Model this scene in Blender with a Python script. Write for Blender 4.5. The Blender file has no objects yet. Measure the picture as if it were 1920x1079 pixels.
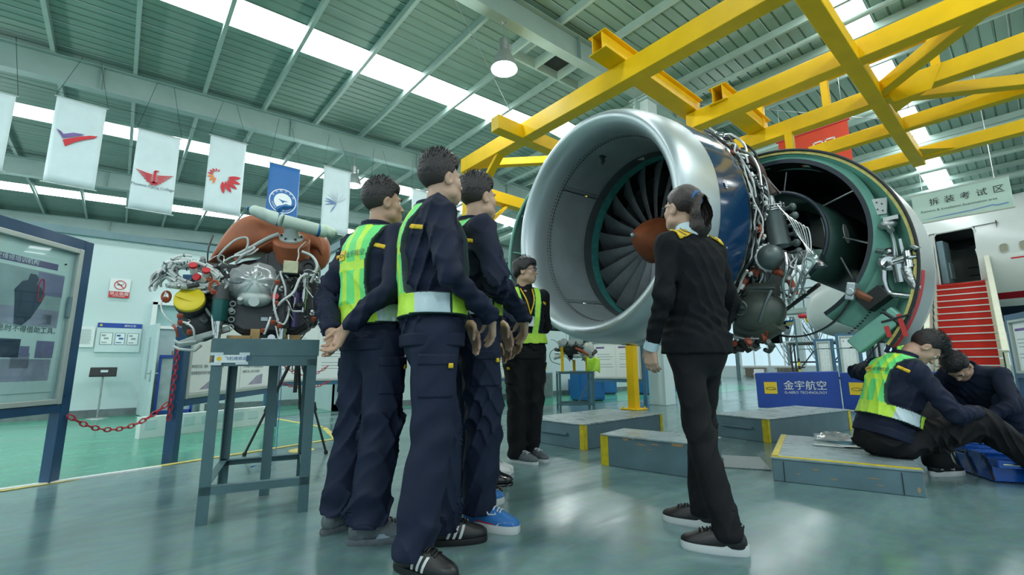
import bpy, bmesh, math, random
import numpy as np
from mathutils import Vector, Matrix

# ------------------------------------------------------------------ camera, world, exposure
SC = bpy.context.scene
COL = SC.collection
SC.view_settings.view_transform = 'Standard'
SC.view_settings.look = 'None'
SC.view_settings.gamma = 1.0
SC.view_settings.use_curve_mapping = False
SC.view_settings.exposure = 0.12
rad = math.radians
AZ, PITCH, ROLL = rad(49.4), rad(9.6), rad(0.45)
fh = Vector((math.cos(AZ), math.sin(AZ), 0)); rh = Vector((math.sin(AZ), -math.cos(AZ), 0)); zz = Vector((0, 0, 1))
fw = fh * math.cos(PITCH) + zz * math.sin(PITCH)
up0 = zz * math.cos(PITCH) - fh * math.sin(PITCH)
cr = rh * math.cos(ROLL) - up0 * math.sin(ROLL)
cu = up0 * math.cos(ROLL) + rh * math.sin(ROLL)
cam_data = bpy.data.cameras.new('camera')
cam = bpy.data.objects.new('camera', cam_data); COL.objects.link(cam)
cam.matrix_world = Matrix(((cr.x, cu.x, -fw.x, 0), (cr.y, cu.y, -fw.y, 0), (cr.z, cu.z, -fw.z, 0.80), (0, 0, 0, 1)))
cam_data.sensor_width = 36.0
cam_data.lens = 853.0 / 1920.0 * 36.0
cam_data.clip_start = 0.05; cam_data.clip_end = 300
SC.camera = cam

W = bpy.data.worlds.new('world'); SC.world = W; W.use_nodes = True
bg = W.node_tree.nodes['Background']
bg.inputs[0].default_value = (0.72, 0.90, 1.0, 1); bg.inputs[1].default_value = 0.95
try:
    SC.cycles.use_denoising = True
    SC.cycles.max_bounces = 8; SC.cycles.diffuse_bounces = 4; SC.cycles.glossy_bounces = 4
    SC.cycles.transmission_bounces = 6; SC.cycles.transparent_max_bounces = 12
    SC.cycles.sample_clamp_indirect = 6.0
    SC.cycles.caustics_reflective = False; SC.cycles.caustics_refractive = False
except Exception:
    pass
SKYLIGHT_POWER = 9.0      # emission of the translucent roof strips (daylight through them)
LAMP_POWER = 170.0
random.seed(7)
rng = np.random.default_rng(11)

# ------------------------------------------------------------------ helpers
MATS = {}
def mat(name, color, rough=0.5, metal=0.0, var=0.0, scale=6.0, bump=0.0, bscale=40.0, emit=None, estr=0.0, alpha=None, coat=0.0, stretch=None, spec=None):
    """procedural principled material; var = colour variation from noise"""
    if name in MATS: return MATS[name]
    m = bpy.data.materials.new(name); m.use_nodes = True
    nt = m.node_tree; b = nt.nodes['Principled BSDF']
    c = (*color, 1)
    b.inputs['Base Color'].default_value = c
    b.inputs['Roughness'].default_value = rough; b.inputs['Metallic'].default_value = metal
    if coat: b.inputs['Coat Weight'].default_value = coat; b.inputs['Coat Roughness'].default_value = 0.1
    if spec is not None: b.inputs['Specular IOR Level'].default_value = spec
    if emit: b.inputs['Emission Color'].default_value = (*emit, 1); b.inputs['Emission Strength'].default_value = estr
    if var > 0 or bump > 0:
        tc = nt.nodes.new('ShaderNodeTexCoord'); src = tc.outputs['Object']
        if stretch:
            mp = nt.nodes.new('ShaderNodeMapping'); mp.inputs['Scale'].default_value = stretch
            nt.links.new(src, mp.inputs['Vector']); src = mp.outputs['Vector']
        if var > 0:
            n = nt.nodes.new('ShaderNodeTexNoise'); n.inputs['Scale'].default_value = scale; n.inputs['Detail'].default_value = 6
            nt.links.new(src, n.inputs['Vector'])
            r = nt.nodes.new('ShaderNodeValToRGB')
            r.color_ramp.elements[0].position = 0.3; r.color_ramp.elements[1].position = 0.7
            r.color_ramp.elements[0].color = (*[max(0, x * (1 - var)) for x in color], 1)
            r.color_ramp.elements[1].color = (*[min(1, x * (1 + var)) for x in color], 1)
            nt.links.new(n.outputs['Fac'], r.inputs['Fac']); nt.links.new(r.outputs['Color'], b.inputs['Base Color'])
            mr = nt.nodes.new('ShaderNodeMapRange'); mr.inputs['To Min'].default_value = max(0.02, rough - 0.08); mr.inputs['To Max'].default_value = min(1, rough + 0.1)
            nt.links.new(n.outputs['Fac'], mr.inputs['Value']); nt.links.new(mr.outputs['Result'], b.inputs['Roughness'])
        if bump > 0:
            n2 = nt.nodes.new('ShaderNodeTexNoise'); n2.inputs['Scale'].default_value = bscale; n2.inputs['Detail'].default_value = 3
            nt.links.new(src, n2.inputs['Vector'])
            bp = nt.nodes.new('ShaderNodeBump'); bp.inputs['Strength'].default_value = bump; bp.inputs['Distance'].default_value = 0.01
            nt.links.new(n2.outputs['Fac'], bp.inputs['Height']); nt.links.new(bp.outputs['Normal'], b.inputs['Normal'])
    MATS[name] = m
    return m

def glassmat(name, tint=(0.9, 0.97, 0.97), gloss=0.03, rough=0.02):
    if name in MATS: return MATS[name]
    m = bpy.data.materials.new(name); m.use_nodes = True
    nt = m.node_tree; nt.nodes.remove(nt.nodes['Principled BSDF'])
    t = nt.nodes.new('ShaderNodeBsdfTransparent'); t.inputs[0].default_value = (*tint, 1)
    g = nt.nodes.new('ShaderNodeBsdfGlossy'); g.inputs['Roughness'].default_value = rough
    mx = nt.nodes.new('ShaderNodeMixShader'); mx.inputs[0].default_value = gloss
    lw = nt.nodes.new('ShaderNodeLayerWeight'); lw.inputs['Blend'].default_value = 0.5
    pw = nt.nodes.new('ShaderNodeMath'); pw.operation = 'POWER'; pw.inputs[1].default_value = 4.0
    ad = nt.nodes.new('ShaderNodeMath'); ad.operation = 'MULTIPLY_ADD'; ad.inputs[1].default_value = 0.5; ad.inputs[2].default_value = gloss
    nt.links.new(lw.outputs['Facing'], pw.inputs[0]); nt.links.new(pw.outputs[0], ad.inputs[0]); nt.links.new(ad.outputs[0], mx.inputs[0])
    nt.links.new(t.outputs[0], mx.inputs[1]); nt.links.new(g.outputs[0], mx.inputs[2])
    nt.links.new(mx.outputs[0], nt.nodes['Material Output'].inputs[0])
    MATS[name] = m
    return m

def emimat(name, color, strength):
    m = bpy.data.materials.new(name); m.use_nodes = True
    nt = m.node_tree; nt.nodes.remove(nt.nodes['Principled BSDF'])
    e = nt.nodes.new('ShaderNodeEmission'); e.inputs[0].default_value = (*color, 1); e.inputs[1].default_value = strength
    nt.links.new(e.outputs[0], nt.nodes['Material Output'].inputs[0])
    MATS[name] = m
    return m

def wrapmat(name, haze=0.3, col=(0.75, 0.82, 0.82)):
    """crumpled clear film: part see-through, part milky, part shiny"""
    m = glassmat(name, (0.92, 0.96, 0.96), 0.22, 0.14); nt = m.node_tree
    out = nt.nodes['Material Output']; src = out.inputs[0].links[0].from_socket
    d = nt.nodes.new('ShaderNodeBsdfDiffuse'); d.inputs[0].default_value = (*col, 1)
    mx = nt.nodes.new('ShaderNodeMixShader'); mx.inputs[0].default_value = haze
    nt.links.new(src, mx.inputs[1]); nt.links.new(d.outputs[0], mx.inputs[2]); nt.links.new(mx.outputs[0], out.inputs[0])
    return m
def V(*a): return np.array(a, float)
def unit(a): a = np.asarray(a, float); return a / (np.linalg.norm(a) + 1e-12)
def frame_to(d):
    """two axes perpendicular to direction d"""
    d = unit(d); a = V(0, 0, 1) if abs(d[2]) < 0.9 else V(1, 0, 0)
    x = unit(np.cross(a, d)); y = np.cross(d, x)
    return x, y, d
def rotz(a): c, s = math.cos(a), math.sin(a); return np.array([[c, -s, 0], [s, c, 0], [0, 0, 1]])
def rotx(a): c, s = math.cos(a), math.sin(a); return np.array([[1, 0, 0], [0, c, -s], [0, s, c]])
def roty(a): c, s = math.cos(a), math.sin(a); return np.array([[c, 0, s], [0, 1, 0], [-s, 0, c]])

class MB:
    """collects shapes and links them as ONE mesh object"""
    def __init__(s, R=None, o=None):
        s.v = []; s.f = []; s.mi = []; s.R = R; s.o = V(0, 0, 0) if o is None else np.asarray(o, float); s.m = 0
    def add(s, vs, fs, mi=None):
        vs = np.asarray(vs, float)
        if s.R is not None: vs = vs @ s.R.T
        vs = vs + s.o
        b = len(s.v); s.v.extend(map(tuple, vs)); mi = s.m if mi is None else mi
        for f in fs: s.f.append(tuple(b + i for i in f)); s.mi.append(mi)
        return s
    def box(s, c, d, R=None, mi=None, taper=None):
        x, y, z = [k / 2 for k in d]; t = 1 if taper is None else taper
        vs = np.array([(-x, -y, -z), (x, -y, -z), (x, y, -z), (-x, y, -z), (-x * t, -y * t, z), (x * t, -y * t, z), (x * t, y * t, z), (-x * t, y * t, z)])
        if R is not None: vs = vs @ np.asarray(R).T
        return s.add(vs + np.asarray(c, float), [(0, 3, 2, 1), (4, 5, 6, 7), (0, 1, 5, 4), (1, 2, 6, 5), (2, 3, 7, 6), (3, 0, 4, 7)], mi)
    def bar(s, p, q, w, h, mi=None, roll=0.0, up=(0, 0, 1)):
        """rectangular bar from p to q: w across, h along up"""
        p = np.asarray(p, float); q = np.asarray(q, float); d = unit(q - p); upv = np.asarray(up, float)
        if abs(d @ upv) > 0.99: upv = V(1, 0, 0)
        x = unit(np.cross(d, upv)); y = np.cross(x, d)
        if roll: x, y = x * math.cos(roll) + y * math.sin(roll), -x * math.sin(roll) + y * math.cos(roll)
        vs = [b + x * i * w / 2 + y * j * h / 2 for b in (p, q) for i, j in ((-1, -1), (1, -1), (1, 1), (-1, 1))]
        return s.add(vs, [(0, 1, 2, 3)[::-1], (4, 5, 6, 7), (0, 1, 5, 4), (1, 2, 6, 5), (2, 3, 7, 6), (3, 0, 4, 7)][0:] , mi)
    def tube(s, pts, r, n=8, mi=None, closed=False, cap=True):
        pts = [np.asarray(p, float) for p in pts]; N = len(pts)
        rs = [r] * N if np.isscalar(r) else list(r)
        T = []
        for i in range(N):
            a = pts[(i - 1) % N] if (closed or i > 0) else pts[i]
            b = pts[(i + 1) % N] if (closed or i < N - 1) else pts[i]
            T.append(unit(b - a))
        x, y, _ = frame_to(T[0]); vs = []
        for i in range(N):
            if i > 0:
                x = x - T[i] * (x @ T[i]); x = unit(x); y = np.cross(T[i], x)
            for k in range(n):
                a = 2 * math.pi * k / n; vs.append(pts[i] + (x * math.cos(a) + y * math.sin(a)) * rs[i])
        fs = []
        for i in range(N if closed else N - 1):
            j = (i + 1) % N
            for k in range(n):
                l = (k + 1) % n; fs.append((i * n + k, i * n + l, j * n + l, j * n + k))
        if cap and not closed:
            fs.append(tuple(range(n))[::-1]); fs.append(tuple((N - 1) * n + k for k in range(n)))
        return s.add(vs, fs, mi)
    def cyl(s, p, q, r0, r1=None, n=16, mi=None): return s.tube([p, q], [r0, r0 if r1 is None else r1], n, mi)
    def lathe(s, prof, c=(0, 0, 0), axis=(0, 0, 1), n=32, a0=0.0, a1=None, mi=None, ref=None, closed_prof=False, mis=None):
        """prof: list of (radius, distance along axis)"""
        x, y, d = frame_to(axis)
        if ref is not None: x = unit(np.asarray(ref, float) - d * (np.asarray(ref, float) @ d)); y = np.cross(d, x)
        full = a1 is None; a1 = 2 * math.pi if full else a1; m = n if full else n + 1; c = np.asarray(c, float)
        vs = [c + d * h + (x * math.cos(a0 + (a1 - a0) * k / n) + y * math.sin(a0 + (a1 - a0) * k / n)) * r for r, h in prof for k in range(m)]
        L = len(prof); b = len(s.v)
        for i in range(L if closed_prof else L - 1):
            j = (i + 1) % L
            fs = [(i * m + k, i * m + (k + 1) % m, j * m + (k + 1) % m, j * m + k) for k in range(n)]
            if i == 0: s.add(vs, fs, mi if mis is None else mis[i]); 
            else:
                for f in fs: s.f.append(tuple(b + q for q in f)); s.mi.append((s.m if mi is None else mi) if mis is None else mis[i])
        return s
    def sphere(s, c, r, n=16, mi=None, R=None):
        r = (r, r, r) if np.isscalar(r) else r; h = n // 2; vs = []
        for i in range(h + 1):
            t = math.pi * i / h
            for k in range(n): vs.append((r[0] * math.sin(t) * math.cos(2 * math.pi * k / n), r[1] * math.sin(t) * math.sin(2 * math.pi * k / n), r[2] * math.cos(t)))
        vs = np.array(vs)
        if R is not None: vs = vs @ np.asarray(R).T
        fs = [(i * n + k, (i + 1) * n + k, (i + 1) * n + (k + 1) % n, i * n + (k + 1) % n) for i in range(h) for k in range(n)]
        return s.add(vs + np.asarray(c, float), fs, mi)
    def prism(s, poly, depth, o=(0, 0, 0), ex=(1, 0, 0), ey=(0, 1, 0), mi=None):
        """polygon in the plane (ex, ey) at o, extruded by depth along ex x ey"""
        ex = np.asarray(ex, float); ey = np.asarray(ey, float); ez = np.cross(ex, ey); o = np.asarray(o, float); n = len(poly)
        vs = [o + ex * a + ey * b for a, b in poly] + [o + ex * a + ey * b + ez * depth for a, b in poly]
        fs = [tuple(range(n))[::-1], tuple(range(n, 2 * n))] + [(i, (i + 1) % n, n + (i + 1) % n, n + i) for i in range(n)]
        return s.add(vs, fs, mi)
    def quad(s, a, b, c, d, mi=None): return s.add([a, b, c, d], [(0, 1, 2, 3)], mi)
    def ibeam(s, p, q, w, h, t=0.012, mi=None):
        p = np.asarray(p, float); q = np.asarray(q, float)
        d = unit(q - p); x = unit(np.cross(d, V(0, 0, 1))); y = np.cross(x, d)
        s.bar(p + y * (h / 2 - t / 2), q + y * (h / 2 - t / 2), w, t, mi); s.bar(p - y * (h / 2 - t / 2), q - y * (h / 2 - t / 2), w, t, mi)
        return s.bar(p, q, t, h - 2 * t, mi)
    def text(s, body, size, o, ex, ey, mi=None, depth=0.0015, align='LEFT', squeeze=1.0):
        """lettering: flat glyph outlines in the plane (ex, ey), slightly proud"""
        vs, fs = glyphs(body, align)
        if not len(vs): return s
        ex = np.asarray(ex, float); ey = np.asarray(ey, float); ez = np.cross(ex, ey); o = np.asarray(o, float)
        P = [o + ex * (v[0] * size * squeeze) + ey * v[1] * size + ez * depth for v in vs]
        return s.add(P, fs, mi)
    def build(s, name, mats, parent=None, smooth=True, angle=35, bevel=0.0, seg=2, solid=0.0, sub=0):
        me = bpy.data.meshes.new(name)
        me.from_pydata(s.v, [], s.f)
        mats = mats if isinstance(mats, (list, tuple)) else [mats]
        for m in mats: me.materials.append(m)
        if len(mats) > 1: me.polygons.foreach_set('material_index', np.array(s.mi, dtype=np.int32))
        finish_normals(me)
        return link(name, me, parent, smooth, angle, bevel, seg, solid, sub)

def finish_normals(me):
    bm = bmesh.new(); bm.from_mesh(me); bmesh.ops.recalc_face_normals(bm, faces=bm.faces); bm.to_mesh(me); bm.free()

def link(name, me, parent=None, smooth=True, angle=35, bevel=0.0, seg=2, solid=0.0, sub=0):
    if smooth:
        me.polygons.foreach_set('use_smooth', np.ones(len(me.polygons), dtype=bool))
        if angle: me.set_sharp_from_angle(angle=rad(angle))
    o = bpy.data.objects.new(name, me); COL.objects.link(o)
    if parent is not None: o.parent = parent
    if solid: md = o.modifiers.new('solid', 'SOLIDIFY'); md.thickness = solid; md.offset = 0
    if sub: md = o.modifiers.new('sub', 'SUBSURF'); md.levels = sub; md.render_levels = sub
    if bevel: md = o.modifiers.new('bevel', 'BEVEL'); md.width = bevel; md.segments = seg; md.limit_method = 'ANGLE'; md.angle_limit = rad(40); md.harden_normals = False
    return o

_G = {}
def glyphs(body, align='LEFT'):
    key = (body, align)
    if key not in _G:
        cu_ = bpy.data.curves.new('t', 'FONT'); cu_.body = body; cu_.size = 1.0; cu_.align_x = align; cu_.resolution_u = 2
        ob = bpy.data.objects.new('t', cu_); COL.objects.link(ob)
        dg = bpy.context.evaluated_depsgraph_get(); dg.update()
        me = bpy.data.meshes.new_from_object(ob.evaluated_get(dg))
        _G[key] = ([tuple(v.co) for v in me.vertices], [tuple(p.vertices) for p in me.polygons])
        bpy.data.objects.remove(ob); bpy.data.curves.remove(cu_); bpy.data.meshes.remove(me)
    return _G[key]

def thing(name, label, cat, loc=(0, 0, 0), rz=0.0, group=None):
    o = bpy.data.objects.new(name, None); COL.objects.link(o); o.location = loc; o.rotation_euler = (0, 0, rz)
    o.empty_display_size = 0.1
    o['label'] = label; o['category'] = cat
    if group: o['group'] = group
    return o
def tag(o, label, cat, group=None, kind=None):
    o['label'] = label; o['category'] = cat
    if group: o['group'] = group
    if kind: o['kind'] = kind
    return o
def struct(o): o['kind'] = 'structure'; return o
def sempty(name, loc=(0, 0, 0), rz=0.0):
    o = bpy.data.objects.new(name, None); COL.objects.link(o); o.location = loc; o.rotation_euler = (0, 0, rz); o.empty_display_size = 0.1
    return struct(o)
def inst(src, parent, loc=(0, 0, 0), name=None, label=None):
    c = src.copy(); COL.objects.link(c); c.parent = parent; c.location = loc
    if label: c['label'] = label
    return c
def arc(c, x, y, r, a0, a1, n): return [np.asarray(c) + np.asarray(x) * r * math.cos(a0 + (a1 - a0) * i / n) + np.asarray(y) * r * math.sin(a0 + (a1 - a0) * i / n) for i in range(n + 1)]
def spline(pts, n=6):
    """Catmull-Rom through pts"""
    P = [np.asarray(p, float) for p in pts]; P = [2 * P[0] - P[1]] + P + [2 * P[-1] - P[-2]]; out = []
    for i in range(1, len(P) - 2):
        for k in range(n):
            t = k / n; a, b, c, d = P[i - 1], P[i], P[i + 1], P[i + 2]
            out.append(0.5 * (2 * b + (c - a) * t + (2 * a - 5 * b + 4 * c - d) * t * t + (3 * b - a - 3 * c + d) * t ** 3))
    out.append(P[-2]); return out
# ------------------------------------------------------------------ materials
M = {}
M['roof'] = mat('roof_sheet_paint', (0.21, 0.335, 0.28), 0.55, 0.0, 0.10, 1.2, stretch=(0.3, 3, 1))
M['purlin'] = mat('purlin_paint', (0.36, 0.49, 0.44), 0.5, 0.0, 0.08, 3)
M['rafter'] = mat('rafter_paint', (0.33, 0.45, 0.42), 0.45, 0.0, 0.08, 2)
M['whitewall'] = mat('white_wall_paint', (0.60, 0.73, 0.74), 0.6, 0.0, 0.03, 2)
M['trimgrey'] = mat('grey_green_trim', (0.16, 0.26, 0.29), 0.5, 0, 0.08, 4)
M['base'] = mat('grey_baseboard', (0.16, 0.20, 0.21), 0.6, 0, 0.25, 8)
M['yellow'] = mat('gantry_yellow', (0.84, 0.52, 0.003), 0.42, 0, 0.07, 4, bump=0.05, bscale=25, spec=.3)
M['yellowline'] = mat('yellow_line', (0.72, 0.62, 0.18), 0.5, 0, 0.2, 20)
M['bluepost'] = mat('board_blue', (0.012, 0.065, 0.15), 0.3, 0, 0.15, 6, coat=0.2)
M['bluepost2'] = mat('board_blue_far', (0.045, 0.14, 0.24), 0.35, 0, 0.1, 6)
M['alu'] = mat('aluminium_frame', (0.48, 0.54, 0.52), 0.4, 0.35, 0.05, 10)
M['paper'] = mat('poster_paper', (0.74, 0.83, 0.82), 0.6)
M['paperw'] = mat('white_paper', (0.80, 0.86, 0.86), 0.6)
M['purple'] = mat('poster_purple', (0.16, 0.10, 0.30), 0.5, 0, 0.3, 4)
M['lilac'] = mat('poster_lilac', (0.36, 0.34, 0.46), 0.5, 0, 0.25, 5)
M['lilac2'] = mat('poster_mauve', (0.24, 0.21, 0.38), 0.5, 0, 0.25, 5)
M['pgrey'] = mat('poster_grey', (0.40, 0.48, 0.50), 0.5, 0, 0.2, 5)
M['pnavy'] = mat('poster_navy', (0.025, 0.05, 0.10), 0.5, 0, 0.2, 6)
M['ink'] = mat('ink_dark', (0.03, 0.06, 0.08), 0.6)
M['inkgrey'] = mat('ink_grey', (0.30, 0.36, 0.38), 0.6)
M['red'] = mat('sign_red', (0.60, 0.02, 0.03), 0.5)
M['white'] = mat('white_plastic', (0.80, 0.84, 0.84), 0.4)
M['steelgrey'] = mat('stand_grey_paint', (0.078, 0.160, 0.178), 0.4, 0.0, 0.12, 8, bump=0.04, bscale=60)
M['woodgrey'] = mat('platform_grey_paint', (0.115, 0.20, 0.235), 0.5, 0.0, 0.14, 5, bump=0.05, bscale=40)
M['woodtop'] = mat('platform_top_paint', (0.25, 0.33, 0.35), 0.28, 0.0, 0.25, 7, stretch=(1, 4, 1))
M['rawwood'] = mat('raw_wood', (0.46, 0.30, 0.12), 0.6, 0, 0.25, 14, stretch=(1, 6, 1))
M['chip'] = mat('chipped_wood', (0.42, 0.27, 0.13), 0.7)
M['hazyellow'] = mat('edge_tape_yellow', (0.66, 0.53, 0.015), 0.5, 0, 0.18, 20)
M['black'] = mat('black_plastic', (0.012, 0.013, 0.015), 0.4)
M['rubber'] = mat('black_rubber', (0.02, 0.024, 0.026), 0.55)
M['chainred'] = mat('chain_red', (0.42, 0.02, 0.035), 0.35)
M['blue'] = mat('banner_blue', (0.016, 0.065, 0.36), 0.45, 0, 0.12, 3)
M['bluecab'] = mat('cabinet_blue', (0.01, 0.13, 0.36), 0.4, 0, 0.1, 4)
M['logo'] = mat('logo_yellow', (0.86, 0.60, 0.03), 0.5)
M['bannerw'] = mat('banner_fabric_white', (0.60, 0.72, 0.74), 0.6, 0, 0.04, 4)
M['bannerblue'] = mat('banner_fabric_blue', (0.03, 0.15, 0.42), 0.6, 0, 0.05, 4)
M['redbanner'] = mat('banner_fabric_red', (0.70, 0.06, 0.02), 0.6, 0, 0.06, 4)
M['orange'] = mat('print_orange', (0.85, 0.22, 0.03), 0.5)
M['chrome'] = mat('bare_steel', (0.55, 0.58, 0.58), 0.22, 1.0)
M['steel'] = mat('dull_steel', (0.42, 0.45, 0.45), 0.38, 0.9, 0.15, 20)
M['green_edge'] = mat('radiator_brown', (0.24, 0.22, 0.17), 0.5)
M['glass'] = glassmat('pane_glass')
M['plastic'] = wrapmat('clear_plastic_wrap')
M['skylight'] = emimat('translucent_skylight', (0.93, 0.98, 1.0), SKYLIGHT_POWER)
M['lamp'] = emimat('lamp_diffuser', (0.95, 1.0, 0.98), 14.0)
M['dayglass'] = None

# floor: sealed grey epoxy with streaks; green lane painted beside it
def floor_mat(name, c1, c2, c3, rough):
    m = bpy.data.materials.new(name); m.use_nodes = True; nt = m.node_tree; b = nt.nodes['Principled BSDF']
    tc = nt.nodes.new('ShaderNodeTexCoord')
    mp = nt.nodes.new('ShaderNodeMapping'); mp.inputs['Scale'].default_value = (0.5, 1.6, 1); mp.inputs['Rotation'].default_value = (0, 0, 0.5)
    nt.links.new(tc.outputs['Object'], mp.inputs['Vector'])
    n = nt.nodes.new('ShaderNodeTexNoise'); n.inputs['Scale'].default_value = 1.3; n.inputs['Detail'].default_value = 9; n.inputs['Roughness'].default_value = 0.62
    n.inputs['Distortion'].default_value = 0.6
    nt.links.new(mp.outputs['Vector'], n.inputs['Vector'])
    r = nt.nodes.new('ShaderNodeValToRGB'); cr_ = r.color_ramp
    cr_.elements[0].position = 0.3; cr_.elements[0].color = (*c1, 1); cr_.elements[1].position = 0.72; cr_.elements[1].color = (*c3, 1)
    e = cr_.elements.new(0.52); e.color = (*c2, 1)
    nt.links.new(n.outputs['Fac'], r.inputs['Fac'])
    n2 = nt.nodes.new('ShaderNodeTexNoise'); n2.inputs['Scale'].default_value = 14; n2.inputs['Detail'].default_value = 8
    nt.links.new(tc.outputs['Object'], n2.inputs['Vector'])
    mx = nt.nodes.new('ShaderNodeMixRGB'); mx.blend_type = 'OVERLAY'; mx.inputs[0].default_value = 0.22
    nt.links.new(r.outputs['Color'], mx.inputs[1]); nt.links.new(n2.outputs['Color'], mx.inputs[2])
    hs = nt.nodes.new('ShaderNodeHueSaturation'); hs.inputs['Saturation'].default_value = 0.95
    nt.links.new(mx.outputs[0], hs.inputs['Color'])
    nt.links.new(hs.outputs[0], b.inputs['Base Color'])
    mr = nt.nodes.new('ShaderNodeMapRange'); mr.inputs['From Min'].default_value = 0.3; mr.inputs['From Max'].default_value = 0.7
    mr.inputs['To Min'].default_value = rough - 0.05; mr.inputs['To Max'].default_value = rough + 0.12
    nt.links.new(n.outputs['Fac'], mr.inputs['Value']); nt.links.new(mr.outputs[0], b.inputs['Roughness'])
    bp = nt.nodes.new('ShaderNodeBump'); bp.inputs['Strength'].default_value = 0.04; bp.inputs['Distance'].default_value = 0.02
    nt.links.new(n.outputs['Fac'], bp.inputs['Height']); nt.links.new(bp.outputs[0], b.inputs['Normal'])
    b.inputs['Specular IOR Level'].default_value = 0.6
    MATS[name] = m; return m
M['floor'] = floor_mat('epoxy_floor', (0.085, 0.165, 0.17), (0.135, 0.245, 0.245), (0.20, 0.33, 0.32), 0.16)
M['greenfloor'] = floor_mat('green_lane_paint', (0.035, 0.27, 0.165), (0.045, 0.33, 0.205), (0.07, 0.39, 0.25), 0.16)

# ------------------------------------------------------------------ hall shell
def zroof(x): return 6.75 + 0.05 * x if x < 8.2 else 7.16 - 0.05 * (x - 8.2)
fl = MB(); fl.quad((-14, -16, 0), (26.3, -16, 0), (26.3, 26, 0), (-14, 26, 0))
struct(fl.build('floor', M['floor'], smooth=False))
lane = MB(); zl = 0.003
lane.add([(-14, 2.35, zl), (-0.5, 4.62, zl), (0.4, 4.86, zl), (1.9, 5.25, zl), (2.15, 6.35, zl), (1.9, 8.2, zl), (3.2, 8.35, zl), (3.1, 10.28, zl), (-14, 10.28, zl)], [tuple(range(9))])
lane.add([(6.4, 6.6, zl), (9.0, 5.9, zl), (17, 5.9, zl), (17, 8.35, zl), (3.8, 8.35, zl)], [tuple(range(5))])
struct(lane.build('floor_lane', M['greenfloor'], smooth=False))
ln = MB()
for p, q in (((-0.5, 4.62), (0.42, 4.87)), ((0.42, 4.87), (1.92, 5.26)), ((1.92, 5.26), (2.5, 5.45)), ((2.15, 6.3), (1.9, 8.2)), ((1.92, 5.26), (2.15, 6.35)), ((-9, 3.2), (-0.5, 4.62))):
    ln.bar((*p, 0.004), (*q, 0.004), 0.06, 0.004)
struct(ln.build('trim_1', M['yellowline'], smooth=False))
ln2 = MB(); ln2.bar((-9, 3.15, 0.006), (0.35, 4.80, 0.006), 0.05, 0.012)
struct(ln2.build('trim_2', M['white'], smooth=False))

ceiling = sempty('ceiling')
# roof sheets: one object per sheet, trapezoid ribs running down the slope; skylight strips between them
def sheet_mesh(w, x0, x1, nr):
    z0, z1 = zroof(x0), zroof(x1); prof = []; pitch = w / nr
    for i in range(nr):
        y = i * pitch
        prof += [(y, 0), (y + pitch * 0.80, 0), (y + pitch * 0.85, 0.028), (y + pitch * 0.95, 0.028)]
    prof.append((w - 0.002, 0))
    mb = MB(); n = len(prof)
    mb.add([(x0, y, z0 + h) for y, h in prof] + [(x1, y, z1 + h) for y, h in prof], [(i, i + 1, n + i + 1, n + i) for i in range(n - 1)])
    me = bpy.data.meshes.new('roof_sheet'); me.from_pydata(mb.v, [], mb.f); return me
SKY = [(1.85, 2.4), (7.92, 8.72), (14.2, 15.0), (20.6, 21.5), (-4.3, -3.5), (-10.4, -9.6)]
SKYR = [(1.33, 1.92), (7.5, 8.2), (14.2, 15.0), (-4.3, -3.5), (-10.4, -9.6)]
for x0, x1, skys, nm in ((-12, 8.2, SKY, 'a'), (8.2, 26.3, SKYR, 'b')):
    y = -14.0; skys = sorted(skys); w0 = 0.80; me_std = sheet_mesh(w0, x0, x1, 4); me_std.materials.append(M['roof'])
    edges = skys + [(25.0, 25.0)]; k = 0
    while y < 24.9 and k < len(edges):
        s0, s1 = edges[k]
        while y + w0 <= s0 + 1e-6:
            o = link('roof_sheet', me_std, ceiling, smooth=False); o.location.y = y; y += w0
        if s0 - y > 0.02:
            me = sheet_mesh(s0 - y, x0, x1, max(1, int((s0 - y) / 0.2))); me.materials.append(M['roof'])
            o = link('roof_sheet', me, ceiling, smooth=False); o.location.y = y
        if s1 > s0 and not (nm == 'a' and s0 == 1.85):
            me = sheet_mesh(s1 - s0, x0, x1, 4); me.materials.append(M['skylight'])
            o = link('skylight_strip', me, ceiling, smooth=False); o.location.y = s0
        elif s1 > s0:
            me = sheet_mesh(s1 - s0, x0, x1, 3); me.materials.append(M['skylight'])
            o = link('skylight_strip', me, ceiling, smooth=False); o.location.y = s0
        y = s1; k += 1
# purlins (C section) along Y
pm = MB(); pm.bar((0, -14, 0), (0, 24.6, 0), 0.004, 0.15); pm.bar((0.03, -14, 0.073), (0.03, 24.6, 0.073), 0.06, 0.004); pm.bar((0.03, -14, -0.073), (0.03, 24.6, -0.073), 0.06, 0.004); pm.bar((0.06, -14, -0.06), (0.06, 24.6, -0.06), 0.004, 0.03)
pur = pm.build('purlin', M['purlin'], ceiling, smooth=False, solid=0.0)
k = 0
for i in range(-9, 27):
    x = -1.52 + 1.163 * i
    if abs(x - 8.2) < 0.1 or x > 26: continue
    o = pur if k == 0 else inst(pur, ceiling); o.location = (x, 0, zroof(x) - 0.078); k += 1
# rafters: I beams down the slope at 6.2 m bays
for y in (-7.4, -1.2, 5.05, 11.25, 17.5, 23.7):
    mb = MB()
    for x0, x1 in ((-12, 8.2), (8.2, 26.3)):
        mb.ibeam((x0, y, zroof(x0) - 0.16 - 0.25), (x1, y, zroof(x1) - 0.16 - 0.25), 0.20, 0.50, 0.014)
    for x in np.arange(-11, 26, 3.4): mb.box((x, y, zroof(x) - 0.41), (0.012, 0.19, 0.47))
    mb.build('rafter', M['rafter'], ceiling, smooth=False)
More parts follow.
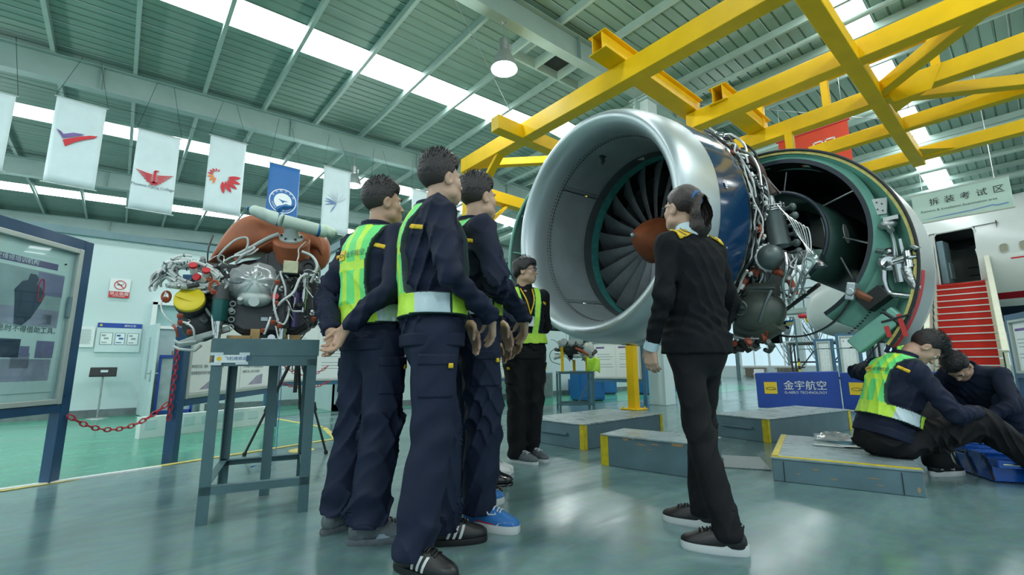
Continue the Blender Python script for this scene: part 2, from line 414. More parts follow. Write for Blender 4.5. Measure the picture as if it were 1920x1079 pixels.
# pipes running along Y under the right slope
for x, dz, r in ((12.9, 0.32, 0.06), (15.6, 0.40, 0.09), (17.6, 0.36, 0.06), (19.4, 0.42, 0.10), (22.4, 0.40, 0.07), (9.3, 0.30, 0.05), (24.8, 0.42, 0.11)):
    mb = MB(); mb.cyl((x, -13, zroof(x) - dz), (x, 24, zroof(x) - dz), r, n=12)
    mb.build('ceiling_pipe', M['purlin'], ceiling)
# roof vent frame beside the pillar rafter
mb = MB()
for xa, xb in ((5.1, 5.14), (5.75, 5.79), (6.4, 6.44), (7.05, 7.09)): mb.bar((xa, 5.35, zroof(xa) - 0.30), (xa, 5.95, zroof(xa) - 0.30), 0.05, 0.2)
for yy in (5.35, 5.95): mb.bar((5.1, yy, zroof(5.1) - 0.30), (7.09, yy, zroof(7.09) - 0.30), 0.05, 0.2)
mb.build('vent_frame', M['purlin'], ceiling, smooth=False)
mb = MB(); mb.bar((5.77, 5.4, zroof(5.8) - 0.2), (5.77, 5.9, zroof(5.8) - 0.2), 0.01, 0.01); mb.quad((5.8, 5.4, zroof(5.8) - .22), (6.4, 5.4, zroof(6.4) - .22), (6.4, 5.92, zroof(6.4) - .22), (5.8, 5.92, zroof(5.8) - .22))
mb.build('vent_panel', M['rubber'], ceiling, smooth=False)
# cross bracing cables on the roof
mb = MB(); mb.cyl((3.2, 5.2, 6.5), (8.0, 8.6, 6.75), 0.008, n=5); mb.cyl((8.5, 5.0, 6.6), (14.5, 1.0, 6.45), 0.008, n=5)
mb.build('bracing_rod', M['steel'], ceiling)

# pillars of the middle row
for k, (x, y) in enumerate(((8.2, 5.05), (8.2, 11.25), (8.2, 17.5))):
    mb = MB(); h = zroof(8.2) - 0.66
    mb.box((x, y, h / 2), (0.36, 0.36, h))
    o = struct(mb.build('pillar' if k == 0 else 'pillar', M['whitewall'], smooth=False, bevel=0.01))
    mb = MB(); mb.box((x, y, h - 0.10), (0.44, 0.44, 0.03)); mb.box((x, y, h - 0.02), (0.48, 0.48, 0.03)); mb.box((x - .1, y + .02, h - .2), (0.5, 0.02, .2))
    mb.build('pillar_cap', M['rafter'], o, smooth=False)
mb = MB(); mb.box((9.0, 5.3, 0.5), (0.5, 0.3, 1.0)); 

# left room wall with grey trim (Y = 10.3), stepping forward to Y = 8.4 after X = 3.05
mb = MB(); mb.box((-5.5, 10.36, 1.5), (17.1, 0.12, 3.0)); struct(mb.build('wall_left', M['whitewall'], smooth=False))
mb = MB(); mb.box((3.05, 9.4, 1.5), (0.10, 2.04, 3.0)); struct(mb.build('wall_return', M['whitewall'], smooth=False))
mb = MB(); mb.box((10.4, 8.46, 1.5), (14.8, 0.12, 3.0)); struct(mb.build('wall_middle', M['whitewall'], smooth=False))
mb = MB(); mb.box((-5.5, 10.34, 3.05), (17.1, 0.2, 0.12)); struct(mb.build('trim_3', M['trimgrey'], smooth=False))
mb = MB(); mb.box((10.4, 8.44, 3.06), (14.9, 0.2, 0.14)); mb.box((3.04, 9.4, 3.06), (0.2, 2.1, 0.14)); struct(mb.build('trim_4', M['trimgrey'], smooth=False))
mb = MB(); mb.box((-5.5, 10.29, 0.06), (17.0, 0.02, 0.12)); struct(mb.build('baseboard_left', M['base'], smooth=False))
mb = MB(); mb.box((10.4, 8.39, 0.06), (14.8, 0.02, 0.12)); struct(mb.build('baseboard_middle', M['base'], smooth=False))
# end gable wall behind the room and the window wall on the far side
mb = MB(); mb.quad((-12, 24.6, 0), (26.3, 24.6, 0), (26.3, 24.6, 7.2), (-12, 24.6, 7.2)); struct(mb.build('wall_back', M['rafter'], smooth=False))

# ------------------------------------------------------------------ window wall (X = 26) and what stands outside it
WX = 26.2
mb = MB()
mb.box((WX + .1, 5.3, 0.28), (0.2, 38.6, 0.56)); mb.box((WX + .1, 5.3, 4.75), (0.2, 38.6, 3.1))
ys = [-14 + 3.15 * i for i in range(13)]
for y in ys: mb.box((WX + .1, y + 0.08, 1.9), (0.2, 0.16, 2.8))
struct(mb.build('wall_far', M['whitewall'], smooth=False))
dayg = mat('window_glass_frosted', (0.55, 0.75, 0.82), 0.3, emit=(0.62, 0.84, 0.92), estr=0.0)
wn = 0
fr0 = gl0 = None
for y in ys[:-1]:
    wn += 1
    w = sempty('window_%d' % wn, (WX, y + 0.16, 0.56))
    if fr0 is None:
        mb = MB(); L, H_ = 2.99, 2.64
        for z in (0.03, 1.27, H_ - 0.03): mb.box((0.05, L / 2, z), (0.10, L, 0.08))
        for yy in (0.03, L / 2, L - 0.03): mb.box((0.05, yy, H_ / 2), (0.10, 0.08, H_))
        for yy in (L / 4, L * 3 / 4): mb.box((0.05, yy, 0.65), (0.07, 0.05, 1.24))
        fr0 = mb.build('window_frame', M['white'], w, smooth=False)
        mb = MB()
        mb.box((0.08, L / 2, H_ / 2), (0.006, L, H_))
        gl0 = mb.build('pane', M['glass'], w, smooth=False)
    else:
        inst(fr0, w); inst(gl0, w)
# radiators under the windows
rad0 = None
for i, y in enumerate((9.9, 8.3)):
    t = thing('radiator', ['cast iron radiator under the far windows left of the blue floor banner', 'cast iron radiator under the far windows hidden behind the blue floor banner'][i], 'radiator', (WX - .15, y, 0.02), 0, 'radiators under the far windows')
    if rad0 is None:
        mb = MB()
        for k in range(14): mb.box((0, k * 0.075, 0.26), (0.09, 0.05, 0.5))
        rad0 = mb.build('fins', M['green_edge'], t, smooth=False, bevel=0.015); mb = MB(); mb.cyl((0, -.1, .47), (0, 1.1, .47), .025, n=8); mb.cyl((0, -.1, .06), (0, 1.1, .06), .025, n=8)
        rad1 = mb.build('pipe', M['green_edge'], t)
    else: inst(rad0, t); inst(rad1, t)
mb = MB(); mb.box((0, 0, .24), (.3, .5, .03)); mb.box((0, 0, .36), (.02, .5, .22)); 
for sx in (-.12, .12):
    for sy in (-.2, .2): mb.bar((sx, sy, 0), (sx, sy, .24), .03, .03)
o = mb.build('white_chair', M['white'], None, smooth=False); o.location = (24.9, 9.75, 0.0); tag(o, 'small white chair in front of the radiator by the far windows', 'chair')
# ground and bare trees outside
mb = MB(); mb.quad((26.5, -40, -0.3), (70, -40, -0.3), (70, 70, -0.3), (26.5, 70, -0.3)); struct(mb.build('ground_outside', mat('outside_ground', (0.45, 0.5, 0.45), 0.9, 0, .2, 2), smooth=False))
bark = mat('tree_bark', (0.24, 0.27, 0.26), 0.9, 0, 0.2, 10)
def bare_tree(x, y, h, label, seed):
    r_ = random.Random(seed); t = thing('bare_tree', label, 'tree', (x, y, -0.3), 0, 'bare trees outside the far windows')
    mb = MB(); mb.tube([(0, 0, 0), (0.05, 0.05, h * .3), (0, .1, h * .6)], [.12, .09, .05], 8); mb.build('trunk', bark, t)
    mb = MB()
    for k in range(34):
        z = h * (0.15 + .45 * k / 34); a = r_.random() * 6.28; l = h * (.35 + .2 * r_.random())
        p = V(0, .05, z); q = p + V(math.cos(a) * l * .4, math.sin(a) * l * .4, l * .8); mb.tube([p, (p + q) / 2 + V(0, 0, -.1), q], [.03, .02, .006], 5)
        for j in range(3):
            m_ = p + (q - p) * (.4 + .2 * j); b = a + r_.uniform(-1.2, 1.2); mb.tube([m_, m_ + V(math.cos(b) * .4, math.sin(b) * .4, .6) * l * .4], [.012, .004], 4)
    mb.build('branches', bark, t)
for i, (x, y, h) in enumerate(((31, 10.3, 5.5), (30, 8.4, 6), (32, 6.2, 6), (30.5, 3.4, 5.5))):
    bare_tree(x, y, h, ['bare tree outside the far windows, leftmost in the row', 'bare tree outside the far windows, second in the row', 'bare tree outside the far windows, third in the row', 'bare tree outside the far windows by the aircraft nose'][i], i + 3)

# ------------------------------------------------------------------ gantry
Y_ = M['yellow']
g = thing('yellow_gantry', 'big yellow steel gantry frame hanging over the jet engine', 'gantry', (6.9, 2.4, 0))
def gb(name, f):
    mb = MB(o=(-6.9, -2.4, 0)); f(mb); return mb.build(name, Y_, g, smooth=False, bevel=0.006, seg=1)
gb('beam', lambda m: m.box((4.43, 1.2, 4.33), (0.20, 10.5, 0.26)))
gb('beam', lambda m: m.box((6.14, -0.6, 4.32), (0.20, 7.3, 0.24)))
gb('beam', lambda m: m.box((7.40, -0.6, 4.31), (0.18, 7.2, 0.22)))
gb('beam', lambda m: m.box((8.60, 0.1, 4.30), (0.14, 4.2, 0.20)))
gb('beam', lambda m: m.box((10.10, -0.4, 4.30), (0.18, 6.2, 0.20)))
gb('beam', lambda m: m.box((7.2, 6.5, 3.95), (5.6, 0.18, 0.22)))
# long crossing beam over the engine, below the others' joints
gb('cross_beam', lambda m: m.box((7.1, 1.05, 4.281), (6.6, 0.17, 0.18)))
def hcross(x0, x1, y, zb):
    def f(m):
        m.box(((x0 + x1) / 2, y, zb + .008), (x1 - x0, .26, .016)); m.box(((x0 + x1) / 2, y, zb + .242), (x1 - x0, .26, .016))
        m.box(((x0 + x1) / 2, y - .07, zb + .125), (x1 - x0, .012, .22)); m.box(((x0 + x1) / 2, y + .07, zb + .125), (x1 - x0, .012, .22))
        m.box((x0 + .3, y, zb + .125), (.012, .14, .22))
    return f
gb('cross_beam', hcross(3.95, 6.3, 3.02, 4.46))
gb('cross_beam', hcross(6.0, 7.6, 2.55, 4.40))
gb('cross_beam', hcross(4.4, 7.5, -2.9, 4.46))
# upper chord over the third beam with its stub posts
gb('upper_chord', lambda m: m.box((7.42, -0.4, 4.90), (0.12, 6.4, 0.10)))
for y in (2.5, 1.62, 0.45, -0.9, -2.2):
    gb('stub_post', lambda m, y=y: m.box((7.42, y, 4.64), (0.10, 0.09, 0.46)))
# horizontal diagonal braces and gussets at the crossing
gb('diagonal_brace', lambda m: m.bar((7.25, 1.0, 4.31), (5.3, -1.0, 4.31), 0.15, 0.15))
gb('diagonal_brace', lambda m: m.bar((7.5, .95, 4.31), (9.9, -2.2, 4.31), 0.13, 0.15))
gb('diagonal_brace', lambda m: m.bar((4.5, 6.1, 4.3), (7.3, 3.2, 4.3), 0.12, 0.13))
gb('gusset', lambda m: m.prism([(0, 0), (.62, 0), (.48, -.30), (.12, -.30)], .012, (7.31, 1.0, 4.42), (0, -1, 0), (0, 0, 1)))
gb('gusset', lambda m: m.prism([(0, 0), (.4, 0), (0, -.4)], .014, (7.5, .95, 4.22), (1, 0, 0), (0, 1, 0)))
gb('gusset', lambda m: m.prism([(0, 0), (.4, 0), (0, .4)], .014, (10.0, .95, 4.22), (-1, 0, 0), (0, -1, 0)))
# knee braces and legs
gb('knee_brace', lambda m: m.bar((4.43, 5.4, 4.25), (4.43, 6.35, 3.4), 0.14, 0.06))
gb('knee_brace', lambda m: m.bar((5.5, 6.5, 3.9), (4.7, 6.5, 3.1), 0.1, 0.06))
gb('knee_brace', lambda m: m.bar((7.0, 5.8, 4.2), (7.0, 4.9, 3.4), 0.1, 0.06))
def leg(x, y, top):
    def f(m):
        m.box((x, y, top / 2), (0.15, 0.15, top)); m.box((x, y, 0.012), (0.34, 0.34, 0.024))
        for a in (-.13, .13):
            for b in (-.13, .13): m.cyl((x + a, y + b, .02), (x + a, y + b, .055), .016, n=6)
    return f
gb('leg', leg(4.43, 6.35, 4.2)); gb('leg', leg(6.98, 4.87, 4.25)); gb('leg', leg(10.1, -3.3, 4.2)); gb('leg', leg(4.43, -3.9, 4.2))
gb('beam', lambda m: m.box((7.0, 4.85, 4.3), (6.3, .18, .22)))
gb('hanger', lambda m: m.box((7.35, 2.12, 3.78), (.12, .10, .90))); gb('hanger', lambda m: m.box((8.6, 2.0, 3.78), (.12, .10, .90)))

# ------------------------------------------------------------------ platforms (grey wooden steps with yellow edge tape)
def platform(name, label, p0, ux, lx, ly, h, tapes, handle=None, toptape=False, frame=False, chips=()):
    """p0 near corner on the floor, ux = direction angle of the long front face, ly depth to the left-hand side of ux"""
    t = thing('platform_step', label, 'platform', (p0[0], p0[1], 0), ux, None)
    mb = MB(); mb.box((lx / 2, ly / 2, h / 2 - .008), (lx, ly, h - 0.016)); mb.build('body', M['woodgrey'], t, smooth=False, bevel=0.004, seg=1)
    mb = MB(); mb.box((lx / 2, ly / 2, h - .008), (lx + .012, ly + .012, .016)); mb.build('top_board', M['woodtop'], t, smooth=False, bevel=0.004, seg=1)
    for k, (c, d) in enumerate(tapes):
        mb = MB(); mb.box(c, d); mb.build('edge_tape', M['hazyellow'], t, smooth=False)
    if handle:
        mb = MB(); (c, d) = handle; mb.box(c, d); mb.build('handle_slot', M['woodgrey'], t, smooth=False)
    if frame:
        for x in (0.07, lx - .1):
            mb = MB(); mb.box((x, -.002, h / 2 - .01), (.004, .006, h - .03)); mb.build('panel_joint', M['black'], t, smooth=False)
    if chips:
        for (x, z, a, b) in chips:
            mb = MB(); n = 9; mb.prism([(x + a * math.cos(6.283 * i / n) * random.uniform(.5, 1.1), z + b * math.sin(6.283 * i / n) * random.uniform(.5, 1.1)) for i in range(n)], .001, (0, -.001, 0), (1, 0, 0), (0, 0, 1))
            mb.build('chipped_paint', M['chip'], t, smooth=False)
    return t
# nearest wide one (right), seat of the kneeling pair
a3 = math.atan2(.585 - 1.345, 3.72 - 3.50); L3 = math.hypot(.76, .22)
platform('p3', 'low grey wooden platform with yellow front edge under the seated person', (3.50, 1.345), a3, L3, 1.15, .158,
         [((L3 / 2, .018, .160), (L3, .036, .004)), ((.02, .58, .160), (.04, 1.13, .004))], frame=True,
         chips=((.25, .10, .03, .006), (.55, .08, .05, .004), (.58, .045, .02, .004), (.35, .05, .03, .004), (L3 - .03, .04, .012, .02), (.15, .06, .02, .004), (.43, .12, .012, .004)))
a2 = math.atan2(1.70 - 2.45, 3.165 - 3.035); L2 = math.hypot(.75, .13)
platform('p2', 'grey wooden step block with yellow taped ends left of the woman in black', (3.035, 2.45), a2, L2 + .04, .42, .238,
         [((.03, -.003, .119), (.065, .006, .236)), ((-.003, .03, .119), (.006, .06, .236)), ((L2, -.003, .119), (.07, .006, .236))],
         chips=((.45, .2, .045, .008), (.34, .19, .06, .007), (.22, .215, .03, .01), (.41, .16, .03, .004), (.28, .22, .015, .005), (.62, .215, .07, .012)))
a1 = rad(-89)
platform('p1', 'large grey wooden platform below the engine intake, behind the short step block', (3.395, 3.75), a1, .80, 1.38, .235,
         [((.80 - .025, -.003, .117), (.05, .006, .232)), ((.803, .02, .117), (.006, .04, .232)), ((.803, 1.36, .117), (.006, .05, .232))], handle=((.42, -.015, .13), (.36, .03, .02)))
a4 = rad(-100)
platform('p4', 'grey wooden platform under the rear of the engine, before the blue floor banner', (5.16, 2.57), a4, .63, 1.72, .235,
         [((.63 - .025, -.003, .117), (.05, .006, .232)), ((.633, .02, .117), (.006, .04, .232)), ((.633, 1.69, .117), (.006, .06, .232))], handle=((.30, -.015, .13), (.36, .03, .02)))
mb = MB(); mb.box((0, 0, .004), (.62, .50, .008)); o = mb.build('floor_plate', mat('thin_plate', (.16, .22, .22), .5, 0, .1, 6), None, smooth=False, bevel=.002); o.location = (3.86, 1.86, 0); o.rotation_euler = (0, 0, rad(-60)); tag(o, 'thin grey plate lying on the floor beside the short step block', 'plate')
mb = MB(); mb.lathe([(.0, .0), (.05, .0), (.07, .05), (.066, .05), (.048, .006), (0, .006)], n=20); o = mb.build('drip_tray', M['steelgrey'], None); o.location = (3.66, 1.83, .009); tag(o, 'small metal drip bowl on the thin floor plate behind the woman', 'bowl')
# ------------------------------------------------------------------ jet engine; local x = aft, y = away (left side), z = up, origin at the intake centre
M['lipmetal'] = mat('intake_lip_metal', (0.50, 0.58, 0.60), 0.34, 0.62, 0.02, 2)
M['barrel'] = mat('intake_barrel', (0.42, 0.50, 0.52), 0.42, 0.5, 0.14, 3)
M['darkring'] = mat('fan_case_ring', (0.07, 0.09, 0.095), 0.4, 0.3, 0.15, 6)
M['teal'] = mat('rub_strip_teal', (0.05, 0.28, 0.26), 0.5, 0, 0.25, 14)
M['blade'] = mat('fan_blade_metal', (0.15, 0.165, 0.18), 0.4, 0.6, 0.15, 8)
M['spinner'] = mat('spinner_rust', (0.30, 0.085, 0.030), 0.38, 0.0, 0.3, 5)
M['cowlblue'] = mat('cowl_blue', (0.008, 0.045, 0.12), 0.12, 0.0, 0.1, 3, coat=0.6)
M['cowlwhite'] = mat('cowl_white', (0.62, 0.66, 0.64), 0.3, 0.0, 0.04, 4)
M['skinmetal'] = mat('skin_metal', (0.50, 0.54, 0.53), 0.33, 0.55, 0.03, 3)
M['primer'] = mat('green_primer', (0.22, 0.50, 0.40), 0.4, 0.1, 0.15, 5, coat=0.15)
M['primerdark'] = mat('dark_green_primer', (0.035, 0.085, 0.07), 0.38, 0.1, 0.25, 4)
M['acoustic'] = mat('acoustic_liner_dark', (0.018, 0.020, 0.020), 0.45, 0.2, 0.3, 4)
M['seal'] = mat('dark_blue_seal', (0.025, 0.04, 0.055), 0.4)
M['casing'] = mat('casing_grey_green', (0.115, 0.15, 0.145), 0.38, 0.25, 0.12, 8)
M['tank'] = mat('oil_tank_olive', (0.085, 0.105, 0.09), 0.4, 0.2, 0.18, 6)
M['hose'] = mat('harness_white', (0.68, 0.72, 0.70), 0.5, 0.1, 0.15, 30)
M['clamp'] = mat('clamp_rust_red', (0.33, 0.07, 0.035), 0.5)
M['duct_orange'] = mat('silicone_duct_orange', (0.40, 0.085, 0.03), 0.5, 0, 0.2, 10)
M['darkmetal'] = mat('dark_metal', (0.045, 0.048, 0.05), 0.42, 0.5, 0.25, 12)
EYAW = -0.11
E0 = (3.081, 2.587, 2.05)
eng = thing('jet_engine', 'big turbofan jet engine with open cowls hanging under the yellow gantry', 'jet engine', E0, EYAW)
def ep(rgt, up, dx): return V(dx, -rgt, up)
def eb(name, mb, m, **k): return mb.build(name, m, eng, **k)
AX = (1, 0, 0); NS = 96
def lat(prof, **k):
    mb = MB(); mb.lathe([(r, x) for r, x in prof], axis=AX, n=k.pop('n', NS), **k); return mb
# polished lip: from the inner rivet row over the highlight to the blue cowl
lip = [(.868, .30), (.872, .22), (.885, .13), (.91, .055), (.945, .012), (.975, 0.0), (1.005, .012), (1.03, .05), (1.052, .12), (1.066, .22), (1.073, .32), (1.075, .40)]
eb('intake_lip', lat(lip), M['lipmetal'], angle=60)
for a0, nm in ((0, 1), (1, 2), (2, 3), (3, 4)):      # four inner barrel panels
    mb = MB(); s0 = rad(44 + 90 * a0 + .35); s1 = rad(44 + 90 * (a0 + 1) - .35)
    mb.lathe([(.866, .305), (.862, .45), (.858, .62), (.856, .80)], axis=AX, n=24, a0=s0, a1=s1, ref=(0, -1, 0)); eb('barrel_panel', mb, M['barrel'], angle=60)
# rivet rows, one row per part
def rivets(name, rr, x, n, inward=True, rv=.0078, arcs=(0, 2 * math.pi)):
    mb = MB()
    for k in range(n):
        a = arcs[0] + (arcs[1] - arcs[0]) * k / n; d = V(0, -math.cos(a), math.sin(a)); p = V(x, 0, 0) + d * rr
        mb.tube([p + d * .002, p - d * .0045], [rv, rv * .7], 5)
    o = eb(name, mb, M['darkmetal']); o['kind'] = 'stuff'
rivets('rivet_row', .869, .275, 150); rivets('rivet_row', .868, .315, 150); rivets('rivet_row', .857, .775, 160, rv=.005)
mb = MB()
for a in (44, 134, 224, 314):
    for off in (-.014, .014):
        for k in range(26):
            x = .33 + .44 * k / 25; an = rad(a) + off; d = V(0, -math.cos(an), math.sin(an)); r = .865 - .01 * k / 25
            p = V(x, 0, 0) + d * r; mb.tube([p + d * .002, p - d * .0045], [.0055, .004], 5)
o = eb('rivet_row', mb, M['darkmetal']); o['kind'] = 'stuff'
mb = MB(); mb.tube([V(.302, .8665 * math.cos(k * math.pi / 60), .8665 * math.sin(k * math.pi / 60)) for k in range(120)], .004, 5, closed=True); eb('barrel_seam', mb, M['darkmetal'])
eb('fan_case_ring', lat([(.857, .80), (.852, .81), (.850, .90), (.846, .91)]), M['darkring'])
eb('rub_strip', lat([(.846, .91), (.845, 1.02)]), M['teal'])
eb('fan_case_inner', lat([(.845, 1.02), (.845, 1.5), (.3, 1.55)]), M['acoustic'])
# spinner with pale tip
eb('spinner', lat([(.022, .655), (.06, .70), (.115, .765), (.17, .85), (.215, .945), (.235, 1.0), (.238, 1.02)], n=48), M['spinner'], angle=50)
eb('spinner_tip', lat([(.0005, .622), (.014, .630), (.024, .645), (.026, .662), (.022, .668)], n=24), M['lipmetal'])
eb('hub', lat([(.238, 1.02), (.25, 1.03), (.252, 1.16), (.2, 1.17)], n=48), M['darkmetal'])
# 24 wide fan blades, each twisted
def blade_mesh():
    mb = MB(); R0, R1 = .24, .838; rows = 9; cols = 7; vs = []
    for i in range(rows):
        t = i / (rows - 1); r = R0 + (R1 - R0) * t; chord = .19 + .085 * t; st = rad(30 + 29 * t)
        for sgn in (1, -1):
            for j in range(cols):
                c = j / (cols - 1) - .5; th = .010 * (1 - (2 * c) ** 2) * (1.1 - .6 * t) + .0008
                cam_ = .028 * (1 - (2 * c) ** 2) * (1 - .5 * t)
                x = math.cos(st) * c * chord - math.sin(st) * (cam_ + sgn * th); tg = math.sin(st) * c * chord + math.cos(st) * (cam_ + sgn * th)
                vs.append((1.07 + x - .02 * math.sin(t * 3), tg - .05 * t * t, math.sqrt(max(r * r - (tg - .05 * t * t) ** 2, 1e-4))))
    fs = []
    for i in range(rows - 1):
        for s_ in range(2):
            for j in range(cols - 1):
                a = i * 2 * cols + s_ * cols + j; b = a + 2 * cols; fs.append((a, a + 1, b + 1, b))
        for j in (0, cols - 1):
            a = i * 2 * cols + j; fs.append((a, a + cols, a + 3 * cols, a + 2 * cols))
    mb.add(vs, fs); return mb
b0 = blade_mesh().build('fan_blade', M['blade'], eng, angle=50)
for k in range(1, 22):
    o = inst(b0, eng); o.rotation_euler = (2 * math.pi * k / 22, 0, 0)
# probe inside the intake
mb = MB(); d = V(0, math.sin(rad(12)), math.cos(rad(12))); p = V(.46, 0, 0) + d * .862
mb.tube([p, p - d * .05, p - d * .09 + V(-.02, 0, 0)], [.022, .020, .016], 10); mb.box(p, (.07, .05, .008)); eb('intake_probe', mb, M['darkmetal'])
# drain smudge spots on the lip
# blue fan cowl band, split by a seam at the bottom, with white stencils
mb = MB(); mb.lathe([(1.076, .402), (1.082, .50), (1.088, .62), (1.092, .78)], axis=AX, n=88, a0=rad(-88), a1=rad(268), ref=(0, -1, 0)); eb('fan_cowl', mb, M['cowlblue'], angle=60)
mb = MB(); mb.lathe([(1.078, .402), (1.094, .78)], axis=AX, n=4, a0=rad(-99), a1=rad(-88.5), ref=(0, -1, 0)); eb('latch_panel', mb, M['cowlwhite'])
eb('cowl_edge', lat([(1.093, .781), (1.094, .80), (1.05, .80), (1.045, .785)]), M['chrome'])
mb = MB()
for a, x, w, h in ((7, .46, .016, .01), (7, .485, .03, .02), (5.6, .49, .03, .02), (5, .70, .02, .015), (3.5, .72, .02, .012), (-20, .52, .02, .006), (-88.2, .5, .03, .01)):
    d = V(0, -math.cos(rad(a)), math.sin(rad(a))); tg = V(0, math.sin(rad(a)), math.cos(rad(a))); p = V(x, 0, 0) + d * 1.0885
    for q in range(3): mb.add([p + V(-w / 2, 0, 0) + tg * (h * (q - 1) * .8 - h * .25), p + V(w / 2, 0, 0) + tg * (h * (q - 1) * .8 - h * .25), p + V(w / 2, 0, 0) + tg * (h * (q - 1) * .8 + h * .25), p + V(-w / 2, 0, 0) + tg * (h * (q - 1) * .8 + h * .25)], [(0, 1, 2, 3)])
o = eb('stencil_marks', mb, M['white'], smooth=False); o['kind'] = 'stuff'
mb = MB()
for k in range(12): mb.box(ep(.02 + .0 * k, -1.083, .42 + .026 * k), (.014, .02, .004))
eb('latch_row', mb, M['darkmetal'], smooth=False)
# left fan cowl door standing open on the far side (green inside)
dc_ = (-1.06, .07)
def dr_(a, dx, r=.985): return ep(dc_[0] + r * math.cos(rad(a)), dc_[1] + r * math.sin(rad(a)), dx)
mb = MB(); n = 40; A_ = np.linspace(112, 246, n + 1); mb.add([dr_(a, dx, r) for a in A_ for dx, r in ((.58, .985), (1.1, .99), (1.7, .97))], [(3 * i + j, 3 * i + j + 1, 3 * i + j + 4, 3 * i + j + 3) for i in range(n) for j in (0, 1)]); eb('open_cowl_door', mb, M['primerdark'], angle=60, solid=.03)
mb = MB(); mb.tube([dr_(a, .57, .99) for a in A_], .02, 8); eb('cowl_door_edge', mb, M['primer'])
for a in (140, 170, 200, 228):
    mb = MB(); mb.bar(dr_(a, .6, .965), dr_(a, 1.65, .955), .03, .02); eb('door_stiffener', mb, M['primer'], smooth=False)
# fan case and core
eb('fan_case', lat([(1.02, .80), (.99, .84), (.985, 1.25), (.93, 1.28), (.60, 1.30)]), M['casing'])
eb('core_casing', lat([(.60, 1.30), (.56, 1.5), (.50, 2.2), (.46, 2.7), (.34, 3.2), (.02, 3.25)], n=48), M['darkmetal'])
for x in (.88, 1.02, 1.2): eb('case_flange', lat([(.98, x), (1.015, x), (1.015, x + .018), (.98, x + .018)]), M['darkmetal'])
# cascade ring with slats in the black rear frame (right and bottom)
mb = MB(); mb.lathe([(1.03, 2.0), (1.05, 2.25), (.70, 2.25), (.72, 2.0)], axis=AX, n=40, a0=rad(-100), a1=rad(8), ref=(0, -1, 0), closed_prof=True); eb('rear_frame', mb, M['acoustic'])
sm = MB(); sm.lathe([(.70, 2.22), (1.02, 2.22)], axis=AX, n=3, a0=0, a1=rad(3), ref=(0, -1, 0))
for r in np.arange(.74, 1.02, .035):
    mb = MB(); mb.lathe([(r, 1.975), (r + .012, 1.975), (r + .012, 2.02), (r, 2.02)], axis=AX, n=36, a0=rad(-98), a1=rad(6), ref=(0, -1, 0), closed_prof=True); eb('cascade_slat', mb, M['rubber'])
for a in (-12, -38, -64, -86):
    d = ep(math.cos(rad(a)), math.sin(rad(a)), 0); mb = MB(); mb.bar(d * .71 + V(1.965, 0, 0), d * 1.03 + V(1.965, 0, 0), .02, .012, up=(1, 0, 0)); eb('frame_rib', mb, M['steel'], smooth=False)
# pylon stub and white upper fairing
mb = MB(); mb.prism([(.8, 1.0), (1.1, 1.28), (1.7, 1.34), (2.4, 1.30), (5.7, 1.30), (5.7, 1.1), (2.4, .85), (.8, .85)], .28, (0, .14, 0), (1, 0, 0), (0, 0, 1)); eb('pylon_fairing', mb, M['cowlwhite'], bevel=.03)
mb = MB(); mb.prism([(.80, .70), (.84, .86), (1.25, .78), (1.30, .60)], .03, (0, -.62, 0), (1, 0, 0), (0, 0, 1)); eb('fairing_panel', mb, M['cowlwhite'])

# accessories on the right side (towards the camera)
rr = random.Random(21)
def hp(phi, r, dx): return ep(r * math.cos(rad(phi)), r * math.sin(rad(phi)), dx)
# white edge cables running round just behind the blue cowl
for k, (dx, r, a0, a1) in enumerate(((.82, 1.055, 62, -60), (.845, 1.06, 55, -55), (.865, 1.05, 40, -35), (.90, 1.075, 30, -48), (.93, 1.05, 52, -20))):
    mb = MB(); mb.tube([hp(a0 + (a1 - a0) * i / 26, r + .008 * math.sin(i * 1.7 + k), dx + .01 * math.sin(i * .9 + 2 * k)) for i in range(27)], .0055 + .0015 * (k % 2), 7); eb('cable', mb, M['hose'] if k in (0, 3) else M['steel'])
for k in range(58):
    a0 = rr.uniform(-55, 48); ln_ = rr.uniform(8, 38) * rr.choice((1, -1)); r0 = rr.uniform(1.03, 1.14); dx = rr.uniform(.86, 1.2); sw = rr.uniform(-.12, .12)
    pts = spline([hp(a0 + ln_ * i / 4, r0 + rr.uniform(-.03, .035), dx + sw * i / 4 + rr.uniform(-.02, .02)) for i in range(5)], 5)
    mb = MB(); mb.tube(pts, rr.choice((.005, .006, .008, .011)), 6); eb('pipe', mb, rr.choice((M['chrome'], M['hose'], M['steel'], M['darkmetal'], M['darkmetal'])))
for k in range(70):
    a = rr.uniform(-58, 50); r = rr.uniform(1.04, 1.13); dx = rr.uniform(.86, 1.15); p = hp(a, r, dx); q = hp(a + rr.choice((2.2, -2.2)), r, dx + rr.uniform(-.015, .015))
    mb = MB(); mb.cyl(p, q, rr.choice((.011, .014, .018)), n=8); mb.cyl(p + (q - p) * .3, p + (q - p) * .6, .020, n=6)
    eb('connector', mb, rr.choice((M['clamp'], M['darkmetal'], M['chrome'], M['steel'], M['hose'])))
for k in range(20):
    a = rr.uniform(-50, 46); p = hp(a, rr.uniform(1.0, 1.06), rr.uniform(.9, 1.2)); mb = MB(); mb.box(p, (rr.uniform(.04, .1), .05, rr.uniform(.04, .1)), R=rotx(rad(-a)))
    eb('bracket', mb, rr.choice((M['casing'], M['darkmetal'], M['steel'])), smooth=False, bevel=.006)
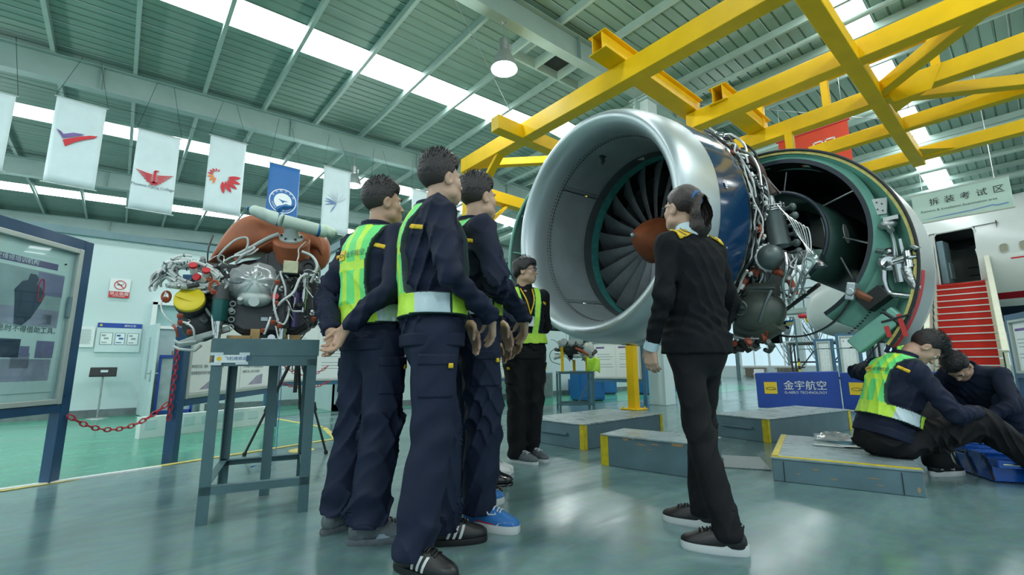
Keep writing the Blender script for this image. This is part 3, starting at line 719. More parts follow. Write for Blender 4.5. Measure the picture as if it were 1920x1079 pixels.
# upright grey heat exchanger / starter duct with ribbed ends
c0, c1 = ep(1.12, .03, 1.1), ep(1.145, -.31, 1.1)
mb = MB(); mb.tube([c0, c0 + (c1 - c0) * .06, c0 + (c1 - c0) * .1, c1], [.075, .082, .076, .086], 28); eb('tall_cylinder', mb, M['casing'], angle=40)
mb = MB()
for t in (-.02, .05, .1): mb.cyl(c0 + (c1 - c0) * t, c0 + (c1 - c0) * (t + .025), .088, n=24)
mb.cyl(c0 + V(0, 0, .02), c0 + V(0, .01, .10), .03, n=12)
for k in range(10):
    a = k * .628; mb.cyl(c0 + V(.08 * math.cos(a), .08 * math.sin(a), -.02), c0 + V(.08 * math.cos(a), .08 * math.sin(a), .03), .008, n=6)
eb('cylinder_cap', mb, M['steel'])
mb = MB(); mb.tube(spline([c0 + V(0, .0, .08), c0 + V(-.02, .02, .16), c0 + V(-.06, .05, .20), c0 + V(-.16, .06, .23)], 5), [.022] * 16, 10); eb('elbow_pipe', mb, M['chrome'])
mb = MB(); mb.tube(spline([ep(.98, .52, 1.05), ep(1.06, .40, 1.08), ep(1.08, .28, 1.1), ep(1.14, .14, 1.1)], 5), [.032] * 16, 10); eb('bleed_pipe', mb, mat('brown_pipe', (.10, .07, .06), .35, .4, .3, 9))
for k in range(6):
    z = .02 - .075 * k; mb = MB(); mb.sphere(ep(1.265 + .01 * (k % 2), z - .02, 1.12), (.03, .03, .034), 12); mb.cyl(ep(1.22, z - .02, 1.12), ep(1.28, z - .02, 1.1), .018, n=8); eb('valve_body', mb, M['casing'])
# round pump with bolted flange
pc = ep(1.10, -.40, 1.02); ax = unit(V(-.55, -.8, -.05))
mb = MB(); mb.sphere(pc, .105, 28); eb('pump_dome', mb, M['casing'])
mb = MB(); mb.lathe([(.10, -.02), (.118, -.015), (.118, .012), (.10, .018)], c=pc - ax * .03, axis=ax, n=32, closed_prof=True)
x_, y_, _ = frame_to(ax)
for k in range(16):
    a = k * math.pi / 8; q = pc - ax * .03 + (x_ * math.cos(a) + y_ * math.sin(a)) * .118; mb.cyl(q - ax * .02, q + ax * .02, .009, n=6)
eb('pump_flange', mb, M['steel'])
mb = MB(); mb.cyl(pc - ax * .02, pc - ax * .22, .112, n=24); mb.sphere(ep(1.27, -.44, 1.1), .05, 14); eb('pump_body', mb, M['casing'])
# orange insulated duct
mb = MB(); pts = spline([ep(.86, -.64, .95), ep(.92, -.52, 1.0), ep(1.02, -.48, 1.05), ep(1.12, -.52, 1.08), ep(1.19, -.60, 1.1), ep(1.22, -.72, 1.1)], 7); mb.tube(pts, .026, 12); eb('insulated_duct', mb, M['duct_orange'])
for k in (4, 12, 20, 27, 33):
    mb = MB(); a = pts[k]; d = unit(pts[k + 1] - pts[k - 1]); mb.cyl(a - d * .018, a + d * .018, .032, n=12); eb('duct_clamp', mb, rr.choice((M['steel'], M['hose'], M['clamp'])))
# olive oil tank hugging the case
def tank():
    mb = MB(); rows = 11; cols = 13; vs = []
    for i in range(rows):
        u = i / (rows - 1)
        for j in range(cols):
            v = j / (cols - 1); w = .26 + .20 * (1 - u); cx_ = .90 + .02 * u
            rgt = cx_ - .17 + .40 * v - .06 * u; z = -.66 - .36 * u - .05 * (v - .5) * (1 - u) + .05 * (1 - v)
            bulge = math.sin(math.pi * min(max(v, .0), 1)) ** .6 * math.sin(math.pi * (0.12 + .76 * u)) ** .5
            vs.append(ep(rgt + .05 * bulge, z + .02 * bulge * (u - .5), 1.10 - .20 * bulge))
    fs = [(i * cols + j, i * cols + j + 1, (i + 1) * cols + j + 1, (i + 1) * cols + j) for i in range(rows - 1) for j in range(cols - 1)]
    b = len(vs); mb.add(vs, fs)
    return mb
mb = MB(); tc_ = ep(.93, -.84, 1.08)
mb.sphere(tc_, (.17, .215, .185), 32, R=rotx(rad(-16))); mb.tube([ep(.75, -.68, 1.06), ep(.9, -.66, 1.06), ep(1.1, -.68, 1.08)], [.075, .085, .07], 16); mb.tube([ep(.76, -.93, 1.08), ep(.95, -1.0, 1.08), ep(1.06, -.92, 1.08)], [.10, .09, .10], 16)
eb('oil_tank', mb, M['tank'])
mb = MB(); mb.tube([ep(.73, -.655, .99), ep(.9, -.632, .985), ep(1.12, -.66, 1.0)], .012, 8); mb.tube([ep(1.10, -.68, .98), ep(1.06, -.80, .93), ep(1.0, -.93, .94)], .014, 8)
mb.lathe([(.055, 0), (.065, .004), (.055, .01)], c=ep(.865, -.80, .905), axis=(-1, -.3, -.1), n=20, closed_prof=True)
for k in range(3): mb.cyl(ep(.83 + .03 * k, -.79 - .005 * k, .93), ep(.83 + .03 * k, -.79 - .005 * k, .89), .014, n=8)
eb('tank_seam', mb, M['casing'])
mb = MB(); mb.tube(spline([ep(.70, -.60, .9), ep(.67, -.80, .88), ep(.68, -.97, .9), ep(.85, -1.05, .92), ep(.98, -1.06, .95)], 6), .009, 8); eb('drain_pipe', mb, M['steel'])
for k in range(16):
    p = ep(rr.uniform(.55, .98), rr.uniform(-1.12, -1.02), rr.uniform(.92, 1.25)); q = p + V(rr.uniform(-.1, .1), rr.uniform(-.12, .12), rr.uniform(-.05, .05)); mb = MB()
    mb.tube(spline([p, (p + q) / 2 + V(0, 0, -.03), q], 4), rr.choice((.010, .014, .02)), 8); mb.cyl(p, p + (q - p) * .25, .026, n=8); eb('drain_fitting', mb, rr.choice((M['steel'], M['darkmetal'], M['clamp'], M['casing'])))
mb = MB()
for k in range(5): mb.cyl(ep(.62 + .06 * k, -1.06 - .03 * (k % 3), 1.0), ep(.66 + .06 * k, -1.13 - .02 * (k % 2), 1.06), .035, n=12)
eb('gearbox', mb, M['darkmetal'])
# hanging harness and chrome pipes between pump and bag
for k in range(7):
    mb = MB(); mb.tube(spline([ep(1.18 + .02 * k, .04 - .05 * k, 1.05), ep(1.26 + .022 * k, -.10 - .02 * k, 1.03), ep(1.33 + .012 * k, -.28 - .02 * k, 1.02), ep(1.41 - .01 * k, -.42 - .01 * k, 1.0)], 6), .005, 6); eb('harness_wire', mb, rr.choice((M['hose'], M['chrome'], M['chrome'])))
for k in range(8):
    mb = MB(); x = 1.18 + .028 * k; mb.tube(spline([ep(x + rr.uniform(-.03, .03), -.40 + rr.uniform(-.06, .04), 1.05), ep(x + rr.uniform(-.05, .06), -.50 - .02 * (k % 3), 1.0 + rr.uniform(-.05, .05)), ep(x + rr.uniform(-.05, .05), -.60 + rr.uniform(-.04, .04), 1.02), ep(x - .06 + rr.uniform(-.06, .06), -.74 + rr.uniform(-.08, .08), 1.06)], 6), rr.choice((.006, .010, .013)), 8); eb('bent_pipe', mb, rr.choice((M['chrome'], M['hose'], M['steel'])))
mb = MB(); bagc = ep(1.31, -.43, 1.22); rows, cols = 9, 16; vs = []
for i in range(rows):
    t = i / (rows - 1); z = .09 - .17 * t; r = .012 + .055 * math.sin(min(1, t * 1.15) * 1.75) ** .8
    for j in range(cols):
        a = 2 * math.pi * j / cols; q = r * (1 + .16 * math.sin(5 * a + 3 * t) + .08 * math.sin(9 * a)); vs.append(bagc + V(q * math.cos(a), q * math.sin(a) * 1.1 - .04 * t, z))
mb.add(vs, [(i * cols + j, i * cols + (j + 1) % cols, (i + 1) * cols + (j + 1) % cols, (i + 1) * cols + j) for i in range(rows - 1) for j in range(cols)] + [tuple((rows - 1) * cols + j for j in range(cols))])
o = eb('plastic_bag', mb, glassmat('bag_film', (.86, .93, .92), .25, .16)); o['label'] = 'clear plastic bag tied over a pipe end'
mb = MB(); mb.lathe([(.008, 0), (.012, -.03), (.034, -.11), (.03, -.112)], c=ep(1.24, -.47, 1.24), axis=(0, .12, 1), n=18); eb('white_funnel', mb, M['white'])

# ---- right reverser half, swung open: outer skin, green front face, liner, inner sleeve
c1_, r1_ = (.86, -.47), 1.10; c2_, r2_ = (.96, -.23), .75; DX = 1.30
def ca(c, r, a, dx): return ep(c[0] + r * math.cos(rad(a)), c[1] + r * math.sin(rad(a)), dx)
A0, A1, NA = 104, -38, 60        # outer rim runs from the hinge down to the latch; the inner ring a little further
def ai(a): return A0 + (a - A0) * (-60 - A0) / (A1 - A0)
def band(name, f0, f1, m, n=NA, a0=A0, a1=A1, **k):
    mb = MB(); vs = []
    for i in range(n + 1):
        a = a0 + (a1 - a0) * i / n; vs += [f0(a), f1(a)]
    mb.add(vs, [(2 * i, 2 * i + 1, 2 * i + 3, 2 * i + 2) for i in range(n)]); return eb(name, mb, m, angle=60, **k)
ro = r1_ - .035
band('inner_face', lambda a: ca(c1_, ro, a, DX + .02), lambda a: ca(c1_, ro - .10, a, DX + .16), M['primer'])
band('green_face', lambda a: ca(c1_, ro - .10, a, DX + .16), lambda a: ca(c2_, r2_ + .055, ai(a), DX + .06), M['primer'])
band('ring_flange', lambda a: ca(c2_, r2_ + .055, ai(a), DX + .06), lambda a: ca(c2_, r2_ + .012, ai(a), DX - .0), M['primer'])
band('ring_front', lambda a: ca(c2_, r2_ + .012, ai(a), DX), lambda a: ca(c2_, r2_ - .022, ai(a), DX + .005), M['seal'])
band('duct_liner', lambda a: ca(c2_, r2_ - .022, a, DX + .005), lambda a: ca((.92, -.25), .66, a, DX + 1.0), M['acoustic'], a0=112, a1=-56)
band('rim_seal', lambda a: ca(c1_, r1_, a, DX), lambda a: ca(c1_, ro, a, DX), M['yellowline'])
mb = MB(); mb.tube([ca(c1_, r1_ - .004, A0 + (A1 - A0) * i / 60, DX - .006) for i in range(61)], .011, 7); eb('edge_seal', mb, M['rubber'])
SKc = (.84, -.44)
def skin(a, t):
    r = [r1_ + .006, 1.07, .97, .80][t]; dx = [DX, DX + .5, DX + 1.0, DX + 1.6][t]; return ca((c1_[0] + (SKc[0] - c1_[0]) * t / 3, c1_[1] + (SKc[1] - c1_[1]) * t / 3), r, a, dx)
for t in range(3): band('outer_skin', lambda a, t=t: skin(a, t), lambda a, t=t: skin(a, t + 1), M['skinmetal'] if t == 0 else M['cowlwhite'])
band('red_stripe', lambda a: skin(a, 0) * .985 + skin(a, 1) * .015 + ep(.002 * math.cos(rad(a)), .002 * math.sin(rad(a)), 0), lambda a: skin(a, 0) * .8 + skin(a, 1) * .2 + ep(.006 * math.cos(rad(a)), .006 * math.sin(rad(a)), 0), M['red'], a0=-8, a1=A1, n=20)
mb = MB(); mb.add([ca(c1_, r1_, A1, DX), ca(c1_, ro - .1, A1, DX + .16), ca(c2_, r2_ + .03, -60, DX + .03), ca(c2_, r2_ - .02, -60, DX + .3), skin(A1, 1)], [(0, 1, 4), (1, 2, 3, 4)]); eb('end_plate', mb, M['primer'], smooth=False)
# inner sleeve (half tube) with dark edge and an oval opening rim
ct = (1.0, -.20)
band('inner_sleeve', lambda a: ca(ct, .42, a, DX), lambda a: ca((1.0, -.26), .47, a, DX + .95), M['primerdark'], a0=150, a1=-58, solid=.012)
mb = MB(); mb.tube([ca(ct, .425, 150 + (-58 - 150) * i / 50, DX - .004) for i in range(51)], .017, 8); eb('sleeve_edge', mb, M['seal'])
p = ca((1.0, -.22), .437, 4, DX + .32); nrm = unit(ep(math.cos(rad(4)), math.sin(rad(4)), .0) * 1.0); x_, y_, _ = frame_to(nrm)
mb = MB(); mb.prism([(.05 * math.cos(6.283 * i / 24), .085 * math.sin(6.283 * i / 24)) for i in range(24)], .006, p + nrm * .004, (1, 0, 0), np.cross(nrm, (1, 0, 0)) * 1.0); eb('port_cover', mb, M['cowlwhite'], smooth=False)
band('duct_back', lambda a: ca((.92, -.25), .68, a, DX + 1.0), lambda a: ca((1.0, -.26), .44, a, DX + .95), M['acoustic'], a0=160, a1=-30)
# struts inside the duct
for a, b in (((88, .42), (80, .73)), ((40, .43), (30, .73)), ((-4, .44), (-10, .72)), ((120, .42), (108, .73)), ((-26, .45), (-40, .72))):
    mb = MB(); mb.cyl(ca(ct, b[0] if False else a[1], a[0], DX + .25), ca(c2_, b[1], b[0], DX + .22), .008, n=7); eb('duct_strut', mb, M['steel'])
# hydraulic lines, clamps, manifold, box and actuator on the green face
def gf(a, t, dz=0): return ca(((c1_[0] * t + c2_[0] * (1 - t)), (c1_[1] * t + c2_[1] * (1 - t))), (ro - .1) * t + (r2_ + .05) * (1 - t), a, DX + .10 - dz)
mb = MB(); mb.tube([gf(100 - 108 * i / 40, .72 + .05 * math.sin(i * .25), .02) for i in range(41)], .011, 8); eb('hydraulic_line', mb, M['chrome'])
mb = MB(); mb.tube([gf(98 - 100 * i / 40, .85 - .1 * math.sin(i * .12), .03) for i in range(41)], .006, 7); eb('hydraulic_line', mb, M['hose'])
mb = MB(); mb.tube([gf(86 - 60 * i / 20, .35, .0) for i in range(21)], .004, 6); eb('hydraulic_line', mb, M['steel'])
mb = MB(); mb.tube(spline([gf(36, .55, .02), gf(26, .75, .03), gf(18, .8, .03), gf(12, .92, .02)], 5), .006, 6); eb('hydraulic_line', mb, M['hose'])
for a in (84, 62, 44, 14):
    mb = MB(); q = gf(a, .66, .02); mb.box(q, (.05, .05, .05), R=rotx(rad(-a))); eb('line_bracket', mb, M['primer'], smooth=False, bevel=.005)
    mb = MB(); q = gf(a + 1.5, .73, .03); mb.cyl(q + V(-.015, 0, -.01), q + V(.015, 0, .012), .02, n=8); eb('line_clamp', mb, M['clamp'])
mb = MB(); q = gf(13, .25, .05); mb.box(q, (.02, .115, .125), R=rotx(rad(8)))
eb('junction_box', mb, M['cowlwhite'], smooth=False, bevel=.004)
mb = MB()
for i in range(5): mb.cyl(q + V(-.012, -.03 + .03 * (i % 3), -.04 + .03 * i * .6), q + V(-.02, -.03 + .03 * (i % 3), -.04 + .03 * i * .6), .005, n=6)
eb('box_screw', mb, M['darkmetal'])
mb = MB(); q = gf(11, .85, .06); mb.sphere(q, (.04, .06, .035), 16); mb.cyl(q, q + V(-.05, -.03, -.06), .022, n=12); mb.box(q + V(0, -.03, .04), (.05, .09, .03)); eb('lever_valve', mb, M['steel'])
mb = MB(); q = gf(-12, .52, .07)
mb.lathe([(.05, -.02), (.062, -.015), (.062, .02), (.045, .03), (.045, .015), (.0, .01)], c=q, axis=(-1, -.3, .1), n=24); mb.cyl(q + V(0, -.03, 0), q + V(0, -.12, .02), .028, n=12); mb.cyl(q + V(0, -.12, .06), q + V(-.01, -.12, -.06), .035, n=12)
mb.sphere(q + V(-.02, -.14, .01), (.03, .045, .02), 14); mb.cyl(q + V(0, -.05, -.02), q + V(.01, -.05, -.15), .036, n=14); mb.cyl(q + V(.0, -.09, .05), q + V(0, -.085, .16), .014, n=10)
for k in range(8):
    v_ = q + V(rr.uniform(-.05, 0), rr.uniform(-.16, .03), rr.uniform(-.08, .09)); mb.cyl(v_, v_ + V(rr.uniform(-.03, .03), rr.uniform(-.05, .05), rr.uniform(-.04, .04)), rr.uniform(.01, .022), n=8)
eb('actuator', mb, M['chrome'])
mb = MB(); mb.tube(spline([q + V(0, .03, -.04), q + V(0, .04, -.14), q + V(.01, .02, -.22), q + V(.01, -.06, -.25), q + V(.02, -.13, -.26)], 6), .022, 12); eb('actuator_pipe', mb, M['chrome'])
mb = MB(); mb.tube(spline([q + V(-.01, -.10, -.05), q + V(-.01, -.12, -.16), q + V(-.01, -.14, -.22)], 4), [.036, .036, .034, .034, .033, .03, .03, .03, .02], 12); eb('foil_wrap', mb, mat('foil', (.6, .62, .6), .2, .9, .2, 30, bump=.6, bscale=50))
mb = MB(); mb.box(gf(-16, .1, .0), (.05, .16, .12)); eb('access_recess', mb, M['acoustic'], smooth=False)
# rivet dots and wear on the lower face, hinge block, latch end and red streamers
for k in range(3):
    mb = MB()
    for i in range(14): v_ = gf(-30 - 24 * i / 14, .15 + .3 * k, -.01); mb.cyl(v_, v_ + V(-.03, 0, 0), .005, n=6)
    o = eb('rivet_row', mb, M['darkmetal']); o['kind'] = 'stuff'
mb = MB(); q = gf(101, .6, .05)
for k in range(16):
    v_ = q + V(rr.uniform(-.05, .05), rr.uniform(-.16, .10), rr.uniform(-.05, .05)); mb.tube([v_, v_ + V(rr.uniform(-.05, .05), rr.uniform(-.08, .08), rr.uniform(-.03, .04))], rr.uniform(.008, .018), 7)
eb('hinge_fittings', mb, M['steel'])
mb = MB(); mb.cyl(q + V(0, .12, -.05), q + V(-.02, .02, .03), .05, .012, n=12); eb('hinge_cone', mb, M['hose'])
def e3(r_, u_, d_=0.0): return ep(r_, u_, DX + d_)
mb = MB(); mb.bar(e3(1.50, -1.14, .02), e3(1.80, -.91, .02), .12, .09, up=(1, 0, 0)); eb('latch_beam', mb, M['primer'], smooth=False, bevel=.012)
mb = MB(); mb.bar(e3(1.53, -.79, -.02), e3(1.56, -.66, -.02), .06, .10, up=(1, 0, 0)); mb.cyl(e3(1.55, -.73, -.09), e3(1.55, -.73, .04), .03, n=12); eb('hinge_lug', mb, M['lipmetal'], smooth=False, bevel=.008)
mb = MB(); mb.bar(e3(1.60, -.84, .03), e3(1.74, -.74, .03), .10, .14, up=(1, 0, 0)); eb('latch_cavity', mb, M['acoustic'], smooth=False)
mb = MB(); mb.tube([e3(1.53, -.69, .0), e3(1.60, -.76, -.04), e3(1.66, -.80, -.02)], .028, 10); eb('latch_hose', mb, mat('rust_hose', (.22, .08, .04), .5, 0, .3, 20))
for r_, u_, l in ((1.815, -.92, .16), (1.73, -1.0, .08)):
    mb = MB(); mb.box(e3(r_, u_ - l / 2, -.03), (.004, .028, l), R=rotx(rad(-8))); eb('red_streamer', mb, mat('streamer_red', (.65, .05, .05), .6), smooth=False)
mb = MB(); mb.tube([e3(1.72, -.90), e3(1.77, -.95), e3(1.80, -.99)], .03, 8); mb.cyl(e3(1.70, -.97, -.03), e3(1.86, -.93, -.03), .008, n=6); eb('latch_end', mb, M['darkmetal'])
# hold-open rod, lower hoop and tag
mb = MB(); mb.cyl(ep(.60, -.86, 1.9), ep(1.30, -.63, 1.34), .018, n=10); eb('hold_open_rod', mb, M['black'])
ch = (1.1, -.58)
band('hoop', lambda a: ca(ch, .46, a, DX), lambda a: ca(ch, .455, a, DX + .05), M['lipmetal'], a0=-8, a1=-150, solid=.012)
mb = MB(); mb.tube([ca(ch, .462, -5 - 145 * i / 40, DX - .004) for i in range(41)], .007, 7); eb('hoop_seal', mb, M['rubber'])
mb = MB(); mb.box(ca(ch, .44, -118, DX + .03), (.05, .15, .24)); eb('hoop_bracket', mb, M['acoustic'], smooth=False)
mb = MB(); mb.box(ep(1.05, -.93, DX - .03), (.006, .12, .028)); mb.m = 1; mb.box(ep(1.05, -.912, DX - .032), (.006, .12, .014)); eb('tag', mb, [mat('tag_yellow', (.62, .66, .25), .5), M['bluecab']], smooth=False)
mb = MB()
for k in range(8): v_ = ep(.90 + .02 * k, -.94 - .012 * (k % 3), DX - .03); mb.tube([v_, v_ + V(0, -.03, .02 * (-1) ** k)], .012, 7)
eb('black_fitting', mb, M['black'])
# ------------------------------------------------------------------ hanging high-bay lamps
LP0 = None
for yi, y in enumerate((-1.2, 5.05, 11.25, 17.5)):
    for xi, x in enumerate((-3.6, 4.2, 12.0)):
        if y == 17.5 and xi == 1: continue
        lbl = {(1, 1): 'round high bay lamp shining over the group, in front of the pillar rafter', (2, 1): 'high bay lamp beside the white banner with the blue swirl', (2, 0): 'high bay lamp hanging far left beside the edge banner'}.get((yi, xi), None) or ['nearest', 'second', 'third', 'farthest'][yi] + ' rafter from the camera, high bay lamp at its ' + ['left end', 'middle', 'far right end'][xi]
        zb = zroof(x) - 0.66
        t = thing('high_bay_lamp', lbl, 'lamp', (x, y, zb), 0, 'high bay lamps under the rafters')
        if LP0 is None:
            LP0 = []
            mb = MB(); mb.cyl((0, 0, .02), (0, 0, -.36), .008, n=6); mb.tube(arc((0, 0, .0), (1, 0, 0), (0, 0, 1), .05, 0, 6.28, 12), .008, 6); LP0.append(mb.build('hanger_rod', M['steel'], t))
            mb = MB(); mb.cyl((0, 0, -.34), (0, 0, -.55), .075, .085, n=20); mb.box((.09, 0, -.45), (.04, .1, .12)); LP0.append(mb.build('ballast_housing', M['steel'], t))
            mb = MB(); mb.lathe([(.085, -.55), (.12, -.60), (.17, -.70), (.205, -.83), (.212, -.86), (.205, -.86), (.165, -.70), (.08, -.56)], n=32); LP0.append(mb.build('reflector', mat('lamp_reflector', (.4, .44, .43), .35, .6), t))
            mb = MB(); mb.sphere((0, 0, -.84), (.20, .20, .055), 28); LP0.append(mb.build('diffuser', M['lamp'], t))
        else:
            for q in LP0: inst(q, t)
        l = bpy.data.lights.new('lamp_light', 'POINT'); l.energy = LAMP_POWER; l.shadow_soft_size = .2; l.color = (.93, 1, .97)
        lo = bpy.data.objects.new('lamp_light', l); COL.objects.link(lo); lo.parent = t; lo.location = (0, 0, -1.0)

# ------------------------------------------------------------------ hanging school banners (plane Y = 10.8)
def banner(label, x0, x1, zb, zt, m, deco, group='hanging banners on the left', y=10.8):
    t = thing('hanging_banner', label, 'banner', ((x0 + x1) / 2, y, zb), 0, group)
    w, h = x1 - x0, zt - zb; n = 10; mb = MB(); vs = []
    for i in range(n + 1):
        for j in range(9):
            u = j / 8 - .5; v = i / n; vs.append((u * w, .012 * math.sin(u * 9 + 2 * v) * (1 - v) , v * h))
    mb.add(vs, [(i * 9 + j, i * 9 + j + 1, (i + 1) * 9 + j + 1, (i + 1) * 9 + j) for i in range(n) for j in range(8)])
    mb.build('cloth', m, t, solid=.003)
    for z in (0.0, h):
        mb = MB(); mb.cyl((-w / 2 - .03, 0, z), (w / 2 + .03, 0, z), .013, n=8); mb.build('rod', M['alu'], t)
    for sx in (-1, 1):
        mb = MB(); mb.cyl((sx * (w / 2 + .02), 0, h), (sx * (w / 2 - .2), .40, 6.62 - zb), .0035, n=4); mb.build('string', M['rubber'], t)
    if deco: deco(t, w, h)
    return t
EX, EZ = (1, 0, 0), (0, 0, 1)
def flat(t, name, m, polys, y=-.02):
    mb = MB()
    for p in polys: mb.prism(p, .002, (0, y, 0), EX, EZ)
    o = mb.build(name, m, t, smooth=False); o['kind'] = 'stuff'; return o
def leafp(cx, cz, ang, l, w, n=8):
    c, s = math.cos(ang), math.sin(ang); P = []
    for i in range(n + 1): u = i / n; P.append((u * l, w * math.sin(math.pi * u) ** .8 * .5 + .12 * l * u * u))
    for i in range(n - 1, 0, -1): u = i / n; P.append((u * l, -w * math.sin(math.pi * u) ** .8 * .5 + .12 * l * u * u))
    return [(cx + a * c - b * s, cz + a * s + b * c) for a, b in P]
def d_check(t, w, h):
    a = .56
    flat(t, 'logo_stroke', M['purple'], [[(-.24, a * h + .16), (-.20, a * h + .15), (-.17, a * h + .09), (.0, a * h + .17), (.06, a * h + .19), (.10, a * h + .23), (-.08, a * h + .20), (-.17, a * h + .15), (-.165, a * h + .14), (-.12, a * h + .02)][:0] or [(-.27, .99), (-.21, .965), (-.17, .92), (-.05, .985), (.10, 1.0), (.02, .95), (-.17, .84)]])
    flat(t, 'logo_stroke', M['red'], [[(-.17, .815), (.02, .93), (.17, 1.0), (.27, 1.02), (.22, .96), (.12, .91), (.0, .83), (-.13, .70)]])
def d_phoenix(t, w, h):
    P = [[(-.02, .57), (.02, .57), (.025, .74), (.02, .81), (-.02, .81)], [(-.02, .80), (.03, .80), (.07, .835), (.0, .83)]]
    for s in (-1, 1):
        for k in range(5):
            l = .27 - .045 * k; z = .745 - .035 * k
            P.append([(s * .035, z - .01), (s * .10, z - .0), (s * (.03 + l), z + .045 - .012 * k), (s * (.03 + l * .85), z + .02 - .012 * k), (s * .10, z - .025), (s * .035, z - .03)])
        for k in range(3): P.append(leafp(0, .60, math.pi / 2 + math.pi + s * (.3 + .35 * k), .09, .02))
    flat(t, 'phoenix_emblem', M['red'], P)
    mb = MB(); mb.text('Phoenix Flying College', .072, (0, -.02, .47), EX, EZ, align='CENTER', depth=.002); o = mb.build('lettering', M['ink'], t, smooth=False); o['kind'] = 'stuff'
def d_flower(t, w, h):
    P = []; Q = []
    for k in range(5):
        a = -1.45 + .40 * k; P.append(leafp(-.05 + .10 * math.cos(a), .78 + .10 * math.sin(a), a - .1, .26 - .006 * k, .075))
    for k in range(8):
        a = -1.95 - .42 * k; l = .15 - .013 * k; Q.append(leafp(-.14 + .07 * math.cos(a), .80 + .07 * math.sin(a), a, l, .045 - .003 * k))
    flat(t, 'petal_emblem', M['red'], P); flat(t, 'petal_emblem', M['orange'], Q[:3]); flat(t, 'petal_emblem', M['red'], Q[3:])
def ringp(cx, cz, r0, r1, n=40): return [[(cx + r * math.cos(6.2832 * i / n), cz + r * math.sin(6.2832 * i / n)) for r, i in ((r0, i), (r1, i), (r1, i + 1), (r0, i + 1))] for i in range(n)]
def d_blue(t, w, h):
    flat(t, 'emblem_glow', M['white'], [[(.285 * math.cos(6.2832 * i / 40), .72 + .285 * math.sin(6.2832 * i / 40)) for i in range(40)]], -.018)
    flat(t, 'emblem_ring', M['bannerblue'], ringp(0, .72, .185, .265), -.021)
    flat(t, 'emblem_bird', M['bannerblue'], [[(-.10, .76), (.0, .735), (.11, .735), (.02, .70), (.0, .66), (-.02, .70)]], -.021)
    mb = MB()
    for k, c in enumerate('空天航空学院'):
        a = rad(150 - 24 * k); mb.text(c, .06, (.225 * math.cos(a) , -.023, .72 + .225 * math.sin(a)), (math.sin(a), 0, -math.cos(a)), (math.cos(a), 0, math.sin(a)), align='CENTER')
    for k, c in enumerate('AERONAUTICAL COLLEGE'):
        a = rad(195 + 7.6 * k); mb.text(c, .045, (.235 * math.cos(a), -.023, .72 + .235 * math.sin(a)), (-math.sin(a), 0, math.cos(a)), (-math.cos(a), 0, -math.sin(a)), align='CENTER')
    o = mb.build('lettering', M['white'], t, smooth=False); o['kind'] = 'stuff'
def d_swirl(t, w, h):
    sw = mat('print_steel_blue', (.12, .22, .42), .5); sg = mat('print_pale_grey', (.50, .56, .62), .5)
    flat(t, 'swirl_emblem', sw, [leafp(.02, .76, a, .30, .028) for a in (2.75, 3.0, 3.3, -2.2)]); flat(t, 'swirl_emblem', sg, [leafp(.02, .80, a, .28, .02) for a in (2.45, 2.15, 1.85, 1.5, .9, .5)])
banner('plain white hanging banner cut off by the left edge', -2.43, -1.77, 4.0, 5.35, M['bannerw'], None)
banner('white hanging banner with navy and red check mark', -1.30, -.64, 3.95, 5.55, M['bannerw'], d_check)
banner('white hanging banner with red phoenix emblem and English wording', -.16, .50, 3.73, 5.33, M['bannerw'], d_phoenix)
banner('white hanging banner with red and orange petal emblem', .99, 1.65, 3.95, 5.59, M['bannerw'], d_flower)
banner('blue hanging banner with round white emblem', 2.13, 2.78, 3.75, 5.32, M['bannerblue'], d_blue)
banner('white hanging banner with faint blue swirl, beside the lamp', 3.31, 3.96, 3.93, 5.58, M['bannerw'], d_swirl)
banner('plain white hanging banner behind the heads of the men', 4.50, 5.16, 3.75, 5.3, M['bannerw'], None)
banner('plain white hanging banner rising above the collar of the tallest man', 5.67, 6.33, 3.95, 5.6, M['bannerw'], None)
mb = MB(); mb.cyl((-6, 10.81, 5.62), (9, 10.81, 5.66), .004, n=4); mb.cyl((-6, 10.83, 4.9), (9, 10.83, 5.0), .004, n=4); mb.cyl((-6, 10.85, 4.45), (9, 10.85, 4.5), .003, n=4)
tag(mb.build('banner_wire', M['rubber'], None), 'thin wires strung along the row of hanging banners', 'wire')['kind'] = 'stuff'

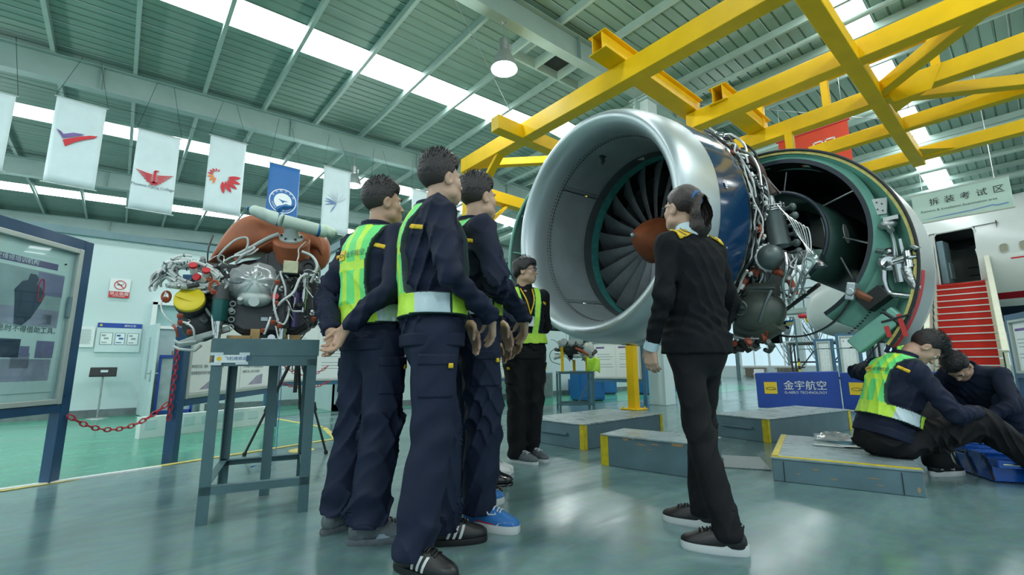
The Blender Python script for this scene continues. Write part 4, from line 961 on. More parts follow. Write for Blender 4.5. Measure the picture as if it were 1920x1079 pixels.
# ------------------------------------------------------------------ display boards
def board(name, label, p0, p1, zbot, ztop, deco, m=None, post=.07, glass=True, gl=.10, group=None, legs=(True, True), face=1):
    """framed notice board on two posts from p0 to p1 (seen from the right-hand side of p0 > p1 when face = 1)"""
    p0 = V(*p0); p1 = V(*p1); L_ = float(np.linalg.norm(p1 - p0)); a = math.atan2(p1[1] - p0[1], p1[0] - p0[0])
    t = thing(name, label, 'display board', (p0[0], p0[1], 0), a, group); m = m or M['bluepost']; d = post
    for i, x in enumerate((0, L_)):
        mb = MB(); z0 = 0 if legs[i] else zbot - .1; mb.box((x, 0, (ztop + z0) / 2), (d, d, ztop - z0)); mb.build('post', m, t, smooth=False, bevel=.004)
    mb = MB(); mb.box((L_ / 2, 0, ztop - d / 2), (L_ - d, d, d)); mb.build('top_rail', m, t, smooth=False, bevel=.003)
    mb = MB(); mb.box((L_ / 2, 0, zbot - .03), (L_ - d, d, .06)); mb.build('bottom_rail', m, t, smooth=False, bevel=.003)
    f = -1 * face; y = f * d * .30; i0, i1, z0, z1 = d / 2 + .005, L_ - d / 2 - .005, zbot, ztop - d
    mb = MB()
    for x in (i0 + .02, i1 - .02): mb.box((x, y, (z0 + z1) / 2), (.035, .05, z1 - z0))
    for z in (z0 + .02, z1 - .02): mb.box(((i0 + i1) / 2, y, z), (i1 - i0 - .075, .05, .035))
    mb.build('case_frame', M['alu'], t, smooth=False, bevel=.004)
    mb = MB(); mb.box(((i0 + i1) / 2, y * .2, (z0 + z1) / 2), (i1 - i0, .012, z1 - z0)); mb.build('back_panel', M['paper'], t, smooth=False)
    if glass:
        mb = MB(); mb.box(((i0 + i1) / 2, y * 1.25, (z0 + z1) / 2), (i1 - i0 - .07, .003, z1 - z0 - .07)); mb.build('glass_pane', M['glass'], t, smooth=False)
    if deco: deco(t, i0 + .04, i1 - .04, z0 + .04, z1 - .04, y * .2 + f * .008, f)
    return t
def rects(t, name, m, rs, y, f, lay=.0015):
    mb = MB()
    for (x0, z0, x1, z1) in rs: mb.box(((x0 + x1) / 2, y + f * lay, (z0 + z1) / 2), (abs(x1 - x0), .0016, abs(z1 - z0)))
    o = mb.build(name, m, t, smooth=False); return o
def letters(t, s, size, x, z, y, f, m, align='LEFT', name='lettering', sq=1.0):
    mb = MB(); mb.text(s, size, (x, y + f * .004, z), EX if f < 0 else (-1, 0, 0), EZ, align=align, depth=.001 * -f if False else .001, squeeze=sq); o = mb.build(name, m, t, smooth=False); o['kind'] = 'stuff'; return o
# nearest board at the left edge: photograph poster of a man leaning at work
LB0 = np.array((-.285, 4.71)); dL = unit(V(math.cos(rad(52)), math.sin(rad(52)), 0))[:2]
def deco_left(t, x0, x1, z0, z1, y, f):
    X = lambda d: x1 - d + .0825      # d = distance from the outer right edge of the case
    rects(t, 'poster_sheet', M['paper'], [(X(1.35), z0 + .05, X(.105), z1 - .03)], y, f)
    rects(t, 'header_band', mat('header_fade', (.16, .11, .30), .5, 0, .4, 1.2), [(X(1.3), 1.487, X(.20), 1.532)], y, f, .003)
    letters(t, '航空维修培训机构', .040, X(.66), 1.498, y, f, M['paperw'])
    rects(t, 'photo_background', M['pgrey'], [(X(1.2), 1.08, X(.14), 1.462)], y, f, .003)
    rects(t, 'photo_aircraft', M['lilac2'], [(X(.33), 1.30, X(.14), 1.455)], y, f, .0045)
    rects(t, 'photo_floor', M['lilac'], [(X(1.2), 1.085, X(.145), 1.20), (X(.26), 1.10, X(.19), 1.17)], y, f, .0035)
    mb = MB(); mb.prism([(X(.44), 1.085), (X(.39), 1.08), (X(.34), 1.13), (X(.285), 1.24), (X(.265), 1.30), (X(.30), 1.345), (X(.335), 1.365), (X(.325), 1.40), (X(.345), 1.43), (X(.385), 1.43), (X(.395), 1.385), (X(.43), 1.37), (X(.47), 1.31), (X(.46), 1.26), (X(.45), 1.18)], .0015, (0, y + f * .006, 0), EX, EZ); mb.build('photo_worker', M['pnavy'], t, smooth=False)
    mb = MB(); c = (X(.30), 1.33); mb.tube([V(c[0] + .020 * math.cos(k * .314), y + f * .008, c[1] + .08 * math.sin(k * .314)) for k in range(20)], .0035, 5, closed=True); mb.build('red_circle', M['red'], t)
    letters(t, '休息时不得借助工具。', .047, X(.585), 1.040, y, f, M['ink'])
    rects(t, 'photo_floor', M['lilac'], [(X(1.0), .715, X(.145), .86), (X(.42), .80, X(.30), .90)], y, f, .003)
    rects(t, 'photo_panel', M['pnavy'], [(X(1.0), .87, X(.375), .99)], y, f, .0045)
    for r_ in ((X(.265), .87, X(.14), .985), (X(.37), .88, X(.31), .945)): rects(t, 'photo_panel', M['lilac2'], [r_], y, f, .0045)
    mb = MB(); c = (X(.56), .775); mb.tube([V(c[0] + .05 * math.cos(k * .314), y + f * .008, c[1] + .018 * math.sin(k * .314)) for k in range(20)], .0035, 5, closed=True); mb.build('red_circle', M['red'], t)
    mb = MB(); mb.cyl((X(.15), y + f * .004, 1.545), (X(.15), y + f * .012, 1.545), .006, n=10); mb.build('pin', M['black'], t)
    mb = MB(); mb.box((X(.09), y + f * .02, 1.24), (.014, .02, .15)); mb.build('case_latch', M['trimgrey'], t, smooth=False)
P0 = LB0 - dL * 1.5
board('display_board', 'dark blue framed poster case with photograph of a leaning worker, at the left edge', (P0[0], P0[1], 0), (LB0[0], LB0[1], 0), .545, 1.755, deco_left, post=.075)
# wide board behind the engine stand, its far end hidden by the men
def textsheets(n, title=True, hue=0):
    def deco(t, x0, x1, z0, z1, y, f):
        w = (x1 - x0) / n
        for k in range(n):
            a, b = x0 + w * k + .015, x0 + w * (k + 1) - .015
            rects(t, 'poster_sheet', M['paperw'], [(a, z0 + .01, b, z1 - .01)], y, f)
            L_ = []; zt = z1 - .12
            rects(t, 'header_band', M['purple'], [(a + .04, zt, a + (b - a) * .5, zt + .035)], y, f, .003)
            zt -= .12
            while zt > z0 + .14:
                L_.append((a + .06, zt, b - .05 - .25 * (b - a) * random.random(), zt + .010)); zt -= .05 if len(L_) % 3 else .10
            mb = MB()
            for (p, q, r, s) in L_: mb.box(((p + r) / 2, y + f * .003, (q + s) / 2), (r - p, .001, s - q))
            o = mb.build('print_lines', M['inkgrey'], t, smooth=False); o['kind'] = 'stuff'
    return deco
def deco_wide(t, x0, x1, z0, z1, y, f):
    w = (x1 - x0) / 2
    for k in range(2):
        a, b = x0 + w * k + .012, x0 + w * (k + 1) - .012
        rects(t, 'poster_sheet', M['paperw'], [(a, z0 + .005, b, z1 - .01)], y, f)
        mb = MB(); mb.prism([(a + .22, z0 + .03), (a + .62, z0 + .03), (a + .62, z0 + .15), (a + .45, z0 + .13)], .001, (0, y + f * .003, 0), EX, EZ); mb.build('printed_bridge', M['lilac'], t, smooth=False)
        rects(t, 'header_band', M['purple'], [(a + .05, z1 - .14, b - .35, z1 - .09)], y, f, .003)
        letters(t, '休息区打闹、喧哗，不得在桌椅、墙壁' if k == 0 else '工人等需要严格、按照规章操作使用', .036, a + .05, .79, y, f, M['ink']); letters(t, '保持教室的环境干净整齐。' if k == 0 else '设备和工具，由专人负责保管', .036, a + .05, .73, y, f, M['ink'])
board('display_board', 'blue framed notice board seen through the legs of the engine stand', (.42, 4.97, 0), (1.66, 6.90, 0), .52, 1.62, deco_wide, post=.085, glass=False)
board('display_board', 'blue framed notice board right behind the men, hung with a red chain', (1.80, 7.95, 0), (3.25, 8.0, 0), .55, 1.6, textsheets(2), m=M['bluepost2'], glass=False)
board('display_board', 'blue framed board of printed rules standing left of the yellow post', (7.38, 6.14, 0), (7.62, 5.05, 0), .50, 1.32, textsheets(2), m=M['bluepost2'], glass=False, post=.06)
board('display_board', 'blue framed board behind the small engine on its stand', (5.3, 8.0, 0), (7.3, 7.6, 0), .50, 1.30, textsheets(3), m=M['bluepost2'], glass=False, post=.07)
# red plastic chains
def chain(label, p, q, sag, n, m=M['chainred'], r=.0055, ll=.052, lw=.03):
    p, q = V(*p), V(*q); pts = [p + (q - p) * t - V(0, 0, sag * 4 * t * (1 - t)) for t in np.linspace(0, 1, n + 1)]
    t = thing('red_chain', label, 'chain', tuple(p), 0, None)
    for i in range(n):
        a, b = pts[i] - p, pts[i + 1] - p; d = unit(b - a); up = V(0, 0, 1) if abs(d[2]) < .9 else V(1, 0, 0); sd = unit(np.cross(d, up)); w = sd if i % 2 else np.cross(d, sd); c = (a + b) / 2; l = np.linalg.norm(b - a) * .62
        mb = MB(); mb.tube([c + d * l * math.cos(k * math.pi / 6) + w * lw * .5 * math.sin(k * math.pi / 6) for k in range(12)], r, 5, closed=True); mb.build('chain_link', m, t)
chain('red chain hanging between the poster case and the blue post beside the stand', (-.235, 4.69, .46), (.36, 4.93, .50), .155, 17)
chain('short red chain end hanging straight down the blue post', (.385, 4.90, .98), (.375, 4.90, .36), 0, 15)
chain('red chain hanging behind the men beside the notice board', (1.70, 6.92, .86), (2.35, 6.9, .80), .16, 16)
chain('lower red chain between the notice board and the men', (1.73, 6.85, .58), (2.4, 6.95, .58), .09, 16)

# ------------------------------------------------------------------ things on and before the left wall
WY = 10.28
def plate(name, label, cat, x, z, w, h, m, deco=None, d=.012, y=WY):
    t = thing(name, label, cat, (x, y, z)); mb = MB(); mb.box((0, 0, 0), (w, d, h)); mb.build('panel', m, t, smooth=False, bevel=.002)
    if deco: deco(t, w, h, -d / 2)
    return t
def d_nosmoke(t, w, h, y):
    rects(t, 'red_band', M['red'], [(-w / 2, -h / 2, w / 2, -h / 2 + .105)], y, -1)
    letters(t, '禁止吸烟', .062, 0, -h / 2 + .045, y, -1, M['white'], 'CENTER'); letters(t, 'NO SMOKING', .026, 0, -h / 2 + .016, y, -1, M['white'], 'CENTER')
    mb = MB(); mb.tube([V(.075 * math.cos(k * .262), y - .004, .055 + .075 * math.sin(k * .262)) for k in range(24)], .006, 6, closed=True); mb.bar((-.05, y - .004, .105), (.05, y - .004, .005), .006, .012); mb.build('prohibition_ring', M['red'], t)
    rects(t, 'cigarette', M['ink'], [(-.04, .05, .03, .064)], y, -1, .002); rects(t, 'smoke_curl', M['ink'], [(.035, .06, .042, .09)], y, -1, .002)
plate('no_smoking_sign', 'white and red no smoking sign on the left wall', 'sign', -.105, 2.15, .27, .33, M['white'], d_nosmoke)
plate('no_smoking_sign', 'no smoking sign on the wall right of the engine stand', 'sign', 3.45, 1.78, .2, .26, M['white'], d_nosmoke, y=8.37)
def d_notice(t, w, h, y):
    rects(t, 'blue_header', M['blue'], [(-w / 2, h / 2 - .08, w / 2, h / 2)], y, -1); letters(t, '通知公告', .04, .05, h / 2 - .055, y, -1, M['white'])
    rects(t, 'yellow_logo', M['logo'], [(-w / 2 + .03, h / 2 - .055, -w / 2 + .06, h / 2 - .025)], y, -1, .003)
    for k, (x0, x1) in enumerate(((-.24, -.08), (-.05, .08), (.11, .26))):
        rects(t, 'frame_edge', M['ink'], [(x0, -.12, x1, .08)], y, -1, .002); rects(t, 'paper_sheet', M['paperw'], [(x0 + .006, -.114, x1 - .006, .074)], y, -1, .004)
        rects(t, 'print_block', [M['inkgrey'], M['bluecab'], M['inkgrey']][k], [(x0 + .02, .02, x0 + .07, .05), (x0 + .05, -.03, x0 + .11, .0), (x0 + .02, -.09, x0 + .09, -.075)], y, -1, .006)
plate('notice_board', 'white notice board with blue header on the left wall', 'notice board', -.03, 1.30, .58, .49, M['whitewall'], d_notice, .02)
def d_lines(t, w, h, y):
    mb = MB()
    for k in range(13): mb.box((-.01, y - .002, h / 2 - .05 - .019 * k), (w * .75 * random.uniform(.7, 1), .001, .006))
    o = mb.build('print_lines', M['inkgrey'], t, smooth=False); o['kind'] = 'stuff'
plate('framed_paper', 'framed printed paper left of the notice board', 'paper', -.44, 1.30, .2, .34, M['paperw'], d_lines)
# door frame, open door leaf, cabinet in the doorway
d1 = sempty('door_1', (.40, 10.24, 0))
mb = MB()
mb.box((.0, 0, .97), (.07, .16, 1.94)); mb.box((.85, 0, .97), (.07, .16, 1.94)); mb.box((.42, 0, 1.93), (.92, .16, .07)); mb.box((.42, 0, 1.50), (.85, .08, .05)); mb.build('door_frame', M['white'], d1, smooth=False)
mb = MB(); mb.box((.42, .02, 1.71), (.80, .01, .38)); mb.build('transom_pane', M['glass'], d1, smooth=False)
mb = MB(); mb.box((.42, .03, .75), (.80, .02, 1.5)); mb.build('dark_room', mat('room_beyond', (.42, .55, .60), .6), d1, smooth=False)
d2 = sempty('door_2', (.34, 10.2, 0), rad(-82))
mb = MB(); mb.box((.40, 0, .76), (.80, .04, 1.5)); mb.build('door_leaf', M['bannerw'], d2, smooth=False, bevel=.004)
mb = MB(); mb.box((.74, -.025, .66), (.045, .012, .18)); mb.cyl((.74, -.03, .70), (.74, -.07, .70), .010, n=8); mb.cyl((.74, -.07, .70), (.63, -.07, .70), .009, n=8); mb.box((.74, .025, .66), (.045, .012, .18)); mb.cyl((.74, .03, .70), (.74, .07, .70), .010, n=8); mb.cyl((.74, .07, .70), (.63, .07, .70), .009, n=8); mb.build('door_handle', M['chrome'], d2)
mb = MB(); mb.box((.40, -.024, .95), (.10, .006, .70)); mb.build('door_window', M['dayglass'] or M['pgrey'], d2, smooth=False)
t = thing('storage_rack', 'blue edged cupboard standing in the doorway', 'cupboard', (.80, 10.05, 0))
mb = MB(); mb.box((0, 0, .48), (.50, .3, .96)); mb.build('body', M['pgrey'], t, smooth=False)
for c, d in (((0, -.16, .98), (.54, .04, .05)), ((-.25, -.16, .49), (.04, .04, .94)), ((.25, -.16, .49), (.04, .04, .94)), ((0, -.16, .05), (.5, .04, .05))):
    mb = MB(); mb.box(c, d); mb.build('edge_bar', M['blue'], t, smooth=False)
mb = MB(); mb.box((0, 0, .04), (.3, .2, .08)); o = mb.build('cardboard_box', M['rawwood'], None, smooth=False, bevel=.003); o.location = (.86, 10.05, 1.007); tag(o, 'small open cardboard box on top of the blue edged cupboard', 'box')
# lectern sign on a thin pole
t = thing('sign_stand', 'black tilted sign plate on a thin pole before the left wall', 'sign stand', (-.16, 9.95, 0))
mb = MB(); mb.lathe([(0, .02), (.14, .015), (.15, 0), (0, 0)], n=24); mb.build('base', M['steel'], t)
mb = MB(); mb.cyl((0, 0, .015), (0, 0, .70), .014, n=10); mb.build('pole', M['steel'], t)
mb = MB(); mb.box((0, -.02, .73), (.33, .22, .02), R=rotx(rad(38))); mb.build('sign_plate', M['black'], t, smooth=False, bevel=.003)
mb = MB(); mb.box((.01, -.028, .742), (.09, .06, .004), R=rotx(rad(38))); mb.build('label_sticker', M['pgrey'], t, smooth=False)
# low white socket box row under the wide board
t = thing('cable_trunking', 'low white trunking with a row of sockets on the floor behind the stand', 'trunking', (1.0, 7.1, 0), rad(20))
mb = MB(); mb.box((0, 0, .12), (1.6, .10, .24)); mb.build('body', M['white'], t, smooth=False, bevel=.004)
for k in range(8):
    mb = MB(); mb.box((-.7 + .2 * k, -.053, .15), (.12, .008, .10)); mb.cyl((-.73 + .2 * k, -.058, .18), (-.73 + .2 * k, -.062, .18), .006, n=6); mb.build('socket', M['bannerw'], t, smooth=False)
# floor tripod with a small hook hanging
t = thing('tripod', 'black tripod standing behind the engine stand', 'tripod', (1.32, 4.75, 0))
for (x, y) in ((-.36, .11), (.22, -.30), (.18, .28)):
    mb = MB(); mb.cyl((0, 0, .98), (x * .55, y * .55, .44), .015, n=8); mb.cyl((x * .5, y * .5, .5), (x, y, .02), .011, n=8); mb.cyl((x * .56, y * .56, .46), (x * .62, y * .62, .38), .022, n=8); mb.cyl((x, y, .03), (x * 1.01, y * 1.01, 0), .017, n=8); mb.build('leg', M['black'], t)
mb = MB(); mb.cyl((0, 0, .55), (0, 0, 1.15), .018, n=10); mb.box((0, 0, 1.18), (.06, .06, .08)); mb.cyl((-.2, .05, .84), (.1, 0, .84), .006, n=6); mb.build('centre_column', M['black'], t)
mb = MB(); mb.cyl((-.04, 0, .92), (-.04, 0, .82), .02, .01, n=10); mb.tube([(-.04, 0, .83), (-.04, 0, .77), (-.03, 0, .75), (-.02, 0, .765)], .005, 6); mb.build('hook', M['black'], t)
mb = MB(); mb.tube(spline([(1.20, 4.9, .95), (1.22, 4.85, .6), (1.18, 4.7, .25), (1.10, 4.45, .004), (.9, 4.3, .004)], 8), .004, 5); tag(mb.build('blue_cable', M['bluecab'], None), 'thin blue cable hanging to the floor behind the stand', 'cable')
mb = MB(); mb.lathe([(0, .004), (.11, .004), (.115, 0)], n=24); o = mb.build('floor_marker', M['yellowline'], None); o.location = (1.43, 4.80, .001); tag(o, 'round yellow marker stuck to the floor behind the stand', 'marker')
# ------------------------------------------------------------------ steel stand with the small engine on it; local x = right, y = away
SA = rad(-15)
st = thing('engine_stand', 'grey steel angle iron stand carrying the small engine', 'stand', (.385, 2.935, 0), SA)
S_ = M['steelgrey']
def sb(name, mb, m=None, **k): return mb.build(name, m or S_, st, **{'smooth': False, **k})
SW, SD = .518, .80
for x, y in ((0, 0), (SW, 0), (0, SD), (SW, SD)):
    mb = MB(); sx = 1 if x == 0 else -1; sy = 1 if y == 0 else -1
    mb.box((x + sx * .024, y, .42), (.052, .006, .84)); mb.box((x, y + sy * .024, .42), (.006, .052, .84)); sb('leg', mb)
for z, h in ((.83, .055), (.165, .042)):
    for (p, q) in (((0, 0), (SW, 0)), ((0, SD), (SW, SD)), ((0, 0), (0, SD)), ((SW, 0), (SW, SD))):
        mb = MB(); p3 = V(*p, z); q3 = V(*q, z); mb.bar(p3, q3, .006, h); d = V(.02, 0, 0) if p[0] == q[0] == 0 else V(-.02, 0, 0) if p[0] == q[0] else V(0, .02, 0) if p[1] == 0 else V(0, -.02, 0)
        mb.bar(p3 + d + V(0, 0, h / 2 - .003), q3 + d + V(0, 0, h / 2 - .003), .04, .005); sb('rail', mb)
mb = MB(); mb.box((SW * .55, SD * .55, .42), (.055, .04, .82)); sb('middle_post', mb)
# tray box on top
for c, d in (((SW / 2, .0, .905), (SW + .02, .012, .095)), ((SW / 2, SD, .905), (SW + .02, .012, .095)), ((0, SD / 2, .905), (.012, SD, .095)), ((SW, SD / 2, .905), (.012, SD, .095)), ((SW / 2, SD / 2, .868), (SW, SD, .012))):
    mb = MB(); mb.box(c, d); sb('tray_side', mb, bevel=.002)
mb = MB(); mb.box((-.012, .10, .885), (.012, .12, .13)); sb('cardboard_edge', mb, M['rawwood'])
# paper label with tape
mb = MB(); mb.box((.085, -.008, .842), (.15, .002, .042)); sb('paper_label', mb, M['paperw'])
mb = MB(); mb.text('飞机维修部件', .022, (.055, -.010, .836), EX, EZ); o = sb('lettering', mb, M['bluecab']); o['kind'] = 'stuff'
mb = MB(); mb.lathe([(0, 0), (.012, 0)], c=(.032, -.0105, .842), axis=(0, -1, 0), n=16); sb('yellow_logo', mb, M['logo'])
for x, z, w in ((.02, .868, .06), (.15, .868, .05), (.02, .815, .05), (.14, .818, .06)):
    mb = MB(); mb.box((x, -.0095, z), (w, .001, .016)); sb('tape', mb, M['bannerw'])

apu = thing('auxiliary_engine', 'small exposed engine with orange ducts, wiring and plastic wrap on the steel stand', 'engine', (.385, 2.935, 0), SA)
M['gearbox'] = mat('gearbox_graphite', (.055, .062, .066), .45, .35, .12, 14)
M['terracotta'] = mat('terracotta_duct', (.40, .125, .055), .45, 0, .22, 5, bump=.05, bscale=30)
M['capyellow'] = mat('cap_yellow', (.78, .62, .02), .4, 0, .06, 8)
M['filtergreen'] = mat('filter_green', (.015, .11, .105), .3, .2)
M['filterpurple'] = mat('filter_purple', (.11, .09, .22), .25, .3)
M['casegrey'] = mat('casting_grey', (.48, .55, .53), .45, .2, .1, 10)
def ab(name, mb, m, **k): return mb.build(name, m, apu, **k)
# gearbox: faceted trapezoid casting with lip and bolts
mb = MB(); mb.prism([(.02, 1.06), (.10, .985), (.40, .985), (.50, 1.05), (.47, 1.28), (.36, 1.36), (.05, 1.36), (-.01, 1.24)], -.42, (0, .13, 0), (1, 0, 0), (0, 0, 1)); ab('gearbox', mb, M['gearbox'], smooth=False, bevel=.022, seg=3)
mb = MB(); mb.prism([(.06, 1.04), (.12, 1.005), (.39, 1.005), (.46, 1.06), (.44, 1.20), (.06, 1.20)], .02, (0, .13, 0), (1, 0, 0), (0, 0, 1)); ab('gearbox_cover', mb, M['gearbox'], smooth=False, bevel=.01)
mb = MB(); mb.box((.225, .105, 1.075), (.035, .004, .022)); ab('data_plate', mb, M['bannerw'], smooth=False)
mb = MB(); mb.cyl((.27, .12, .965), (.27, .09, .965), .02, n=16); ab('sight_glass', mb, M['chrome'])
# wooden blocks in the tray
for c, d in (((.11, .14, .925), (.13, .10, .10)), ((.185, .14, .945), (.05, .10, .14)), ((.37, .16, .93), (.12, .10, .11)), ((.46, .2, .91), (.06, .1, .08))):
    mb = MB(); mb.box(c, d); ab('wood_block', mb, M['rawwood'], smooth=False, bevel=.003)
mb = MB(); mb.box((.30, .03, .935), (.055, .004, .03)); mb.m = 1; mb.text('APU', .012, (.285, .027, .93), EX, EZ); ab('small_label', mb, [M['paperw'], M['ink']], smooth=False)
# dome wrapped in plastic over a pale casting
mb = MB(); mb.sphere((.17, .10, 1.25), (.075, .08, .085), 24); mb.sphere((.17, .08, 1.19), (.09, .06, .05), 20); mb.cyl((.17, .02, 1.165), (.17, .05, 1.165), .028, n=14); mb.cyl((.10, .03, 1.18), (.10, .06, 1.16), .014, n=10); ab('pale_casting', mb, M['casegrey'])
mb = MB(); rows, cols = 14, 30; vs = []
for i in range(rows):
    t = i / (rows - 1); a = t * math.pi * .93 + .1
    for j in range(cols):
        b = 2 * math.pi * j / cols; w = 1 + .05 * math.sin(5 * b + 4 * t) + .035 * math.sin(11 * b - 5 * t) + .03 * math.sin(17 * b + 9 * t)
        vs.append((.163 + .148 * math.sin(a) * math.cos(b) * w, .15 - .135 * math.cos(a) * w if False else .14 - .12 * math.cos(a) * w, 1.285 + .128 * math.sin(a) * math.sin(b) * w))
mb.add(vs, [(i * cols + j, i * cols + (j + 1) % cols, (i + 1) * cols + (j + 1) % cols, (i + 1) * cols + j) for i in range(rows - 1) for j in range(cols)]); o = ab('plastic_wrap', mb, M['plastic']); o['label'] = 'clear crumpled plastic wrap tied over the casting'
mb = MB(); mb.tube(spline([(.02, .03, 1.285), (.05, .0, 1.265), (.09, .0, 1.262), (.105, .0, 1.27)], 5), .003, 5); ab('wire_hook', mb, M['ink'])
# yellow cap on a black canister, tilted
ax_ = unit(V(-.05, -.86, .34)); yc_ = V(-.14, .05, 1.165)
mb = MB(); mb.lathe([(0, .012), (.060, .012), (.072, .006), (.074, -.012), (.070, -.016)], c=yc_, axis=ax_, n=36); mb.bar(yc_ + ax_ * .014 + V(-.055, 0, .02), yc_ + ax_ * .014 + V(.055, .0, -.02), .03, .006, up=tuple(ax_)); ab('yellow_cap', mb, M['capyellow'])
mb = MB(); mb.lathe([(.070, -.016), (.076, -.02), (.076, -.05), (.068, -.055), (.066, -.20), (.05, -.22)], c=yc_, axis=ax_, n=32); ab('canister', mb, M['rubber'])
mb = MB(); mb.sphere((-.10, .22, 1.05), (.10, .12, .11), 20); mb.box((-.05, .25, 1.15), (.2, .16, .2)); ab('starter_body', mb, M['gearbox'], bevel=.02)
# filter canisters
def canister(x, y, zt, zm, zb, r, m, tip):
    mb = MB(); mb.cyl((x, y, zm), (x, y, zt), r * 1.08, r * .85, 24); mb.sphere((x, y, zt), (r * .85, r * .85, .02), 16); ab('filter_head', mb, M['gearbox'])
    mb = MB(); mb.lathe([(r, zm), (r, zb + .01), (r * .93, zb)], c=(x, y, 0), n=28); ab('filter_bowl', mb, m)
    mb = MB(); z = zb
    for k, (rr_, h) in enumerate(((.026, .02), (.021, .03), (.025, .012), (.018, .03), (.014, .02), (.009, .02))):
        if tip: mb.cyl((x, y, z), (x, y, z - h), rr_, n=14); z -= h
    if tip: ab('drain_valve', mb, M['chrome'])
canister(.005, .05, 1.235, 1.17, 1.05, .040, M['filtergreen'], True)
canister(.385, .10, 1.27, 1.25, 1.03, .026, M['filterpurple'], False)
canister(.325, .08, 1.30, 1.17, 1.02, .036, M['gearbox'], True)
mb = MB(); mb.cyl((.30, .12, 1.18), (.30, .12, 1.37), .045, .04, 20); mb.box((.345, .08, 1.375), (.085, .08, .07)); ab('solenoid_block', mb, M['gearbox'], bevel=.006)
mb = MB(); mb.box((.345, .035, 1.385), (.08, .012, .075)); ab('solenoid_plate', mb, mat('old_paper_yellow', (.55, .56, .36), .5, .2, .2, 20), smooth=False, bevel=.004)
mb = MB(); mb.cyl((.43, .08, 1.20), (.43, .08, 1.33), .018, n=12); mb.cyl((.43, .08, 1.33), (.43, .08, 1.36), .026, n=12); mb.cyl((.43, .08, 1.2), (.43, .08, 1.12), .012, n=10); mb.box((.445, .08, 1.35), (.06, .03, .015)); ab('pressure_sensor', mb, M['chrome'])
# terracotta plenum: domed box with rib seam and the round duct neck pointing at the viewer
def plenum():
    mb = MB(); rows, cols = 13, 24; vs = []
    prof = [(-.10, 1.42, .10, .12), (-.105, 1.47, .14, .15), (-.07, 1.54, .165, .18), (-.02, 1.60, .18, .19), (.05, 1.645, .185, .19), (.14, 1.665, .175, .18), (.24, 1.655, .16, .17), (.33, 1.66, .15, .16), (.42, 1.69, .12, .13), (.48, 1.68, .10, .10), (.52, 1.62, .08, .07), (.535, 1.56, .05, .05)]
    for i, (x, z, ry, rz_) in enumerate(prof):
        for j in range(cols):
            a = 2 * math.pi * j / cols; ca_, sa_ = math.cos(a), math.sin(a); sq = (abs(ca_) ** 4 + abs(sa_) ** 4) ** -.25
            vs.append((x + .05 * sa_ * sq * (1 - i / 11), .46 + ry * ca_ * sq, z + rz_ * sa_ * sq * .72))
    n = len(prof); mb.add(vs, [(i * cols + j, i * cols + (j + 1) % cols, (i + 1) * cols + (j + 1) % cols, (i + 1) * cols + j) for i in range(n - 1) for j in range(cols)] + [tuple(range(cols)), tuple((n - 1) * cols + j for j in range(cols))])
    return mb
ab('plenum', plenum(), M['terracotta'], angle=50, sub=1)
mb = MB(); mb.sphere((.50, .50, 1.60), (.09, .10, .14), 18); mb.sphere((.46, .5, 1.40), (.06, .06, .10), 14); ab('plenum_bulge', mb, M['terracotta'])
for dy in (0, .022):
    mb = MB(); mb.tube(spline([(.03, .28 - dy, 1.45 + dy), (.10, .27 - dy, 1.50 + dy), (.20, .255 - dy, 1.575 + dy), (.26, .25 - dy, 1.61 + dy)], 5), .012, 8); ab('plenum_seam', mb, M['terracotta'] if dy == 0 else M['casegrey'])
ax2 = unit(V(-.06, -.62, .74)); dc = V(.335, .25, 1.60)
mb = MB(); mb.lathe([(.105, -.20), (.110, -.04), (.112, .0), (.104, .012), (.07, .012)], c=dc, axis=ax2, n=36); ab('duct_neck', mb, M['terracotta'])
mb = MB(); mb.lathe([(.066, .010), (.072, .014), (.072, .026), (.05, .03), (.044, .05), (.042, .10)], c=dc, axis=ax2, n=32); x_, y_, _ = frame_to(ax2)
ab('duct_flange', mb, M['casegrey'])
mb = MB()
for k in range(6): q = dc + ax2 * .03 + (x_ * math.cos(k * 1.047) + y_ * math.sin(k * 1.047)) * .058; mb.cyl(q, q + ax2 * .01, .007, n=6)
o = ab('flange_bolt', mb, M['ink']); o['kind'] = 'stuff'
# wrapped pale pipe lying across the neck, blue ties at both ends
w0, w1, w2, w3 = V(.09, .20, 1.765), V(.22, .18, 1.72), V(.28, .16, 1.70), V(.50, .20, 1.675)
wrapm = mat('pale_wrap', (.56, .68, .60), .5, 0, .1, 14, bump=.2, bscale=30)
mb = MB(); mb.tube(spline([w0, w0 * .6 + w1 * .4, w1, w2], 5), [.010, .026, .032, .034, .034, .036, .038, .038, .038, .04, .042, .042, .042, .042, .042, .04], 14); ab('wrapped_pipe', mb, wrapm)
mb = MB(); mb.cyl(w2, w3, .041, n=18); ab('white_pipe', mb, mat('pale_green_pipe', (.52, .64, .56), .4, 0, .06, 10))
mb = MB(); mb.tube(spline([w3, w3 + V(.04, .0, .0), w3 + V(.07, -.01, -.006), w3 + V(.10, -.01, .0)], 3), [.043, .044, .045, .04, .034, .03, .034, .03, .012, .02], 12); ab('wrap_tail', mb, mat('wrap_tail', (.60, .76, .60), .5, 0, .1, 20))
for c, r_ in ((w1 * .45 + w2 * .55, .044), (w3 - V(.012, 0, 0), .044)):
    d = unit(w3 - w2); mb = MB(); mb.cyl(c - d * .008, c + d * .008, r_, n=16); ab('blue_tie', mb, M['bluecab'])
mb = MB(); c = w1 + V(.02, 0, .045); mb.tube(spline([c, c + V(.03, 0, .03), c + V(.07, 0, .035), c + V(.10, .0, .05)], 4), [.012, .02, .02, .018, .014, .016, .02, .018, .014, .012, .010, .008, .002], 6); ab('blue_tie_end', mb, M['bluecab'])
